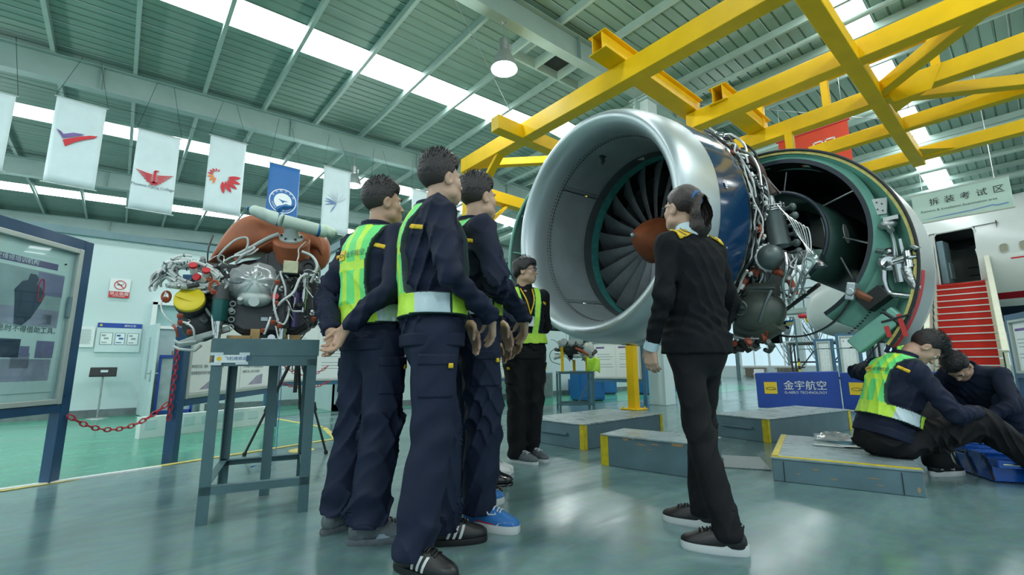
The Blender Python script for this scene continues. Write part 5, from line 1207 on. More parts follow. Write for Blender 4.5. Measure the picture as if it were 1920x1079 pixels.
mb = MB(); mb.cyl(w0, w0 + V(-.012, 0, .004), .011, n=8); ab('pipe_tip', mb, M['bluecab'])
mb = MB(); mb.cyl(w2 + V(.05, .02, -.02), dc + ax2 * .05, .036, .044, 18); ab('pipe_saddle', mb, M['casegrey'])
# dark bracket and turbine end behind
mb = MB(); mb.prism([(.10, 1.42), (.27, 1.56), (.30, 1.50), (.40, 1.46), (.36, 1.38), (.16, 1.36)], -.05, (0, .27, 0), (1, 0, 0), (0, 0, 1)); ab('bracket_plate', mb, M['gearbox'], smooth=False, bevel=.008)
for q in ((.15, 1.45, .25, 1.40), (.2, 1.5, .2, 1.38), (.24, 1.52, .32, 1.40)):
    mb = MB(); mb.bar((q[0], .262, q[1]), (q[2], .262, q[3]), .012, .012); ab('bracket_rib', mb, M['gearbox'], smooth=False)
mb = MB(); mb.lathe([(.0, 0), (.05, 0), (.065, -.01), (.075, -.05), (.08, -.12)], c=(.445, .20, 1.42), axis=(0, -1, .1), n=28); mb.lathe([(.03, .01), (.045, .012), (.045, 0)], c=(.445, .20, 1.42), axis=(0, -1, .1), n=24); ab('turbine_end', mb, M['darkmetal'])
mb = MB(); mb.box((-.03, .35, 1.33), (.2, .2, .18)); mb.box((.47, .32, 1.2), (.1, .25, .3)); mb.sphere((.2, .45, 1.35), (.25, .2, .15), 20); ab('core_body', mb, M['darkmetal'], bevel=.02)
# support arm with forked end
mb = MB(); mb.prism([(.05, 1.03), (.06, 1.0), (-.06, .955), (-.10, .925), (-.17, .905), (-.19, .93), (-.12, .965)], .06, (0, .14, 0), (1, 0, 0), (0, 0, 1)); ab('support_arm', mb, M['casegrey'], smooth=False, bevel=.006)
for z, dz in ((.925, .0), (.895, -.02)):
    mb = MB(); mb.tube([(-.19, .07, z + .015), (-.16, .05, z), (-.09, .05, z + .012 + dz), (-.07, .08, z + .02)], .008, 8); ab('arm_fork', mb, M['casegrey'])
# wiring harness: looped white bundles with dark bands and orange straps
hr = random.Random(5)
for k in range(20):
    a = hr.uniform(-.02, .02); b = hr.uniform(-.03, .03); o_ = V(-.135 + hr.uniform(-.015, .015), .10 + hr.uniform(-.05, .05), 1.305)
    n = 26; r0 = .11 + hr.uniform(-.02, .025); r1 = .055 + hr.uniform(-.015, .03); t0 = hr.uniform(0, 6.28); L_ = 4.4 if k % 3 else 6.0
    pts = [o_ + V(r0 * math.cos(t0 + L_ * i / n), a * math.sin(3 * i / n) - .02 * math.sin(t0 + L_ * i / n), b * .5 + r1 * math.sin(t0 + L_ * i / n) - .35 * r0 * math.cos(t0 + L_ * i / n) * .6) for i in range(n + 1)]
    mb = MB(); mb.tube(pts, hr.choice((.005, .007, .009)), 8); hb = ab('harness', mb, M['hose'])
    mb = MB()
    for i in range(2, n - 1, 4):
        d = unit(pts[i + 1] - pts[i]); mb.cyl(pts[i] - d * .002, pts[i] + d * .002, .0098, n=8)
    q = mb.build('harness_band', M['ink'], hb); q['kind'] = 'stuff'
for c, s in (((-.03, .04, 1.24), 1), ((-.255, .1, 1.18), .8), ((-.06, .06, 1.30), .6)):
    mb = MB(); mb.tube([V(*c) + V(.022 * s * math.cos(k * .52), .0, .035 * s * math.sin(k * .52)) for k in range(12)], .008, 6, closed=True); ab('orange_strap', mb, M['duct_orange'])
for c, ax3 in (((-.135, .02, 1.345), (0, -.8, .6)), ((-.075, .03, 1.325), (.1, -.8, .5)), ((-.11, .02, 1.285), (-.4, -.8, .1)), ((.275, .03, 1.20), (0, -1, .2)), ((.0, .03, 1.20), (.2, -1, 0))):
    mb = MB(); ax3 = unit(V(*ax3)); mb.cyl(c, V(*c) - ax3 * .05, .018, n=16); ab('plug_body', mb, M['hose'])
    mb = MB(); mb.cyl(V(*c) + ax3 * .012, V(*c) - ax3 * .004, .0195, n=16); ab('red_plug_cap', mb, M['red'])
for k in range(12):      # loose wire ends at the left
    p = V(-.22, .08, 1.28) + V(hr.uniform(-.02, .02), hr.uniform(-.04, .04), hr.uniform(-.03, .03)); q = V(-.31, .08, 1.27) + V(hr.uniform(-.02, .03), hr.uniform(-.04, .04), hr.uniform(-.05, .04))
    mb = MB(); mb.tube(spline([p, (p + q) / 2 + V(0, 0, .035), q, q + V(hr.uniform(-.02, .01), 0, hr.uniform(-.05, -.02))], 4), .006, 6); ab('loose_wire', mb, hr.choice((M['hose'], M['steel'], M['casegrey'])))
for k in range(7):
    p = V(-.20 + .015 * k, .06, 1.25 - .01 * (k % 3)); mb = MB(); mb.cyl(p, p + V(-.045, -.03, -.02 + .01 * (k % 3)), .014, n=10); ab('connector', mb, hr.choice((M['gearbox'], M['casegrey'], M['steel'])))
TUB = [([(-.25, .06, 1.2), (-.26, .04, 1.12), (-.22, .02, 1.05), (-.16, .04, 1.01)], .006, 'hose'), ([(-.03, .05, 1.14), (-.02, .02, 1.05), (-.005, .01, .97)], .007, 'hose'), ([(-.03, .05, 1.21), (.01, .03, 1.22), (.03, .03, 1.25), (.035, .05, 1.29)], .012, 'steel'),
       ([(.0, .20, 1.40), (-.04, .14, 1.43), (.03, .12, 1.53), (.09, .12, 1.56), (.105, .12, 1.53), (.10, .12, 1.49)], .009, 'casegrey'), ([(-.06, .22, 1.38), (.03, .14, 1.44), (.12, .12, 1.46), (.16, .13, 1.50)], .008, 'hose'),
       ([(.05, .13, 1.40), (.09, .1, 1.45), (.14, .1, 1.49), (.13, .14, 1.52)], .012, 'steel'), ([(-.11, .3, 1.38), (-.115, .28, 1.5), (-.10, .3, 1.60)], .007, 'gearbox'),
       ([(.285, .03, 1.29), (.27, .02, 1.2), (.28, .01, 1.12), (.30, .02, 1.06)], .010, 'hose'), ([(.29, .03, 1.06), (.33, .02, 1.04), (.35, .02, 1.09), (.35, .04, 1.15)], .009, 'hose'), ([(.295, .02, 1.15), (.32, .0, 1.18), (.37, .01, 1.23), (.40, .02, 1.32), (.44, .04, 1.35)], .011, 'hose'),
       ([(.33, .01, 1.19), (.35, .0, 1.16), (.37, .01, 1.12), (.42, .02, 1.12)], .008, 'hose'), ([(.46, .05, 1.30), (.49, .05, 1.40), (.46, .08, 1.47), (.40, .1, 1.50)], .013, 'casegrey'), ([(.47, .06, 1.37), (.50, .05, 1.36), (.505, .05, 1.32)], .006, 'steel'),
       ([(.49, .08, 1.27), (.52, .06, 1.25), (.51, .06, 1.17), (.48, .06, 1.10)], .007, 'gearbox'), ([(.29, .02, 1.03), (.31, .01, .96), (.335, .0, .93), (.36, .0, .945), (.36, .02, .98)], .006, 'hose'), ([(.26, .03, 1.08), (.25, .01, 1.03), (.235, .02, .98)], .010, 'hose'),
       ([(-.16, .03, 1.04), (-.13, .01, 1.03), (-.1, .0, 1.0), (-.095, .03, .95)], .008, 'hose'), ([(-.2, .05, 1.02), (-.18, .02, 1.0), (-.17, .04, .96)], .010, 'clamp'), ([(.14, .06, 1.215), (.18, .05, 1.245), (.2, .05, 1.245)], .004, 'steel')]
for P, r, m in TUB:
    mb = MB(); mb.tube(spline(P, 6), r * .68, 8); ab('hose' if m == 'hose' else 'pipe', mb, M[m])
for c in ((-.165, .03, 1.035), (-.17, .03, 1.07), (.28, .02, 1.285), (.275, .02, 1.05), (.285, .02, 1.16), (.23, .02, 1.0), (.31, .02, 1.03), (-.03, .03, 1.21), (-.25, .05, 1.16), (.49, .06, 1.08), (-.12, .03, .985)):
    mb = MB(); mb.box(c, (.026, .022, .026), R=rotx(.4) @ rotz(.5)); ab('red_clamp', mb, M['clamp'], smooth=False, bevel=.005)
for k in range(16):
    P = [V(hr.choice((hr.uniform(-.18, .03), hr.uniform(.27, .50), hr.uniform(.27, .5))), hr.uniform(.02, .1), hr.uniform(1.05, 1.42))]
    for _ in range(3): P.append(P[-1] + V(hr.uniform(-.05, .05), hr.uniform(-.03, .03), hr.uniform(-.10, .10)))
    if min(p_[0] for p_ in P) < -.04: P = [p_ + V(0, .07, 0) for p_ in P]
    mb = MB(); mb.tube(spline(P, 5), hr.choice((.003, .004, .006)), 6); ab('pipe', mb, hr.choice((M['steel'], M['hose'], M['chrome'], M['darkmetal'])))
for k in range(44):
    c = V(hr.choice((hr.uniform(-.2, .02), hr.uniform(.27, .50), hr.uniform(.27, .5))), hr.uniform(.05, .16), hr.uniform(1.04, 1.40)); c[1] += .08 if c[0] < -.04 and 1.06 < c[2] < 1.27 else 0; mb = MB(); d = unit(V(hr.uniform(-1, 1), hr.uniform(-1, -.2), hr.uniform(-1, 1)))
    mb.cyl(c, c + d * .035, hr.uniform(.006, .014), n=8); mb.cyl(c, c + d * .012, .015, n=6); ab('fitting', mb, hr.choice((M['gearbox'], M['steel'], M['chrome'], M['darkmetal'])))
for k in range(5):
    mb = MB(); mb.cyl((.055, .10, 1.12 + .0 * k), (.055, .085, 1.12), .014, n=10) if k == 0 else mb.tube([V(.06, .09, 1.20 - .045 * k) + V(.014 * math.cos(i * .52), 0, .014 * math.sin(i * .52)) for i in range(12)], .004, 5, closed=True); ab('lifting_ring', mb, M['casegrey'])

# ------------------------------------------------------------------ second small engine on its own table far behind
t = thing('engine_table', 'small grey steel table with yellow uprights under the dismantled engine', 'stand', (6.07, 5.43, 0), rad(-40))
def tb(name, mb, m=None): return mb.build(name, m or S_, t, smooth=False)
for x, y in ((-.28, -.22), (.28, -.22), (-.28, .22), (.28, .22)):
    mb = MB(); mb.box((x, y, .33), (.035, .035, .66)); tb('leg', mb)
for z in (.65, .13):
    for (p, q) in (((-.28, -.22), (.28, -.22)), ((-.28, .22), (.28, .22)), ((-.28, -.22), (-.28, .22)), ((.28, -.22), (.28, .22))):
        mb = MB(); mb.bar((*p, z), (*q, z), .03, .035); tb('rail', mb)
mb = MB(); mb.box((0, 0, .667), (.6, .48, .012)); tb('table_top', mb)
mb = MB(); mb.bar((.28, -.22, .6), (.0, -.22, .12), .02, .02); tb('brace', mb)
for x, y, h in ((-.22, -.12, .42), (.02, .14, .2), (.2, -.14, .26)):
    mb = MB(); mb.box((x, y, .67 + h / 2), (.045, .045, h)); tb('yellow_upright', mb, M['yellow'])
t2 = thing('dismantled_engine', 'small dismantled engine with bare cylinders on the far grey table', 'engine', (6.07, 5.43, .09), rad(-40))
er = random.Random(9)
mb = MB(); mb.sphere((-.02, 0, .98), (.25, .16, .13), 20); mb.box((-.05, 0, 1.02), (.36, .24, .16)); mb.build('crankcase', M['darkmetal'], t2, bevel=.02)
for k in range(3):
    for s in (-1, 1):
        mb = MB(); c = V(-.2 + .14 * k, s * .12, 1.05)
        for j in range(5): mb.cyl(c + V(0, s * .03 * j, .01 * j), c + V(0, s * (.03 * j + .014), .01 * j), .055, n=14)
        mb.build('cylinder_fins', M['casegrey'], t2)
mb = MB(); mb.sphere((.24, -.02, .92), (.13, .15, .19), 18); mb.cyl((.2, 0, 1.1), (.2, 0, 1.16), .06, n=14); mb.build('rear_housing', M['casegrey'], t2)
mb = MB(); mb.sphere((.14, -.05, 1.13), (.07, .06, .05), 14); mb.build('black_cap', M['black'], t2)
mb = MB(); mb.tube(spline([(.0, -.2, .98), (.12, -.22, .92), (.22, -.2, .86)], 6), .02, 8); mb.build('copper_pipe', M['duct_orange'], t2)
for k in range(34):
    p = V(er.uniform(-.3, .34), er.uniform(-.2, .12), er.uniform(.80, 1.12)); q = p + V(er.uniform(-.15, .15), er.uniform(-.1, .1), er.uniform(-.1, .1)); mb = MB()
    if k % 3: mb.tube(spline([p, (p + q) / 2 + V(0, -.03, .02), q], 4), er.choice((.008, .012)), 6)
    else: mb.cyl(p, q, er.uniform(.02, .04), n=10)
    mb.build('pipe' if k % 3 else 'accessory', er.choice((M['casegrey'], M['darkmetal'], M['hose'], M['black'], M['steel'])), t2)
mb = MB(); mb.tube(spline([(-.3, 0, 1.0), (-.42, -.05, .9), (-.4, -.05, .76), (-.25, -.1, .7)], 6), .006, 5); mb.build('black_wire', M['black'], t2)
vg = mat('vest_green', (.16, .80, .22), .6, 0, .06, 12, bump=.1, bscale=300); vy = mat('vest_lime', (.56, .90, .07), .45, 0, .08, 30, bump=.1, bscale=300)
mb = MB(); vs = []
for i in range(9):
    for j in range(9): u, v = i / 8 - .5, j / 8; vs.append((.30 + u * .22, -.20 + .03 * math.sin(7 * u + 3 * v), .84 - .24 * v + .02 * math.sin(9 * u)))
mb.add(vs, [(i * 9 + j, i * 9 + j + 1, i * 9 + j + 10, i * 9 + j + 9) for i in range(8) for j in range(8)]); o = mb.build('hi_vis_cloth', vy, None, solid=.01); o.location = (6.07, 5.43, .06); o.rotation_euler = (0, 0, rad(-40)); tag(o, 'lime safety vest hung over the corner of the far engine table', 'vest')
# blue cabinets and bin along the middle wall
for i, (x, y, w, h, lbl) in enumerate(((10.9, 6.9, .9, .72, 'tall blue cabinet beside the white pillar'), (9.2, 7.9, .7, .38, 'low blue crate under the rules board'), (10.0, 7.9, .5, .38, 'second low blue crate nearer the pillar'), (7.95, 6.75, .6, .62, 'blue waste bin behind the small engine table'))):
    t = thing('blue_cabinet', lbl, 'cabinet', (x, y, 0), rad(-25)); mb = MB(); mb.box((0, 0, h / 2 + .03), (w, .5, h)); mb.build('body', M['bluecab'], t, smooth=False, bevel=.01)
    mb = MB(); mb.box((0, -.255, h / 2 + .03), (w * .9, .01, h * .85)); mb.build('door', M['bluecab'], t, smooth=False, bevel=.004); mb = MB(); mb.box((0, 0, .015), (w * .9, .4, .03)); mb.build('plinth', M['black'], t, smooth=False)
t = thing('grey_cabinet', 'grey cabinet standing against the middle wall behind the man with glasses', 'cabinet', (7.6, 8.1, 0)); mb = MB(); mb.box((0, 0, .3), (.9, .4, .6)); mb.build('body', M['trimgrey'], t, smooth=False, bevel=.01); mb = MB(); mb.box((0, -.205, .3), (.8, .01, .5)); mb.build('door', M['base'], t, smooth=False)
o = sempty('window_40', (9.6, 8.38, 1.35)); mb = MB(); mb.box((0, 0, .16), (.95, .03, .32)); mb.build('window_frame', M['white'], o, smooth=False); mb = MB(); mb.box((0, -.018, .16), (.86, .006, .25)); mb.build('pane', M['trimgrey'], o, smooth=False)
o = sempty('window_41', (11.0, 8.38, 1.88)); mb = MB(); mb.box((0, 0, .2), (1.2, .03, .4)); mb.build('window_frame', M['black'], o, smooth=False); mb = MB(); mb.box((0, -.018, .2), (1.1, .006, .33)); mb.build('pane', M['whitewall'], o, smooth=False)

# ------------------------------------------------------------------ airliner nose section; local x along the fuselage (towards the nose), y to the far side
FA = rad(80); fu = V(math.cos(FA), math.sin(FA), 0); fn = V(math.sin(FA), -math.cos(FA), 0)
FC = V(17.95, 1.40, 0) + fn * 1.99
pl = thing('airliner', 'white airliner fuselage with red and navy stripes, open door and drooping nose', 'airplane', (float(FC[0]), float(FC[1]), 3.62), FA)
M['skin'] = mat('aircraft_white', (.60, .65, .62), .32, 0, .03, 2, coat=.2)
M['navy'] = mat('aircraft_navy', (.008, .014, .035), .3)
M['wine'] = mat('aircraft_wine', (.28, .006, .014), .3)
# local frame: x along nose, y = left of nose direction; camera side is y > 0 ? (fn points away, left of fu is -fn = towards camera)
def ring_at(x):
    """radius and centre drop of the fuselage at station x"""
    if x < .9: return 2.0, 0.0
    t = min(1, (x - .9) / 4.15); r = 2.0 * math.sqrt(max(0, 1 - t ** 1.9)) ** 1.0; return max(r, .02), -1.02 * t ** 1.7
xs = list(np.linspace(-14, -.5, 10)) + [-.46, .0, .44, .6, .9] + [.9 + 4.15 * t for t in (.06, .12, .2, .28, .36, .45, .54, .62, .7, .77, .83, .88, .92, .95, .975, .99, 1.0)]
NA_ = 72
def fsurf(x, a, off=0.0):
    r, dz = ring_at(x); return V(x, (r + off) * math.cos(a), dz + (r + off) * math.sin(a))
# skin in circumferential bands so the stripes and door opening are cut from it
def fband(name, a0, a1, m, x0=-14, x1=5.05, n=20, off=0.0):
    X = [x for x in xs if x0 - 1e-6 <= x <= x1 + 1e-6]; X = sorted(set([x0] + X + [x1])); A = np.linspace(a0, a1, n + 1); mb = MB()
    vs = [fsurf(x, a, off) for x in X for a in A]; w = n + 1
    mb.add(vs, [(i * w + j, i * w + j + 1, (i + 1) * w + j + 1, (i + 1) * w + j) for i in range(len(X) - 1) for j in range(n)])
    return mb.build(name, m, pl, angle=40)
def az_(z): return math.asin(max(-1, min(1, z / 2.0)))
zs = [az_(z) for z in (-.62 + .02, 1.02)]
# heights relative to axis z=3.62: sill 3.0 -> -.62, door top 4.55 -> .93; wine stripe 2.45..2.60 -> -1.17..-1.02 ; navy 1.9..2.27 -> -1.72..-1.35
aS, aT = az_(-.62), az_(.93); aW0, aW1 = az_(-1.17), az_(-1.0); aN0, aN1 = az_(-1.74), az_(-1.36)
fband('upper_skin', aT, math.pi - aT, M['skin'], n=22)
fband('side_skin', math.pi - aT, math.pi - aS, M['skin'], x0=-14, x1=-.46, n=12); fband('side_skin', math.pi - aT, math.pi - aS, M['skin'], x0=.44, x1=5.05, n=12)
fband('side_skin', aS, aT, M['skin'], x0=-14, x1=-.46, n=12); fband('side_skin', aS, aT, M['skin'], x0=.44, x1=5.05, n=12)
fband('lower_skin', aW1, aS, M['skin'], n=4); fband('wine_stripe', aW0, aW1, M['wine'], x1=1.7, n=3); fband('lower_skin', aW0, aW1, M['skin'], x0=1.7, n=3)
fband('lower_skin', aN1, aW0, M['skin'], n=3); fband('navy_stripe', aN0, aN1, M['navy'], x1=1.5, n=4); fband('lower_skin', aN0, aN1, M['skin'], x0=1.5, n=4)
fband('belly_skin', -math.pi - aS, aN0, M['skin'], n=20)
# swept tail of the stripes running down under the nose
mb = MB(); mb.add([fsurf(1.7, aW1, .004), fsurf(1.7, aW0, .004), fsurf(2.5, aW0 - .42, .006), fsurf(2.7, aW0 - .30, .006)], [(0, 1, 2, 3)]); mb.add([fsurf(2.5, aW0 - .42, .006), fsurf(2.7, aW0 - .30, .006), fsurf(3.0, aW0 - .7, .008), fsurf(2.85, aW0 - .8, .008)], [(0, 1, 2, 3)]); mb.build('wine_stripe', M['wine'], pl)
# cabin windows, door frame, door leaf, cabin interior
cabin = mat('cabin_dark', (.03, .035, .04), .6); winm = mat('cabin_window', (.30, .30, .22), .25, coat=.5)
for k in range(8):
    x = -.99 - .37 * k * 1.0; a = az_(.16); mb = MB(); P = []
    for i in range(20):
        c_, s_ = math.cos(i * .31416), math.sin(i * .31416); q = (abs(c_) ** 3 + abs(s_) ** 3) ** (-1 / 3); P.append((q * c_, q * s_))
    vs = [fsurf(x + .085 * u, a + .058 * w, .006) for u, w in P]; mb.add(vs, [tuple(range(20))]); f_ = mb.build('cabin_window', winm, pl, smooth=False)
    mb = MB(); mb.tube([fsurf(x + .090 * u, a + .062 * w, .006) for u, w in P], .012, 6, closed=True); mb.build('window_rim', M['alu'], f_)
mb = MB(); P = [fsurf(x, a, .01) for x, a in ([(-.46, aS), (-.46, aT - .06), (-.40, aT), (.38, aT), (.44, aT - .06), (.44, aS)])]; mb.tube(P, .03, 8); mb.build('door_frame', M['skin'], pl)
mb = MB()
mb.quad((-.46, 1.6, -.62), (.44, 1.6, -.62), (.44, -1.6, -.62), (-.46, -1.6, -.62)); mb.quad((-.9, 1.85, -.62), (-.9, 1.85, 1.0), (-.9, -1.6, 1.0), (-.9, -1.6, -.62)); mb.quad((.9, 1.85, -.62), (.9, 1.85, 1.0), (.9, .3, 1.0), (.9, .3, -.62)); mb.quad((-.9, 1.8, .95), (.9, 1.8, .95), (.9, -1.5, .95), (-.9, -1.5, .95))
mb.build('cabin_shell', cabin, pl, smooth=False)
mb = MB(); mb.box((.34, 1.55, .05), (.16, .5, 1.3)); mb.box((.30, 1.45, -.2), (.14, .3, .5)); mb.build('galley_wall', M['trimgrey'], pl, smooth=False, bevel=.03)
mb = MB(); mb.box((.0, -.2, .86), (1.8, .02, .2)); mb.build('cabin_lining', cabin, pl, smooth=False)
mb = MB()
for x in np.arange(-.75, .5, .25): mb.cyl((x, -1.4, -.62), (x, -1.4, .3), .012, n=6)
for z in (-.25, -.02, .25): mb.cyl((-.8, -1.4, z), (.6, -1.4, z), .014, n=6)
mb.build('safety_rail', M['black'], pl)
# open door leaf swung forward, small round port, cheat flag
mb = MB(); vs = [fsurf(.52 + .8 * i, a, .12) for a in np.linspace(aS, aT, 9) for i in (0, 1)]; mb.add(vs, [(2 * i, 2 * i + 1, 2 * i + 3, 2 * i + 2) for i in range(8)]); mb.build('door_leaf', M['skin'], pl, solid=.05)
mb = MB(); a = az_(.3); mb.add([fsurf(.95 + .075 * math.cos(i * .314), a + .04 * math.sin(i * .314), .16) for i in range(20)], [tuple(range(20))]); mb.build('door_port', M['trimgrey'], pl, smooth=False)
mb = MB(); a0, a1 = az_(-.85), az_(-.12); mb.add([fsurf(-1.08, a1, .006), fsurf(-1.20, a0, .006), fsurf(-1.9, a0, .006), fsurf(-1.9, a1, .006)], [(0, 1, 2, 3)]); mb.build('red_flag', M['red'], pl, smooth=False)
mb = MB(); mb.cyl(fsurf(5.0, 0) * V(1, 0, 1), fsurf(5.0, 0) * V(1, 0, 1) + V(.36, 0, .02), .10, .09, 16); mb.sphere(fsurf(5.0, 0) * V(1, 0, 1) + V(.38, 0, .02), .10, 14); mb.build('nose_cover', M['red'], pl)
mb = MB(); mb.sphere(fsurf(5.0, 0) * V(1, 0, 1) + V(.12, -.1, -.12), (.16, .12, .16), 14); mb.build('nose_seal', M['logo'], pl)
for x in (-8, -3.0, 3.2):
    mb = MB(); mb.cyl((x, 0, -1.9 if x < 2 else -2.3), (x, 0, -3.62), .09, n=10); mb.box((x, 0, -3.58), (.8, .8, .06)); mb.build('support_jack', M['steelgrey'], pl)
# ------------------------------------------------------------------ red boarding stairs up to the aircraft door
sd = -fn; sx0 = V(17.95, 1.40, 0) + fu * -.02
stair = thing('boarding_stairs', 'boarding stairs with bright red treads and cream side walls at the aircraft door', 'stairs', (float(sx0[0]) , float(sx0[1]), 0), rad(182.8))
# local x = down and away from the aircraft, y = sideways
redc = mat('stair_red_carpet', (.50, .018, .008), .7, 0, .12, 8); nosing = mat('stair_nosing', (.62, .66, .64), .35, .4); cream = mat('stair_cream', (.62, .64, .50), .4, 0, .05, 4)
RISE, RUN, NT, WID = .19, .275, 15, 1.10
for k in range(NT):
    z = 2.98 - RISE * (k + 1); x = .12 + RUN * k
    mb = MB(); mb.box((x + RUN / 2, 0, z - .02), (RUN + .03, WID - .12, .04)); mb.box((x + .0, 0, z + RISE / 2 - .02), (.02, WID - .12, RISE - .03)); q = mb.build('tread', redc, stair, smooth=False)
    mb = MB(); mb.box((x + RUN + .012, 0, z - .004), (.035, WID - .10, .03)); mb.build('nosing', nosing, q, smooth=False)
    if z > .1:
        for s in (-1, 1):
            mb = MB(); mb.box((x + RUN / 2, s * (WID / 2 - .03), z + .06), (RUN + .02, .06, RISE * .9)); mb.build('side_step', cream, q, smooth=False)
mb = MB(); mb.box((-.1, 0, 2.94), (.5, WID, .06)); mb.build('landing', redc, stair, smooth=False)
for s in (-1, 1):
    x1 = .12 + RUN * NT; mb = MB(); mb.prism([(-.2, 2.6), (-.2, 3.6), (.15, 3.6), (x1 + .1, .95), (x1 + .1, .0), (x1 - .25, 0)], .05, (0, s * (WID / 2 + .05) + .025, 0), (1, 0, 0), (0, 0, 1)); mb.build('side_wall', M['skin'] if s < 0 else cream, stair, smooth=False)
    mb = MB(); mb.bar((-.2, s * (WID / 2 + .05), 3.63), (.15, s * (WID / 2 + .05), 3.63), .11, .06); mb.bar((.13, s * (WID / 2 + .05), 3.63), (x1 + .1, s * (WID / 2 + .05), .98), .11, .06); mb.build('handrail', cream, stair, smooth=False, bevel=.015)
for s in (-1, 1):
    for x in (.4, 2.6): 
        mb = MB(); mb.bar((x, s * .6, 0.0), (x, s * .6, 2.9 - x * .72), .08, .08); mb.build('support_post', M['steelgrey'], stair, smooth=False)
# side skirt with faded lettering on the outer right wall
mb = MB(); mb.prism([(-.1, .3), (-.1, 2.9), (3.9, .3)], .02, (0, -WID / 2 - .28, 0), (1, 0, 0), (0, 0, 1)); mb.build('skirt_panel', M['steelgrey'], stair, smooth=False)
# ------------------------------------------------------------------ signs and barriers on the right
t = thing('area_sign', 'pale green hanging sign for the examination area', 'sign', (12, .74, 3.53), rad(-90))
mb = MB(); mb.box((0, 0, .30), (1.36, .02, .58)); mb.build('panel', mat('sign_pale_green', (.55, .76, .70), .45), t, smooth=False, bevel=.003)
mb = MB(); mb.box((0, 0, .0), (1.38, .03, .02)); mb.box((0, 0, .60), (1.38, .03, .02)); mb.build('rail', M['alu'], t, smooth=False)
for k, c in enumerate('拆装考试区'): letters(t, c, .155, -.43 + .22 * k, .335, -.012, -1, M['navy'], 'LEFT')
letters(t, 'Remove & Installation Examination area', .066, -.57, .20, -.012, -1, M['ink'])
mb = MB(); mb.prism([(-.60, .06), (-.2, .085), (.15, .095), (.42, .125), (.47, .105), (.62, .115), (.62, .09), (.47, .08), (.42, .10), (.1, .07), (-.3, .06)], .001, (0, -.0115, 0), EX, EZ); mb.build('printed_wave', mat('print_blue', (.20, .33, .62), .5), t, smooth=False)
for x in (-.5, .5): mb = MB(); mb.cyl((x, 0, .6), (x, 0, 3.40), .006, n=5); mb.build('hanger', M['steel'], t)
t = thing('red_banner', 'red hanging banner with white characters behind the gantry', 'banner', (11.0, 2.75, 4.5), rad(-90))
mb = MB(); mb.box((0, 0, .62), (1.32, .01, 1.28)); mb.build('cloth', M['redbanner'], t, smooth=False)
for x0 in (.02, .24):
    mb = MB()
    for c, d in (((x0 + .08, .98), (.18, .03)), ((x0 + .08, .80), (.18, .03)), ((x0, .89), (.03, .2)), ((x0 + .16, .89), (.03, .2))): mb.box((c[0], -.008, c[1]), (d[0], .003, d[1]))
    mb.build('white_character', M['paperw'], t, smooth=False)
mb = MB(); mb.cyl((-.7, 0, 1.27), (.7, 0, 1.27), .02, n=8); mb.build('rod', M['red'], t)
mb = MB(); mb.cyl((-.6, 0, 1.27), (-.6, 0, 2.5), .005, n=4); mb.cyl((.6, 0, 1.27), (.6, 0, 2.5), .005, n=4); mb.build('string', M['steel'], t)
# blue floor banner folded in two panels
def logo(mb, x, z, s, y, m0, m1):
    mb.m = m0; mb.box((x, y, z), (s, .004, s)); mb.m = m1
    mb.tube([V(x + s * .36 * math.cos(a), y - .003, z + s * .11 * math.sin(a) - s * .05) for a in np.linspace(-.6, 5.3, 26)], s * .022, 5); mb.tube([V(x + s * .14, y - .003, z - s * .10), V(x + s * .42, y - .003, z - s * .14)], s * .022, 5)
for k, (p, q, lbl) in enumerate((((8.62, 3.44), (9.30, 2.36), 'blue folding floor barrier with yellow square logo and white lettering'), ((9.30, 2.36), (9.30, 1.06), 'blue floor barrier panel partly hidden by the seated person'))):
    p, q = V(*p, 0), V(*q, 0); w = float(np.linalg.norm(q - p)); d = q - p
    t = thing('floor_barrier', lbl, 'barrier', tuple(p), math.atan2(d[1], d[0]))
    mb = MB(); mb.prism([(.005, .015), (w - .005, .0), (w - .005, .645), (.005, .62)], -.06, (0, .0, 0), EX, EZ); mb.build('padded_panel', M['blue'], t, smooth=False, bevel=.015)
    mb = MB(); logo(mb, .22, .36, .20, -.006, 0, 1); mb.build('logo_square', [M['logo'], M['ink']], t)
    if k == 0 or True:
        letters(t, '金宇航空', .165, .42, .345, -.004, -1, M['white']); letters(t, 'G-AERO TECHNOLOGY', .060, .425, .265, -.004, -1, M['white'])
# hazard striped pole and scaffolding at the windows
t = thing('hazard_pole', 'thin pole with black and yellow hazard stripes before the far windows', 'pole', (14.2, 4.50, 0))
for k in range(9): mb = MB(); mb.cyl((0, 0, .10 * k), (0, 0, .10 * (k + 1)), .033, n=10); mb.build('stripe', M['hazyellow'] if k % 2 else M['black'], t)
mb = MB(); mb.cyl((0, 0, .9), (0, 0, 2.0), .03, n=10); mb.build('pole', M['steelgrey'], t)
mb = MB(); mb.cyl((0, 0, 1.15), (.2, -1.3, 1.15), .015, n=6); mb.build('cross_rail', M['steelgrey'], t)
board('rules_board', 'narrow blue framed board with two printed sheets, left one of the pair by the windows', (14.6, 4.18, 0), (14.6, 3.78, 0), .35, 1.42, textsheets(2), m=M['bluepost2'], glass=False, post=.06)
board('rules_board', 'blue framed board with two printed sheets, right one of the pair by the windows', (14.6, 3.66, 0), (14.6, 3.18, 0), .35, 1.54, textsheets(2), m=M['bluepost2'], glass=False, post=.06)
board('display_board', 'blue framed notice case at the right edge beside the stairs', (9.62, .31, 0), (8.2, -.25, 0), .62, 1.44, textsheets(1), m=M['bluepost'], glass=False, post=.08)
t = thing('access_scaffold', 'dark steel scaffold frame under the aircraft nose', 'scaffold', (20.4, 4.0, 0), rad(-80))
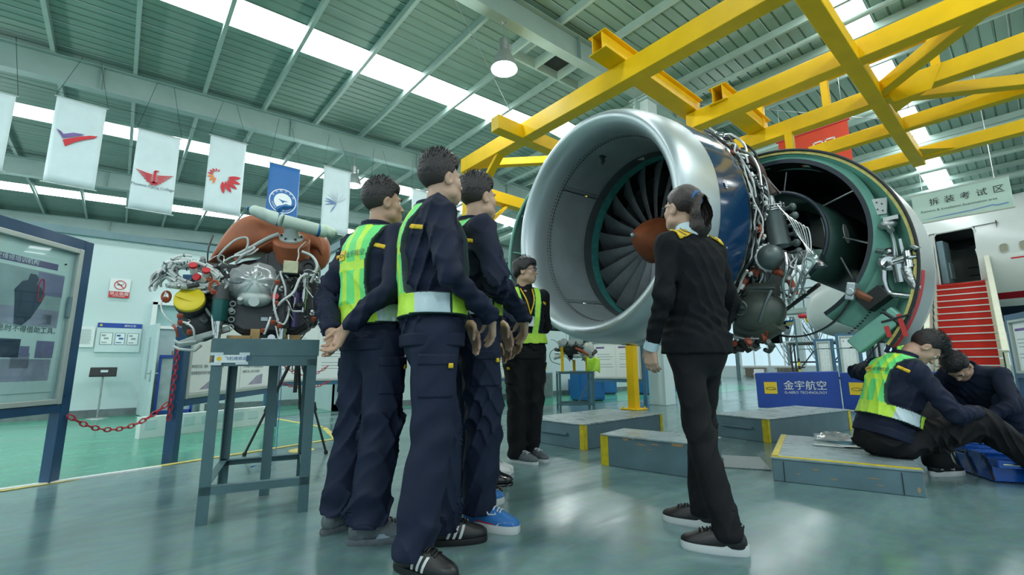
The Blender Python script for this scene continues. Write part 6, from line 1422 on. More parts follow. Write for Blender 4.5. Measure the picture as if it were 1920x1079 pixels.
for x in (-2.6, -1.7, -.8, .1, 1.0, 1.9):
    for y in (0, .9): mb = MB(); mb.box((x, y, .75), (.06, .06, 1.5)); mb.build('upright', M['darkmetal'], t, smooth=False)
for z in (1.5, .8, .2):
    for y in (0, .9): mb = MB(); mb.box((-.35, y, z), (4.6, .05, .06)); mb.build('ledger', M['darkmetal'], t, smooth=False)
for k in range(5): mb = MB(); mb.bar((-2.6 + .9 * k, 0, .2), (-1.7 + .9 * k, 0, 1.4), .04, .04); mb.build('diagonal', M['darkmetal'], t, smooth=False)
mb = MB(); mb.box((-.35, .45, 1.55), (4.6, .95, .04)); mb.build('deck', M['steelgrey'], t, smooth=False)
t = thing('railed_walkway', 'grey walkway with railing under the roof behind the open cowl', 'walkway', (21.5, 6.8, 2.9), rad(-90))
mb = MB(); mb.box((0, 0, 0), (6, .8, .2)); mb.build('deck', M['rafter'], t, smooth=False)
for k in range(16): mb = MB(); mb.cyl((-2.9 + .38 * k, -.38, .1), (-2.9 + .38 * k, -.38, .9), .02, n=6); mb.build('baluster', M['steelgrey'], t)
mb = MB(); mb.cyl((-3, -.38, .9), (3, -.38, .9), .03, n=8); mb.cyl((-3, -.38, .5), (3, -.38, .5), .02, n=8); mb.build('rail', M['steelgrey'], t)
for x in (-2.5, 2.5): mb = MB(); mb.box((x, 0, -1.5), (.12, .12, 2.8)); mb.build('post', M['steelgrey'], t, smooth=False)

# ------------------------------------------------------------------ blue toolbox, papers and wrap by the seated pair
t = thing('toolbox', 'open blue metal cantilever toolbox with yellow label on the floor', 'toolbox', (4.50, .34, 0), rad(-58))
tbm = mat('toolbox_blue', (.005, .085, .42), .25, .1, .06, 6, coat=.4)
mb = MB(); mb.box((.25, .22, .07), (.50, .40, .13)); mb.build('body', tbm, t, smooth=False, bevel=.006)
for y, z in ((.02, .145), (.18, .165), (.36, .185)):
    mb = MB(); mb.box((.25, y, z), (.50, .14, .012)); mb.box((.25, y - .07, z - .015), (.50, .008, .05)); mb.box((.25, y + .07, z - .015), (.50, .008, .05)); mb.box((.0, y, z - .015), (.008, .14, .05)); mb.box((.5, y, z - .015), (.008, .14, .05)); mb.build('tray', tbm, t, smooth=False, bevel=.002)
mb = MB(); mb.cyl((.02, -.05, .128), (.48, -.05, .128), .009, n=10); mb.build('edge_roll', M['chrome'], t)
mb = MB(); mb.box((.33, .017, .06), (.20, .006, .085)); mb.m = 1; mb.text('Toolbox', .035, (.25, .013, .055), EX, EZ); mb.build('yellow_label', [M['logo'], M['ink']], t, smooth=False)
for y in (.0, .2, .38):
    mb = MB(); mb.bar((-.008, y, .02), (-.008, y + .08, .16), .006, .018); mb.cyl((-.014, y + .08, .16), (.0, y + .08, .16), .01, n=8); mb.build('hinge_arm', M['black'], t, smooth=False)
def sheet(name, label, cat, c, rz, w, h, m, crease=.004, seed=0):
    r_ = np.random.default_rng(seed); n = 8; z = r_.random((n + 1, n + 1)) * crease; mb = MB()
    vs = [((i / n - .5) * w, (j / n - .5) * h, z[i, j]) for i in range(n + 1) for j in range(n + 1)]
    mb.add(vs, [(i * (n + 1) + j, i * (n + 1) + j + 1, (i + 1) * (n + 1) + j + 1, (i + 1) * (n + 1) + j) for i in range(n) for j in range(n)])
    o = mb.build(name, m, None, solid=.001); o.location = c; o.rotation_euler = (0, 0, rz); tag(o, label, cat)
sheet('work_paper', 'white worksheet lying on the low platform beside the seated person', 'paper', (4.40, 1.10, .1655), .5, .30, .21, M['paperw'], .003, 1)
sheet('blue_folder', 'pale blue plastic folder on top of the papers on the platform', 'folder', (4.44, 1.16, .171), .9, .22, .16, mat('folder_blue', (.25, .55, .72), .3), .006, 2)
sheet('work_paper', 'lower paper sheet sticking out towards the platform edge', 'paper', (4.32, 1.22, .162), .2, .24, .2, M['paper'], .002, 3)
mb = MB(); rows, cols = 12, 12; r_ = np.random.default_rng(4); z = r_.random((rows, cols)) * .07 * np.outer(np.sin(np.linspace(0, 3.14, rows)), np.sin(np.linspace(0, 3.14, cols))); mb.add([(i * .035 - .2, j * .026 - .15, z[i, j]) for i in range(rows) for j in range(cols)], [(i * cols + j, i * cols + j + 1, (i + 1) * cols + j + 1, (i + 1) * cols + j) for i in range(rows - 1) for j in range(cols - 1)])
o = mb.build('plastic_wrap', M['plastic'], None, solid=.001); o.location = (4.52, 1.24, .19); o.rotation_euler = (0, 0, .3); tag(o, 'crumpled clear plastic wrap on the papers on the platform', 'plastic wrap')
mb = MB(); mb.lathe([(.016, 0), (.018, .008), (.014, .02), (.010, .024)], n=16); o = mb.build('bottle_cap', M['blue'], None); o.location = (4.42, 1.08, .176); tag(o, 'small blue cap lying on the papers', 'cap')
# ------------------------------------------------------------------ people: bodies and clothes are grown as smooth implicit surfaces (surface nets)
def nets(f, lo, hi, h, B=6):
    lo = np.asarray(lo, float); n = np.maximum(2, np.ceil((np.asarray(hi, float) - lo) / h / B).astype(int)) * B + 1
    nb = (n - 1) // B
    I = np.stack(np.meshgrid(*[np.arange(k) for k in nb], indexing='ij'), -1).reshape(-1, 3)
    d = f(lo + (I * B + B / 2) * h)
    act = np.abs(d) < B * h * 1.6
    D = np.repeat(np.repeat(np.repeat(np.where(d > 0, 1.0, -1.0).reshape(nb).astype(np.float32), B, 0), B, 1), B, 2)
    D = np.pad(D, ((0, 1), (0, 1), (0, 1)), mode='edge')
    mk = np.zeros(n, bool)
    for b in I[act] * B: mk[b[0]:b[0] + B + 1, b[1]:b[1] + B + 1, b[2]:b[2] + B + 1] = True
    P = np.argwhere(mk); D[mk] = f(lo + P * h)
    S = D < 0
    c = [S[i:n[0] - 1 + i, j:n[1] - 1 + j, k:n[2] - 1 + k] for i in (0, 1) for j in (0, 1) for k in (0, 1)]
    su = sum(x.astype(np.int8) for x in c); cell = (su > 0) & (su < 8)
    C_ = np.argwhere(cell); idx = -np.ones(cell.shape, np.int64); idx[cell] = np.arange(len(C_))
    acc = np.zeros((len(C_), 3)); cnt = np.zeros(len(C_))
    cor = np.array([(i, j, k) for i in (0, 1) for j in (0, 1) for k in (0, 1)])
    vals = np.stack([D[C_[:, 0] + a, C_[:, 1] + b, C_[:, 2] + e] for a, b, e in cor], 1)
    for a in range(8):
        for b in range(a + 1, 8):
            if np.abs(cor[a] - cor[b]).sum() == 1:
                va, vb = vals[:, a], vals[:, b]; m = (va < 0) != (vb < 0); t = va[m] / (va[m] - vb[m])
                acc[m] += cor[a] + (cor[b] - cor[a]) * t[:, None]; cnt[m] += 1
    verts = lo + (C_ + acc / cnt[:, None]) * h
    quads = []
    for ax in range(3):
        u, v = [(1, 2), (2, 0), (0, 1)][ax]
        sl0 = [slice(None)] * 3; sl1 = [slice(None)] * 3; sl0[ax] = slice(0, -1); sl1[ax] = slice(1, None)
        e = np.argwhere(S[tuple(sl0)] != S[tuple(sl1)])
        e = e[(e[:, u] > 0) & (e[:, v] > 0) & (e[:, u] < n[u] - 1) & (e[:, v] < n[v] - 1)]
        if not len(e): continue
        flip = S[e[:, 0], e[:, 1], e[:, 2]]
        def g(du, dv): q = e.copy(); q[:, u] -= du; q[:, v] -= dv; return idx[q[:, 0], q[:, 1], q[:, 2]]
        q = np.stack([g(1, 1), g(0, 1), g(0, 0), g(1, 0)], 1); q[~flip] = q[~flip][:, ::-1]; quads.append(q)
    q = np.concatenate(quads) if quads else np.zeros((0, 4), int); q = q[(q >= 0).all(1)]
    return verts, q
def npmesh(name, parts, mats, parent, matf=None, smooth_it=1, smooth=True):
    """parts: list of (verts, quads); matf(centres) > material index"""
    off = 0; VV = []; QQ = []
    for v, q in parts:
        for _ in range(smooth_it):          # light laplacian relax
            s = np.zeros_like(v); c = np.zeros(len(v))
            for a, b in ((0, 1), (1, 2), (2, 3), (3, 0)):
                np.add.at(s, q[:, a], v[q[:, b]]); np.add.at(c, q[:, a], 1)
            m = c > 0; v = v.copy(); v[m] = v[m] * .5 + s[m] / c[m][:, None] * .5
        VV.append(v); QQ.append(q + off); off += len(v)
    v = np.concatenate(VV); q = np.concatenate(QQ); me = bpy.data.meshes.new(name)
    me.vertices.add(len(v)); me.vertices.foreach_set('co', v.ravel()); me.loops.add(q.size); me.loops.foreach_set('vertex_index', q.ravel().astype(np.int32))
    me.polygons.add(len(q)); me.polygons.foreach_set('loop_start', np.arange(0, q.size, 4, dtype=np.int32))
    mats = mats if isinstance(mats, (list, tuple)) else [mats]
    for m in mats: me.materials.append(m)
    if matf is not None: me.polygons.foreach_set('material_index', matf(v[q].mean(1)).astype(np.int32))
    me.polygons.foreach_set('use_smooth', np.ones(len(q), bool)); me.update(calc_edges=True); me.validate()
    o = bpy.data.objects.new(name, me); COL.objects.link(o)
    if parent is not None: o.parent = parent
    return o
def cap(p, a, b, ra, rb):
    a, b = np.asarray(a, float), np.asarray(b, float); ba = b - a; t = np.clip(((p - a) @ ba) / (ba @ ba + 1e-12), 0, 1)
    return np.linalg.norm(p - a - t[:, None] * ba, axis=1) - (ra + (rb - ra) * t)
def ell(p, c, r, R=None):
    q = p - np.asarray(c, float)
    if R is not None: q = q @ R
    r = np.asarray(r, float); k0 = np.linalg.norm(q / r, axis=1); k1 = np.linalg.norm(q / r ** 2, axis=1); return k0 * (k0 - 1) / (k1 + 1e-9)
def smin(a, b, k): h = np.clip(.5 + .5 * (b - a) / k, 0, 1); return b + (a - b) * h - k * h * (1 - h)
def smax(a, b, k): return -smin(-a, -b, k)
def sun(ds, k):
    d = ds[0]
    for e in ds[1:]: d = smin(d, e, k)
    return d
def torso(p, a, b, xa, secs, ex=2.5):
    """stack of superelliptic sections from a to b; xa = right axis"""
    a, b = np.asarray(a, float), np.asarray(b, float); L_ = np.linalg.norm(b - a); z = (b - a) / L_; x = unit(np.asarray(xa, float) - z * (np.asarray(xa, float) @ z)); y = np.cross(z, x)
    q = p - a; t = (q @ z) / L_; T = [s[0] for s in secs]; wx = np.interp(t, T, [s[1] for s in secs]); wy = np.interp(t, T, [s[2] for s in secs]); oy = np.interp(t, T, [s[3] if len(s) > 3 else 0 for s in secs])
    r = ((np.abs(q @ x) / wx) ** ex + (np.abs(q @ y - oy) / wy) ** ex) ** (1 / ex)
    d = (r - 1) * np.minimum(wx, wy) * .85
    return np.maximum(d, np.maximum(-t, t - 1) * L_)
def euler(yaw, pitch, roll=0): return rotz(yaw) @ rotx(pitch) @ roty(roll)
def wrinkle(p, k=1.0, s=0.0):
    x, y, z = p[:, 0] * k, p[:, 1] * k, p[:, 2] * k
    a = np.sin(30 * z + 7 * np.sin(11 * x + s) + 13 * y + 3 * np.sin(23 * y + s)); b = np.sin(24 * z - 19 * x + 5 * np.sin(14 * y + 2 * s) + s)
    m = .5 + .5 * np.sin(9 * x - 7 * y + 6 * z + 2 * s); m2 = .5 + .5 * np.sin(8 * y + 9 * x - 5 * z + 3 * s)
    r = (1 - np.abs(a)) ** 2 * m + (1 - np.abs(b)) ** 2 * m2            # sharp crests, broad hollows
    return .6 - 1.5 * r + .25 * np.sin(61 * z + 31 * x * np.sin(7 * y + s) - 27 * y + 3 * s)

skins = [mat('skin_a', (.50, .315, .22), .5, 0, .05, 30, spec=.35), mat('skin_b', (.56, .37, .27), .5, 0, .05, 30, spec=.35)]
M['lips'] = mat('lips', (.42, .20, .17), .45); M['eye'] = mat('eye_white', (.75, .75, .72), .25); M['iris'] = mat('iris', (.02, .012, .01), .2)
M['hair'] = mat('hair_black', (.0075, .0078, .0095), .40, 0, .3, 120, bump=.5, bscale=260, stretch=(1, 1, .25)); M['hairw'] = mat('hair_dark_brown', (.028, .020, .018), .34, 0, .45, 90, bump=.5, bscale=240, stretch=(1, 1, .12))
M['fade'] = mat('hair_fade', (.040, .034, .031), .65, 0, .2, 200)
M['navycloth'] = mat('workwear_navy', (.0105, .0165, .040), .72, 0, .16, 9, bump=.18, bscale=420, spec=.25); M['navytrs'] = mat('workwear_trousers_navy', (.0125, .0195, .045), .72, 0, .16, 9, bump=.18, bscale=420, spec=.25)
M['blackcloth'] = mat('black_cloth', (.0075, .008, .010), .7, 0, .14, 9, bump=.18, bscale=420, spec=.25); M['darkknit'] = mat('dark_knit', (.0085, .0105, .013), .85, 0, .2, 60, bump=.4, bscale=600, spec=.2)
M['vg'], M['vy'] = vg, vy; M['vpipe'] = mat('vest_piping', (.008, .03, .03), .6); M['vsilver'] = mat('vest_reflective', (.55, .68, .72), .35, .2, .05, 200); M['patch'] = mat('patch_yellow', (.80, .52, .015), .5); M['shirt'] = mat('shirt_pale_blue', (.50, .66, .72), .6)
M['sole'] = mat('shoe_sole_white', (.62, .66, .66), .5); M['shoeblack'] = mat('shoe_black', (.010, .011, .012), .38); M['shoegrey'] = mat('shoe_grey', (.10, .125, .14), .6, 0, .2, 40); M['shoeblue'] = mat('shoe_blue', (.02, .16, .46), .5); M['shoewhite'] = mat('shoe_white', (.60, .63, .62), .55); M['gum'] = mat('gum_orange', (.52, .22, .06), .5); M['leather'] = mat('patent_leather', (.008, .008, .009), .12, 0, 0, 1, coat=.6); M['sock'] = mat('sock_white', (.70, .74, .74), .8)

def head_sdf(p, fem=False):
    """p in head space: z up, +y forward, centre between the ears"""
    d = smin(ell(p, (0, -.014, .036), (.076, .094, .086)), ell(p, (0, .024, -.04), (.060, .066, .080)), .035)
    d = smin(d, ell(p, (0, .046, -.088), (.040, .040, .030)), .03)
    for s in (-1, 1): d = smin(d, ell(p, (s * .042, .052, -.028), (.024, .022, .022)), .02); d = smin(d, ell(p, (s * .052, .004, -.072), (.016, .03, .02)), .03)
    d = smin(d, ell(p, (0, .082, .022), (.048, .013, .011)), .02)
    for s in (-1, 1): d = smax(d, -ell(p, (s * .032, .102, .0), (.021, .017, .013)), .012)
    d = smin(d, cap(p, (0, .086, .006), (0, .106, -.030), .008, .0125), .012)
    for s in (-1, 1): d = smin(d, ell(p, (s * .011, .096, -.034), (.009, .010, .007)), .006)
    d = smin(d, ell(p, (0, .088, -.060), (.024, .009, .006)), .008); d = smin(d, ell(p, (0, .087, -.072), (.020, .009, .006)), .008)
    d = smax(d, -ell(p, (0, .102, -.066), (.024, .006, .0022)), .004)
    for s in (-1, 1):
        R = rotz(s * -.35) @ rotx(-.18); e = ell(p, (s * .078, -.012, -.012), (.011, .021, .033), R); e = smax(e, -ell(p, (s * .089, -.006, -.010), (.008, .012, .021), R), .005); d = smin(d, e, .008)
    return d
def hair_sdf(p, style):
    d0 = ell(p, (0, -.016, .040), (.083, .101, .090))
    y, z, x = p[:, 1], p[:, 2], np.abs(p[:, 0])
    line = np.interp(y, [-.12, -.085, -.045, -.01, .02, .05, .085, .11], [-.085, -.078, -.055, .012, .014, .062, .072, .080] if style != 'woman' else [-.09, -.07, -.04, .005, .02, .055, .066, .075])
    d = smax(d0, (line - z), .012)
    if style == 'short':
        top = ell(p, (0, .0, .088), (.077, .100, .066)); d = smin(d, top, .02)
        d = d + np.where(z > .02, .0028, .001) * np.sin(90 * p[:, 0] + 14 * np.sin(40 * y)) * np.sin(75 * y + 9 * np.sin(50 * z))
    elif style == 'mop':
        top = sun([ell(p, (0, .0, .072), (.084, .104, .060)), ell(p, (0, .062, .06), (.066, .045, .030)), ell(p, (.06, .0, .02), (.03, .07, .05)), ell(p, (-.06, .0, .02), (.03, .07, .05)), ell(p, (0, -.07, -.01), (.07, .045, .06))], .03); top = smax(top, (np.interp(y, [-.12, -.02, .02, .06, .12], [-.08, -.03, .01, .038, .045]) - z), .01); d = smin(d, top, .015)
        d = d + .004 * np.sin(70 * p[:, 0] + 30 * z) * np.sin(60 * y + 20 * z)
    elif style == 'woman':
        pt = [(0, -.095, .035), (0, -.122, .025), (0, -.135, -.04), (0, -.128, -.115), (.0, -.115, -.20)]; tail = sun([cap(p, pt[i], pt[i + 1], (.024, .036, .052, .050)[i], (.036, .052, .050, .016)[i]) for i in range(4)], .02)
        d = smin(d, tail, .012); a = np.arctan2(p[:, 0], -p[:, 1] - .06); d = d + .0022 * np.sin(46 * a + 25 * p[:, 2]) * np.where(y < -.1, 1, .4) + .0016 * np.sin(120 * p[:, 0])
    return d
def tufts(hc, R, seed, n=420, front=0.0, up=.016):
    """short tapered strands over the crown so the outline is not smooth"""
    r_ = np.random.default_rng(seed); mb = MB()
    for k in range(n):
        u = r_.random(); a = r_.random() * 6.2832; el_ = math.asin(.12 + .88 * u); dd = V(math.cos(el_) * math.cos(a), math.cos(el_) * math.sin(a), math.sin(el_)); q = V(0, -.004, .072) + dd * V(.075, .098, .078)
        if q[1] > .07 and q[2] < .07: continue
        l = up * (.7 + .8 * r_.random()); side = V(*(r_.random(3) - .5)) * .9 + V(0, .15 + front, .75); t = unit(dd + side * .7); w = unit(np.cross(t, V(.3, .2, .9)))
        a0, a1, a2 = q - dd * .004, q + t * l * .6, q + t * l + V(0, .004, -.003); wd = .0022
        mb.add([a0 - w * wd, a0 + w * wd, a1 + w * wd * .7, a1 - w * wd * .7, a2, a0 + dd * .002], [(0, 1, 2, 3), (3, 2, 4), (1, 5, 2), (0, 3, 5), (5, 3, 2)])
    V_ = np.array(mb.v) @ R.T + hc; mb.v = [tuple(x) for x in V_]; return mb
def hand_parts(w, d, nrm, curl, spread=.10, thumb=1, s=1.0, fist=False):
    """d = finger direction, nrm = palm normal (the side fingers curl to), thumb = +1/-1 side"""
    w = np.asarray(w, float); d = unit(d); nrm = unit(np.asarray(nrm, float) - d * (np.asarray(nrm, float) @ d)); sd = np.cross(nrm, d) * thumb
    L = []; kn = []
    for i, off in enumerate((.030, .010, -.010, -.028)):
        k_ = w + d * (.088 - .004 * abs(i - 1)) * s + sd * off * s; kn.append(k_); L.append(('p', w + sd * off * .6 * s + d * .012, k_, .0150 * s, .0115 * s))
    for i, (k_, l) in enumerate(zip(kn, (.072, .080, .074, .058))):
        a = spread * (1.2 - .8 * i); f = unit(d + sd * a * .5); c0 = curl[i] if hasattr(curl, '__len__') else curl; q = k_; ang = 0
        for j, (fr, r0, r1) in enumerate(((.45, .0098, .0088), (.31, .0088, .0080), (.24, .0080, .0066))):
            ang += c0 * (.8, 1.0, .6)[j]; dr = f * math.cos(ang) + nrm * math.sin(ang); q2 = q + dr * l * fr * s; L.append(('f%d' % i, q, q2, r0 * s, r1 * s)); q = q2
    t0 = w + d * .022 * s + sd * .026 * s; t1 = t0 + (d * .75 + sd * .55 + nrm * .30) * .042 * s; t2 = t1 + (d * .9 + sd * .1 + nrm * .45) * .034 * s; t3 = t2 + (d * .9 - sd * .1 + nrm * .5) * .025 * s
    L += [('p', t0 - sd * .012, t0, .013 * s, .0145 * s), ('t', t0, t1, .0145 * s, .0112 * s), ('t', t1, t2, .0112 * s, .0095 * s), ('t', t2, t3, .0095 * s, .0075 * s)]
    return L
def hand_sdf(p, L):
    ds = {}
    for k, a, b, ra, rb in L:
        e = cap(p, a, b, ra, rb); ds[k] = e if k not in ds else smin(ds[k], e, .012 if k == 'p' else .003)
    d = ds['p']
    for k in ds:
        if k != 'p': d = smin(d, ds[k], .006)
    return d
def box_region(p, c, r, R=None):
    q = p - np.asarray(c, float)
    if R is not None: q = q @ R
    return np.max(np.abs(q) - np.asarray(r, float), axis=1)
STY = {'grey': (M['shoegrey'], M['shoegrey'], 'gum', M['sock']), 'stripes': (M['shoeblack'], M['shoeblack'], 'stripes', M['sock']), 'blue': (M['shoeblue'], M['sole'], 'blue', M['sock']), 'leather': (M['leather'], M['leather'], '', M['navytrs']),
       'white': (M['shoewhite'], M['sole'], '', M['sock']), 'blacksole': (M['shoeblack'], M['sole'], '', M['blackcloth']), 'nb': (M['shoegrey'], M['sole'], 'gumtoe', M['blackcloth']), 'mark': (M['shoeblack'], M['sole'], 'mark', M['sock'])}
def shoe(parent, ank, yaw, style, s=1.0, pitch=0.0):
    """ank: point on the ground under the ankle (local), yaw: toe direction angle in local space (0 = +y)"""
    up, so, deco, sock = STY[style]; R = rotz(yaw) @ rotx(pitch); o = np.asarray(ank, float); thick = .034 if style in ('blacksole', 'blue', 'mark') else .026 if style != 'leather' else .016
    def T(v): return (np.asarray(v) * s) @ R.T + o
    def f(p):
        d = sun([ell(p, (0, -.03, .055), (.037, .05, .055)), ell(p, (0, .05, .052), (.040, .09, .048)), ell(p, (0, .125, .036), (.045, .078, .036))], .03)
        d = smax(d, -cap(p, (0, -.012, .10), (0, -.02, .20), .030, .036), .006)
        return smax(d, thick * .8 - p[:, 2], .004)
    v, q = nets(f, (-.06, -.10, .0), (.06, .22, .13), .006, 5)
    sh = npmesh('shoe', [(T(v), q)], up, parent)
    n = 28; P = []
    for i in range(n):
        a = 2 * math.pi * i / n; y = .058 + .142 * math.sin(a); w = (.040 + .010 * math.sin(a)) * 1.06; P.append((w * (abs(math.cos(a)) ** .75) * (1 if math.cos(a) >= 0 else -1), y))
    mb = MB(); vs = [T((x * 1.02, y, 0.0)) for x, y in P] + [T((x * 1.10, .058 + (y - .058) * 1.03, .010)) for x, y in P] + [T((x * 1.06, .058 + (y - .058) * 1.015, thick * (1 + (.35 if y < 0 and style == 'blacksole' else 0)))) for x, y in P]
    mb.add(vs, [tuple(range(n))[::-1]] + [(j * n + i, j * n + (i + 1) % n, (j + 1) * n + (i + 1) % n, (j + 1) * n + i) for j in (0, 1) for i in range(n)] + [tuple(2 * n + i for i in range(n))]); mb.build('sole', so, sh)
    mb = MB(); mb.tube([T((.0, -.02, .07)), T((0, -.018, .12)), T((0, -.014, .19))], [.036 * s, .036 * s, .034 * s], 14); mb.build('sock', sock, sh)
    def surf(x, y):   # top of the upper at (x, y)
        z = np.linspace(.02, .14, 60); d = f(np.stack([np.full(60, x), np.full(60, y), z], 1)); k = np.where(d < 0)[0]; return z[k[-1]] + .002 if len(k) else .05
    def side(y, z, sg):
        x = np.linspace(0, .06, 60) * sg; d = f(np.stack([x, np.full(60, y), np.full(60, z)], 1)); k = np.where(d < 0)[0]; return (x[k[-1]] if len(k) else .04 * sg) + .0015 * sg
    if style != 'leather' or True:
        mb = MB()
        for k in range(5):
            y = .052 + .016 * k; mb.tube([T((x, y + .004 * (k % 2) * np.sign(x + .001), surf(x, y) + .003)) for x in (-.024, -.012, 0, .012, .024)], .0035 * s, 5)
        if style == 'blue': mb.tube([T(v_) for v_ in ((.0, .05, .102), (.03, .04, .112), (.045, .07, .075), (.03, .10, .075), (.0, .07, .10))], .004, 5); mb.tube([T(v_) for v_ in ((.0, .05, .102), (-.03, .05, .112), (-.045, .08, .07), (-.02, .07, .10))], .004, 5)
        mb.build('laces', M['sole'] if style in ('blue', 'white', 'nb') else M['shoeblack'], sh)
    def strip(name, pts, m, sg):
        mb = MB(); mb.add([T((side(y, z, sg), y, z)) for y, z in pts], [tuple(range(len(pts)))]); mb.build(name, m, sh, smooth=False)
    for sg in (-1, 1):
        if deco == 'stripes':
            for k in range(3): y = .030 + .026 * k; mb = MB(); A_ = [(y - .012 + .02 * t, .028 + .052 * t) for t in np.linspace(0, 1, 6)]; B_ = [(a + .012, b) for a, b in A_]; vs = [T((side(a, b, sg), a, b)) for a, b in A_ + B_]; mb.add(vs, [(i, i + 1, i + 7, i + 6) for i in range(5)]); mb.build('stripe', M['sole'], sh, smooth=False)
        if deco == 'blue': strip('toe_panel', [(.11, .034), (.19, .030), (.185, .045), (.15, .05), (.12, .045)], M['sole'], sg); strip('side_piping', [(.0, .04), (.1, .036), (.1, .040), (.0, .046)], M['red'], sg)
        if deco == 'gum': strip('midsole_panel', [(.03, .018), (.12, .02), (.13, .04), (.05, .045)], mat('shoe_pale_blue', (.28, .38, .44), .5), sg); strip('gum_patch', [(.07, .010), (.11, .012), (.11, .024), (.075, .024)], M['gum'], sg); strip('heel_panel', [(-.06, .03), (-.01, .03), (.03, .07), (.0, .075), (-.04, .06)], M['ink'], sg)
        if deco == 'gumtoe': strip('gum_patch', [(.15, .022), (.19, .024), (.19, .040), (.155, .034)], M['gum'], sg); strip('side_mark', [(.0, .04), (.03, .04), (.06, .075), (.045, .078), (.035, .06), (.02, .07)], M['sole'], sg)
        if deco == 'mark': strip('side_mark', [(-.035, .045), (-.005, .045), (-.02, .062)], M['sole'], sg); strip('strap_mark', [(.03, .065), (.08, .05), (.08, .057), (.03, .074)], M['sole'], sg); strip('strap_mark', [(.035, .052), (.08, .04), (.08, .045), (.035, .058)], M['sole'], sg)
    return sh
SECS = [(0, .168, .122), (.12, .172, .126), (.32, .165, .120), (.55, .180, .130), (.75, .188, .128, -.005), (.86, .165, .108, -.012), (.94, .105, .080, -.015), (1, .068, .064, -.012)]
SECW = [(0, .175, .130), (.12, .170, .125), (.32, .145, .112), (.55, .160, .128, .01), (.75, .165, .118, .0), (.86, .145, .098, -.012), (.94, .095, .072, -.015), (1, .060, .058, -.012)]
def person(label, loc, face, h, pose, head, hair='short', shoes='grey', jacket=None, trousers=None, vest=True, skin=0, group=None, wide=1.0, hres=.0048, glasses=False, logo_back=False, collar=None, tabs=True, sock=True, lanyard=False, secs=SECS, badge=False, seed=0, hem=True, slim=1.0, amp=.011):
    s = h / 1.75; J = dict(hipL=(-.09, 0, .92), hipR=(.09, 0, .92), kneeL=(-.10, .025, .50), kneeR=(.10, .025, .50), ankL=(-.105, -.03, .085), ankR=(.105, -.03, .085), footL=10, footR=-10,
             shL=(-.178, -.01, 1.415), shR=(.178, -.01, 1.415), a=(0, 0, .86), b=(0, -.005, 1.475), xa=(1, 0, 0), handL=None, handR=None, head=None)
    J.update(pose)
    for k in J:
        if isinstance(J[k], tuple) and k != 'xa' and not k.startswith('hand'): J[k] = V(*J[k]) * s
    jm = jacket or M['navycloth']; tm = trousers or M['navytrs']
    a, b = J['a'], J['b']; zt = unit(b - a); L_ = np.linalg.norm(b - a); xa = unit(V(*J['xa']) - zt * (V(*J['xa']) @ zt)); ya = np.cross(zt, xa)
    SE = [(t, wx * s * wide, wy * s * wide, *(o * s for o in r)) for t, wx, wy, *r in secs]
    hc = J['head'] if J['head'] is not None else b + V(0, .035, .155) * s
    hy, hp_, hr_ = head; R = euler(rad(hy), rad(hp_), rad(hr_)); hs = s * .985
    def HS(p): return head_sdf((p - hc) @ R / hs) * hs
    hands = []
    for sd, th in (('L', 1), ('R', -1)):
        hd = J['hand' + sd]
        if hd: w = J['wr' + sd]; hands.append((w, hand_parts(w, V(*hd[0]), V(*hd[1]), hd[2], thumb=hd[3] if len(hd) > 3 else th, s=s * (.94 if secs is SECW else 1.0))))
    base = b - zt * .06
    def body(p):
        d = sun([cap(p, a + zt * .1, base, .075 * s, .06 * s), cap(p, base, hc + R @ V(0, -.025, -.07) * hs, .058 * s * slim, .053 * s * slim)], .03)
        for S_ in 'LR':
            d = smin(d, cap(p, base, J['sh' + S_], .04, .035), .02); d = smin(d, cap(p, J['sh' + S_], J['el' + S_], .035, .032), .01); d = smin(d, cap(p, J['el' + S_], J['wr' + S_], .032, .026 * s), .01)
            d = smin(d, cap(p, a + zt * .08, J['hip' + S_], .05, .05), .02); d = smin(d, cap(p, J['hip' + S_], J['knee' + S_], .05, .04), .01); d = smin(d, cap(p, J['knee' + S_], J['ank' + S_], .038, .03), .01)
        m = np.linalg.norm(p - hc, axis=1) < .19 * s
        if m.any(): d[m] = smin(d[m], HS(p[m]), .022)
        for w, L in hands:
            m = np.linalg.norm(p - w, axis=1) < .24 * s
            if m.any(): d[m] = smin(d[m], hand_sdf(p[m], L), .012)
        return d
    allp = np.array([J[k] for k in ('hipL', 'hipR', 'kneeL', 'kneeR', 'ankL', 'ankR', 'shL', 'shR', 'elL', 'elR', 'wrL', 'wrR', 'a', 'b')] + [hc])
    lo, hi = allp.min(0) - .24, allp.max(0) + .24
    root = npmesh('person', [nets(body, lo, hi, hres)], [skins[skin], M['lips']], None,
                  matf=lambda c: ((np.abs(((c - hc) @ R / hs)[:, 0]) < .023) & (np.abs(((c - hc) @ R / hs)[:, 2] + .066) < .0115) & (((c - hc) @ R / hs)[:, 1] > .072)).astype(int))
    root.location = loc; root.rotation_euler = (0, 0, rad(face - 90)); tag(root, label, 'person', group)
    def H_(v): return (np.asarray(v) * hs) @ R.T + hc
    for sx in (-1, 1):
        mb = MB(); mb.sphere(H_((sx * .031, .0735, .0)), .0125 * hs, 12); mb.m = 1; mb.sphere(H_((sx * .031, .0812, .0)), .0060 * hs, 10); mb.build('eye', [M['eye'], M['iris']], root)
        mb = MB(); mb.tube([H_((sx * x, y, z)) for x, y, z in ((.014, .099, .019), (.030, .097, .024), (.048, .084, .020))], [.003, .0036, .002], 6); mb.build('eyebrow', M['hair'], root)
    # hair
    hm = M['hairw'] if hair == 'woman' else M['hair']
    def hf(p): return hair_sdf((p - hc) @ R / hs, hair) * hs
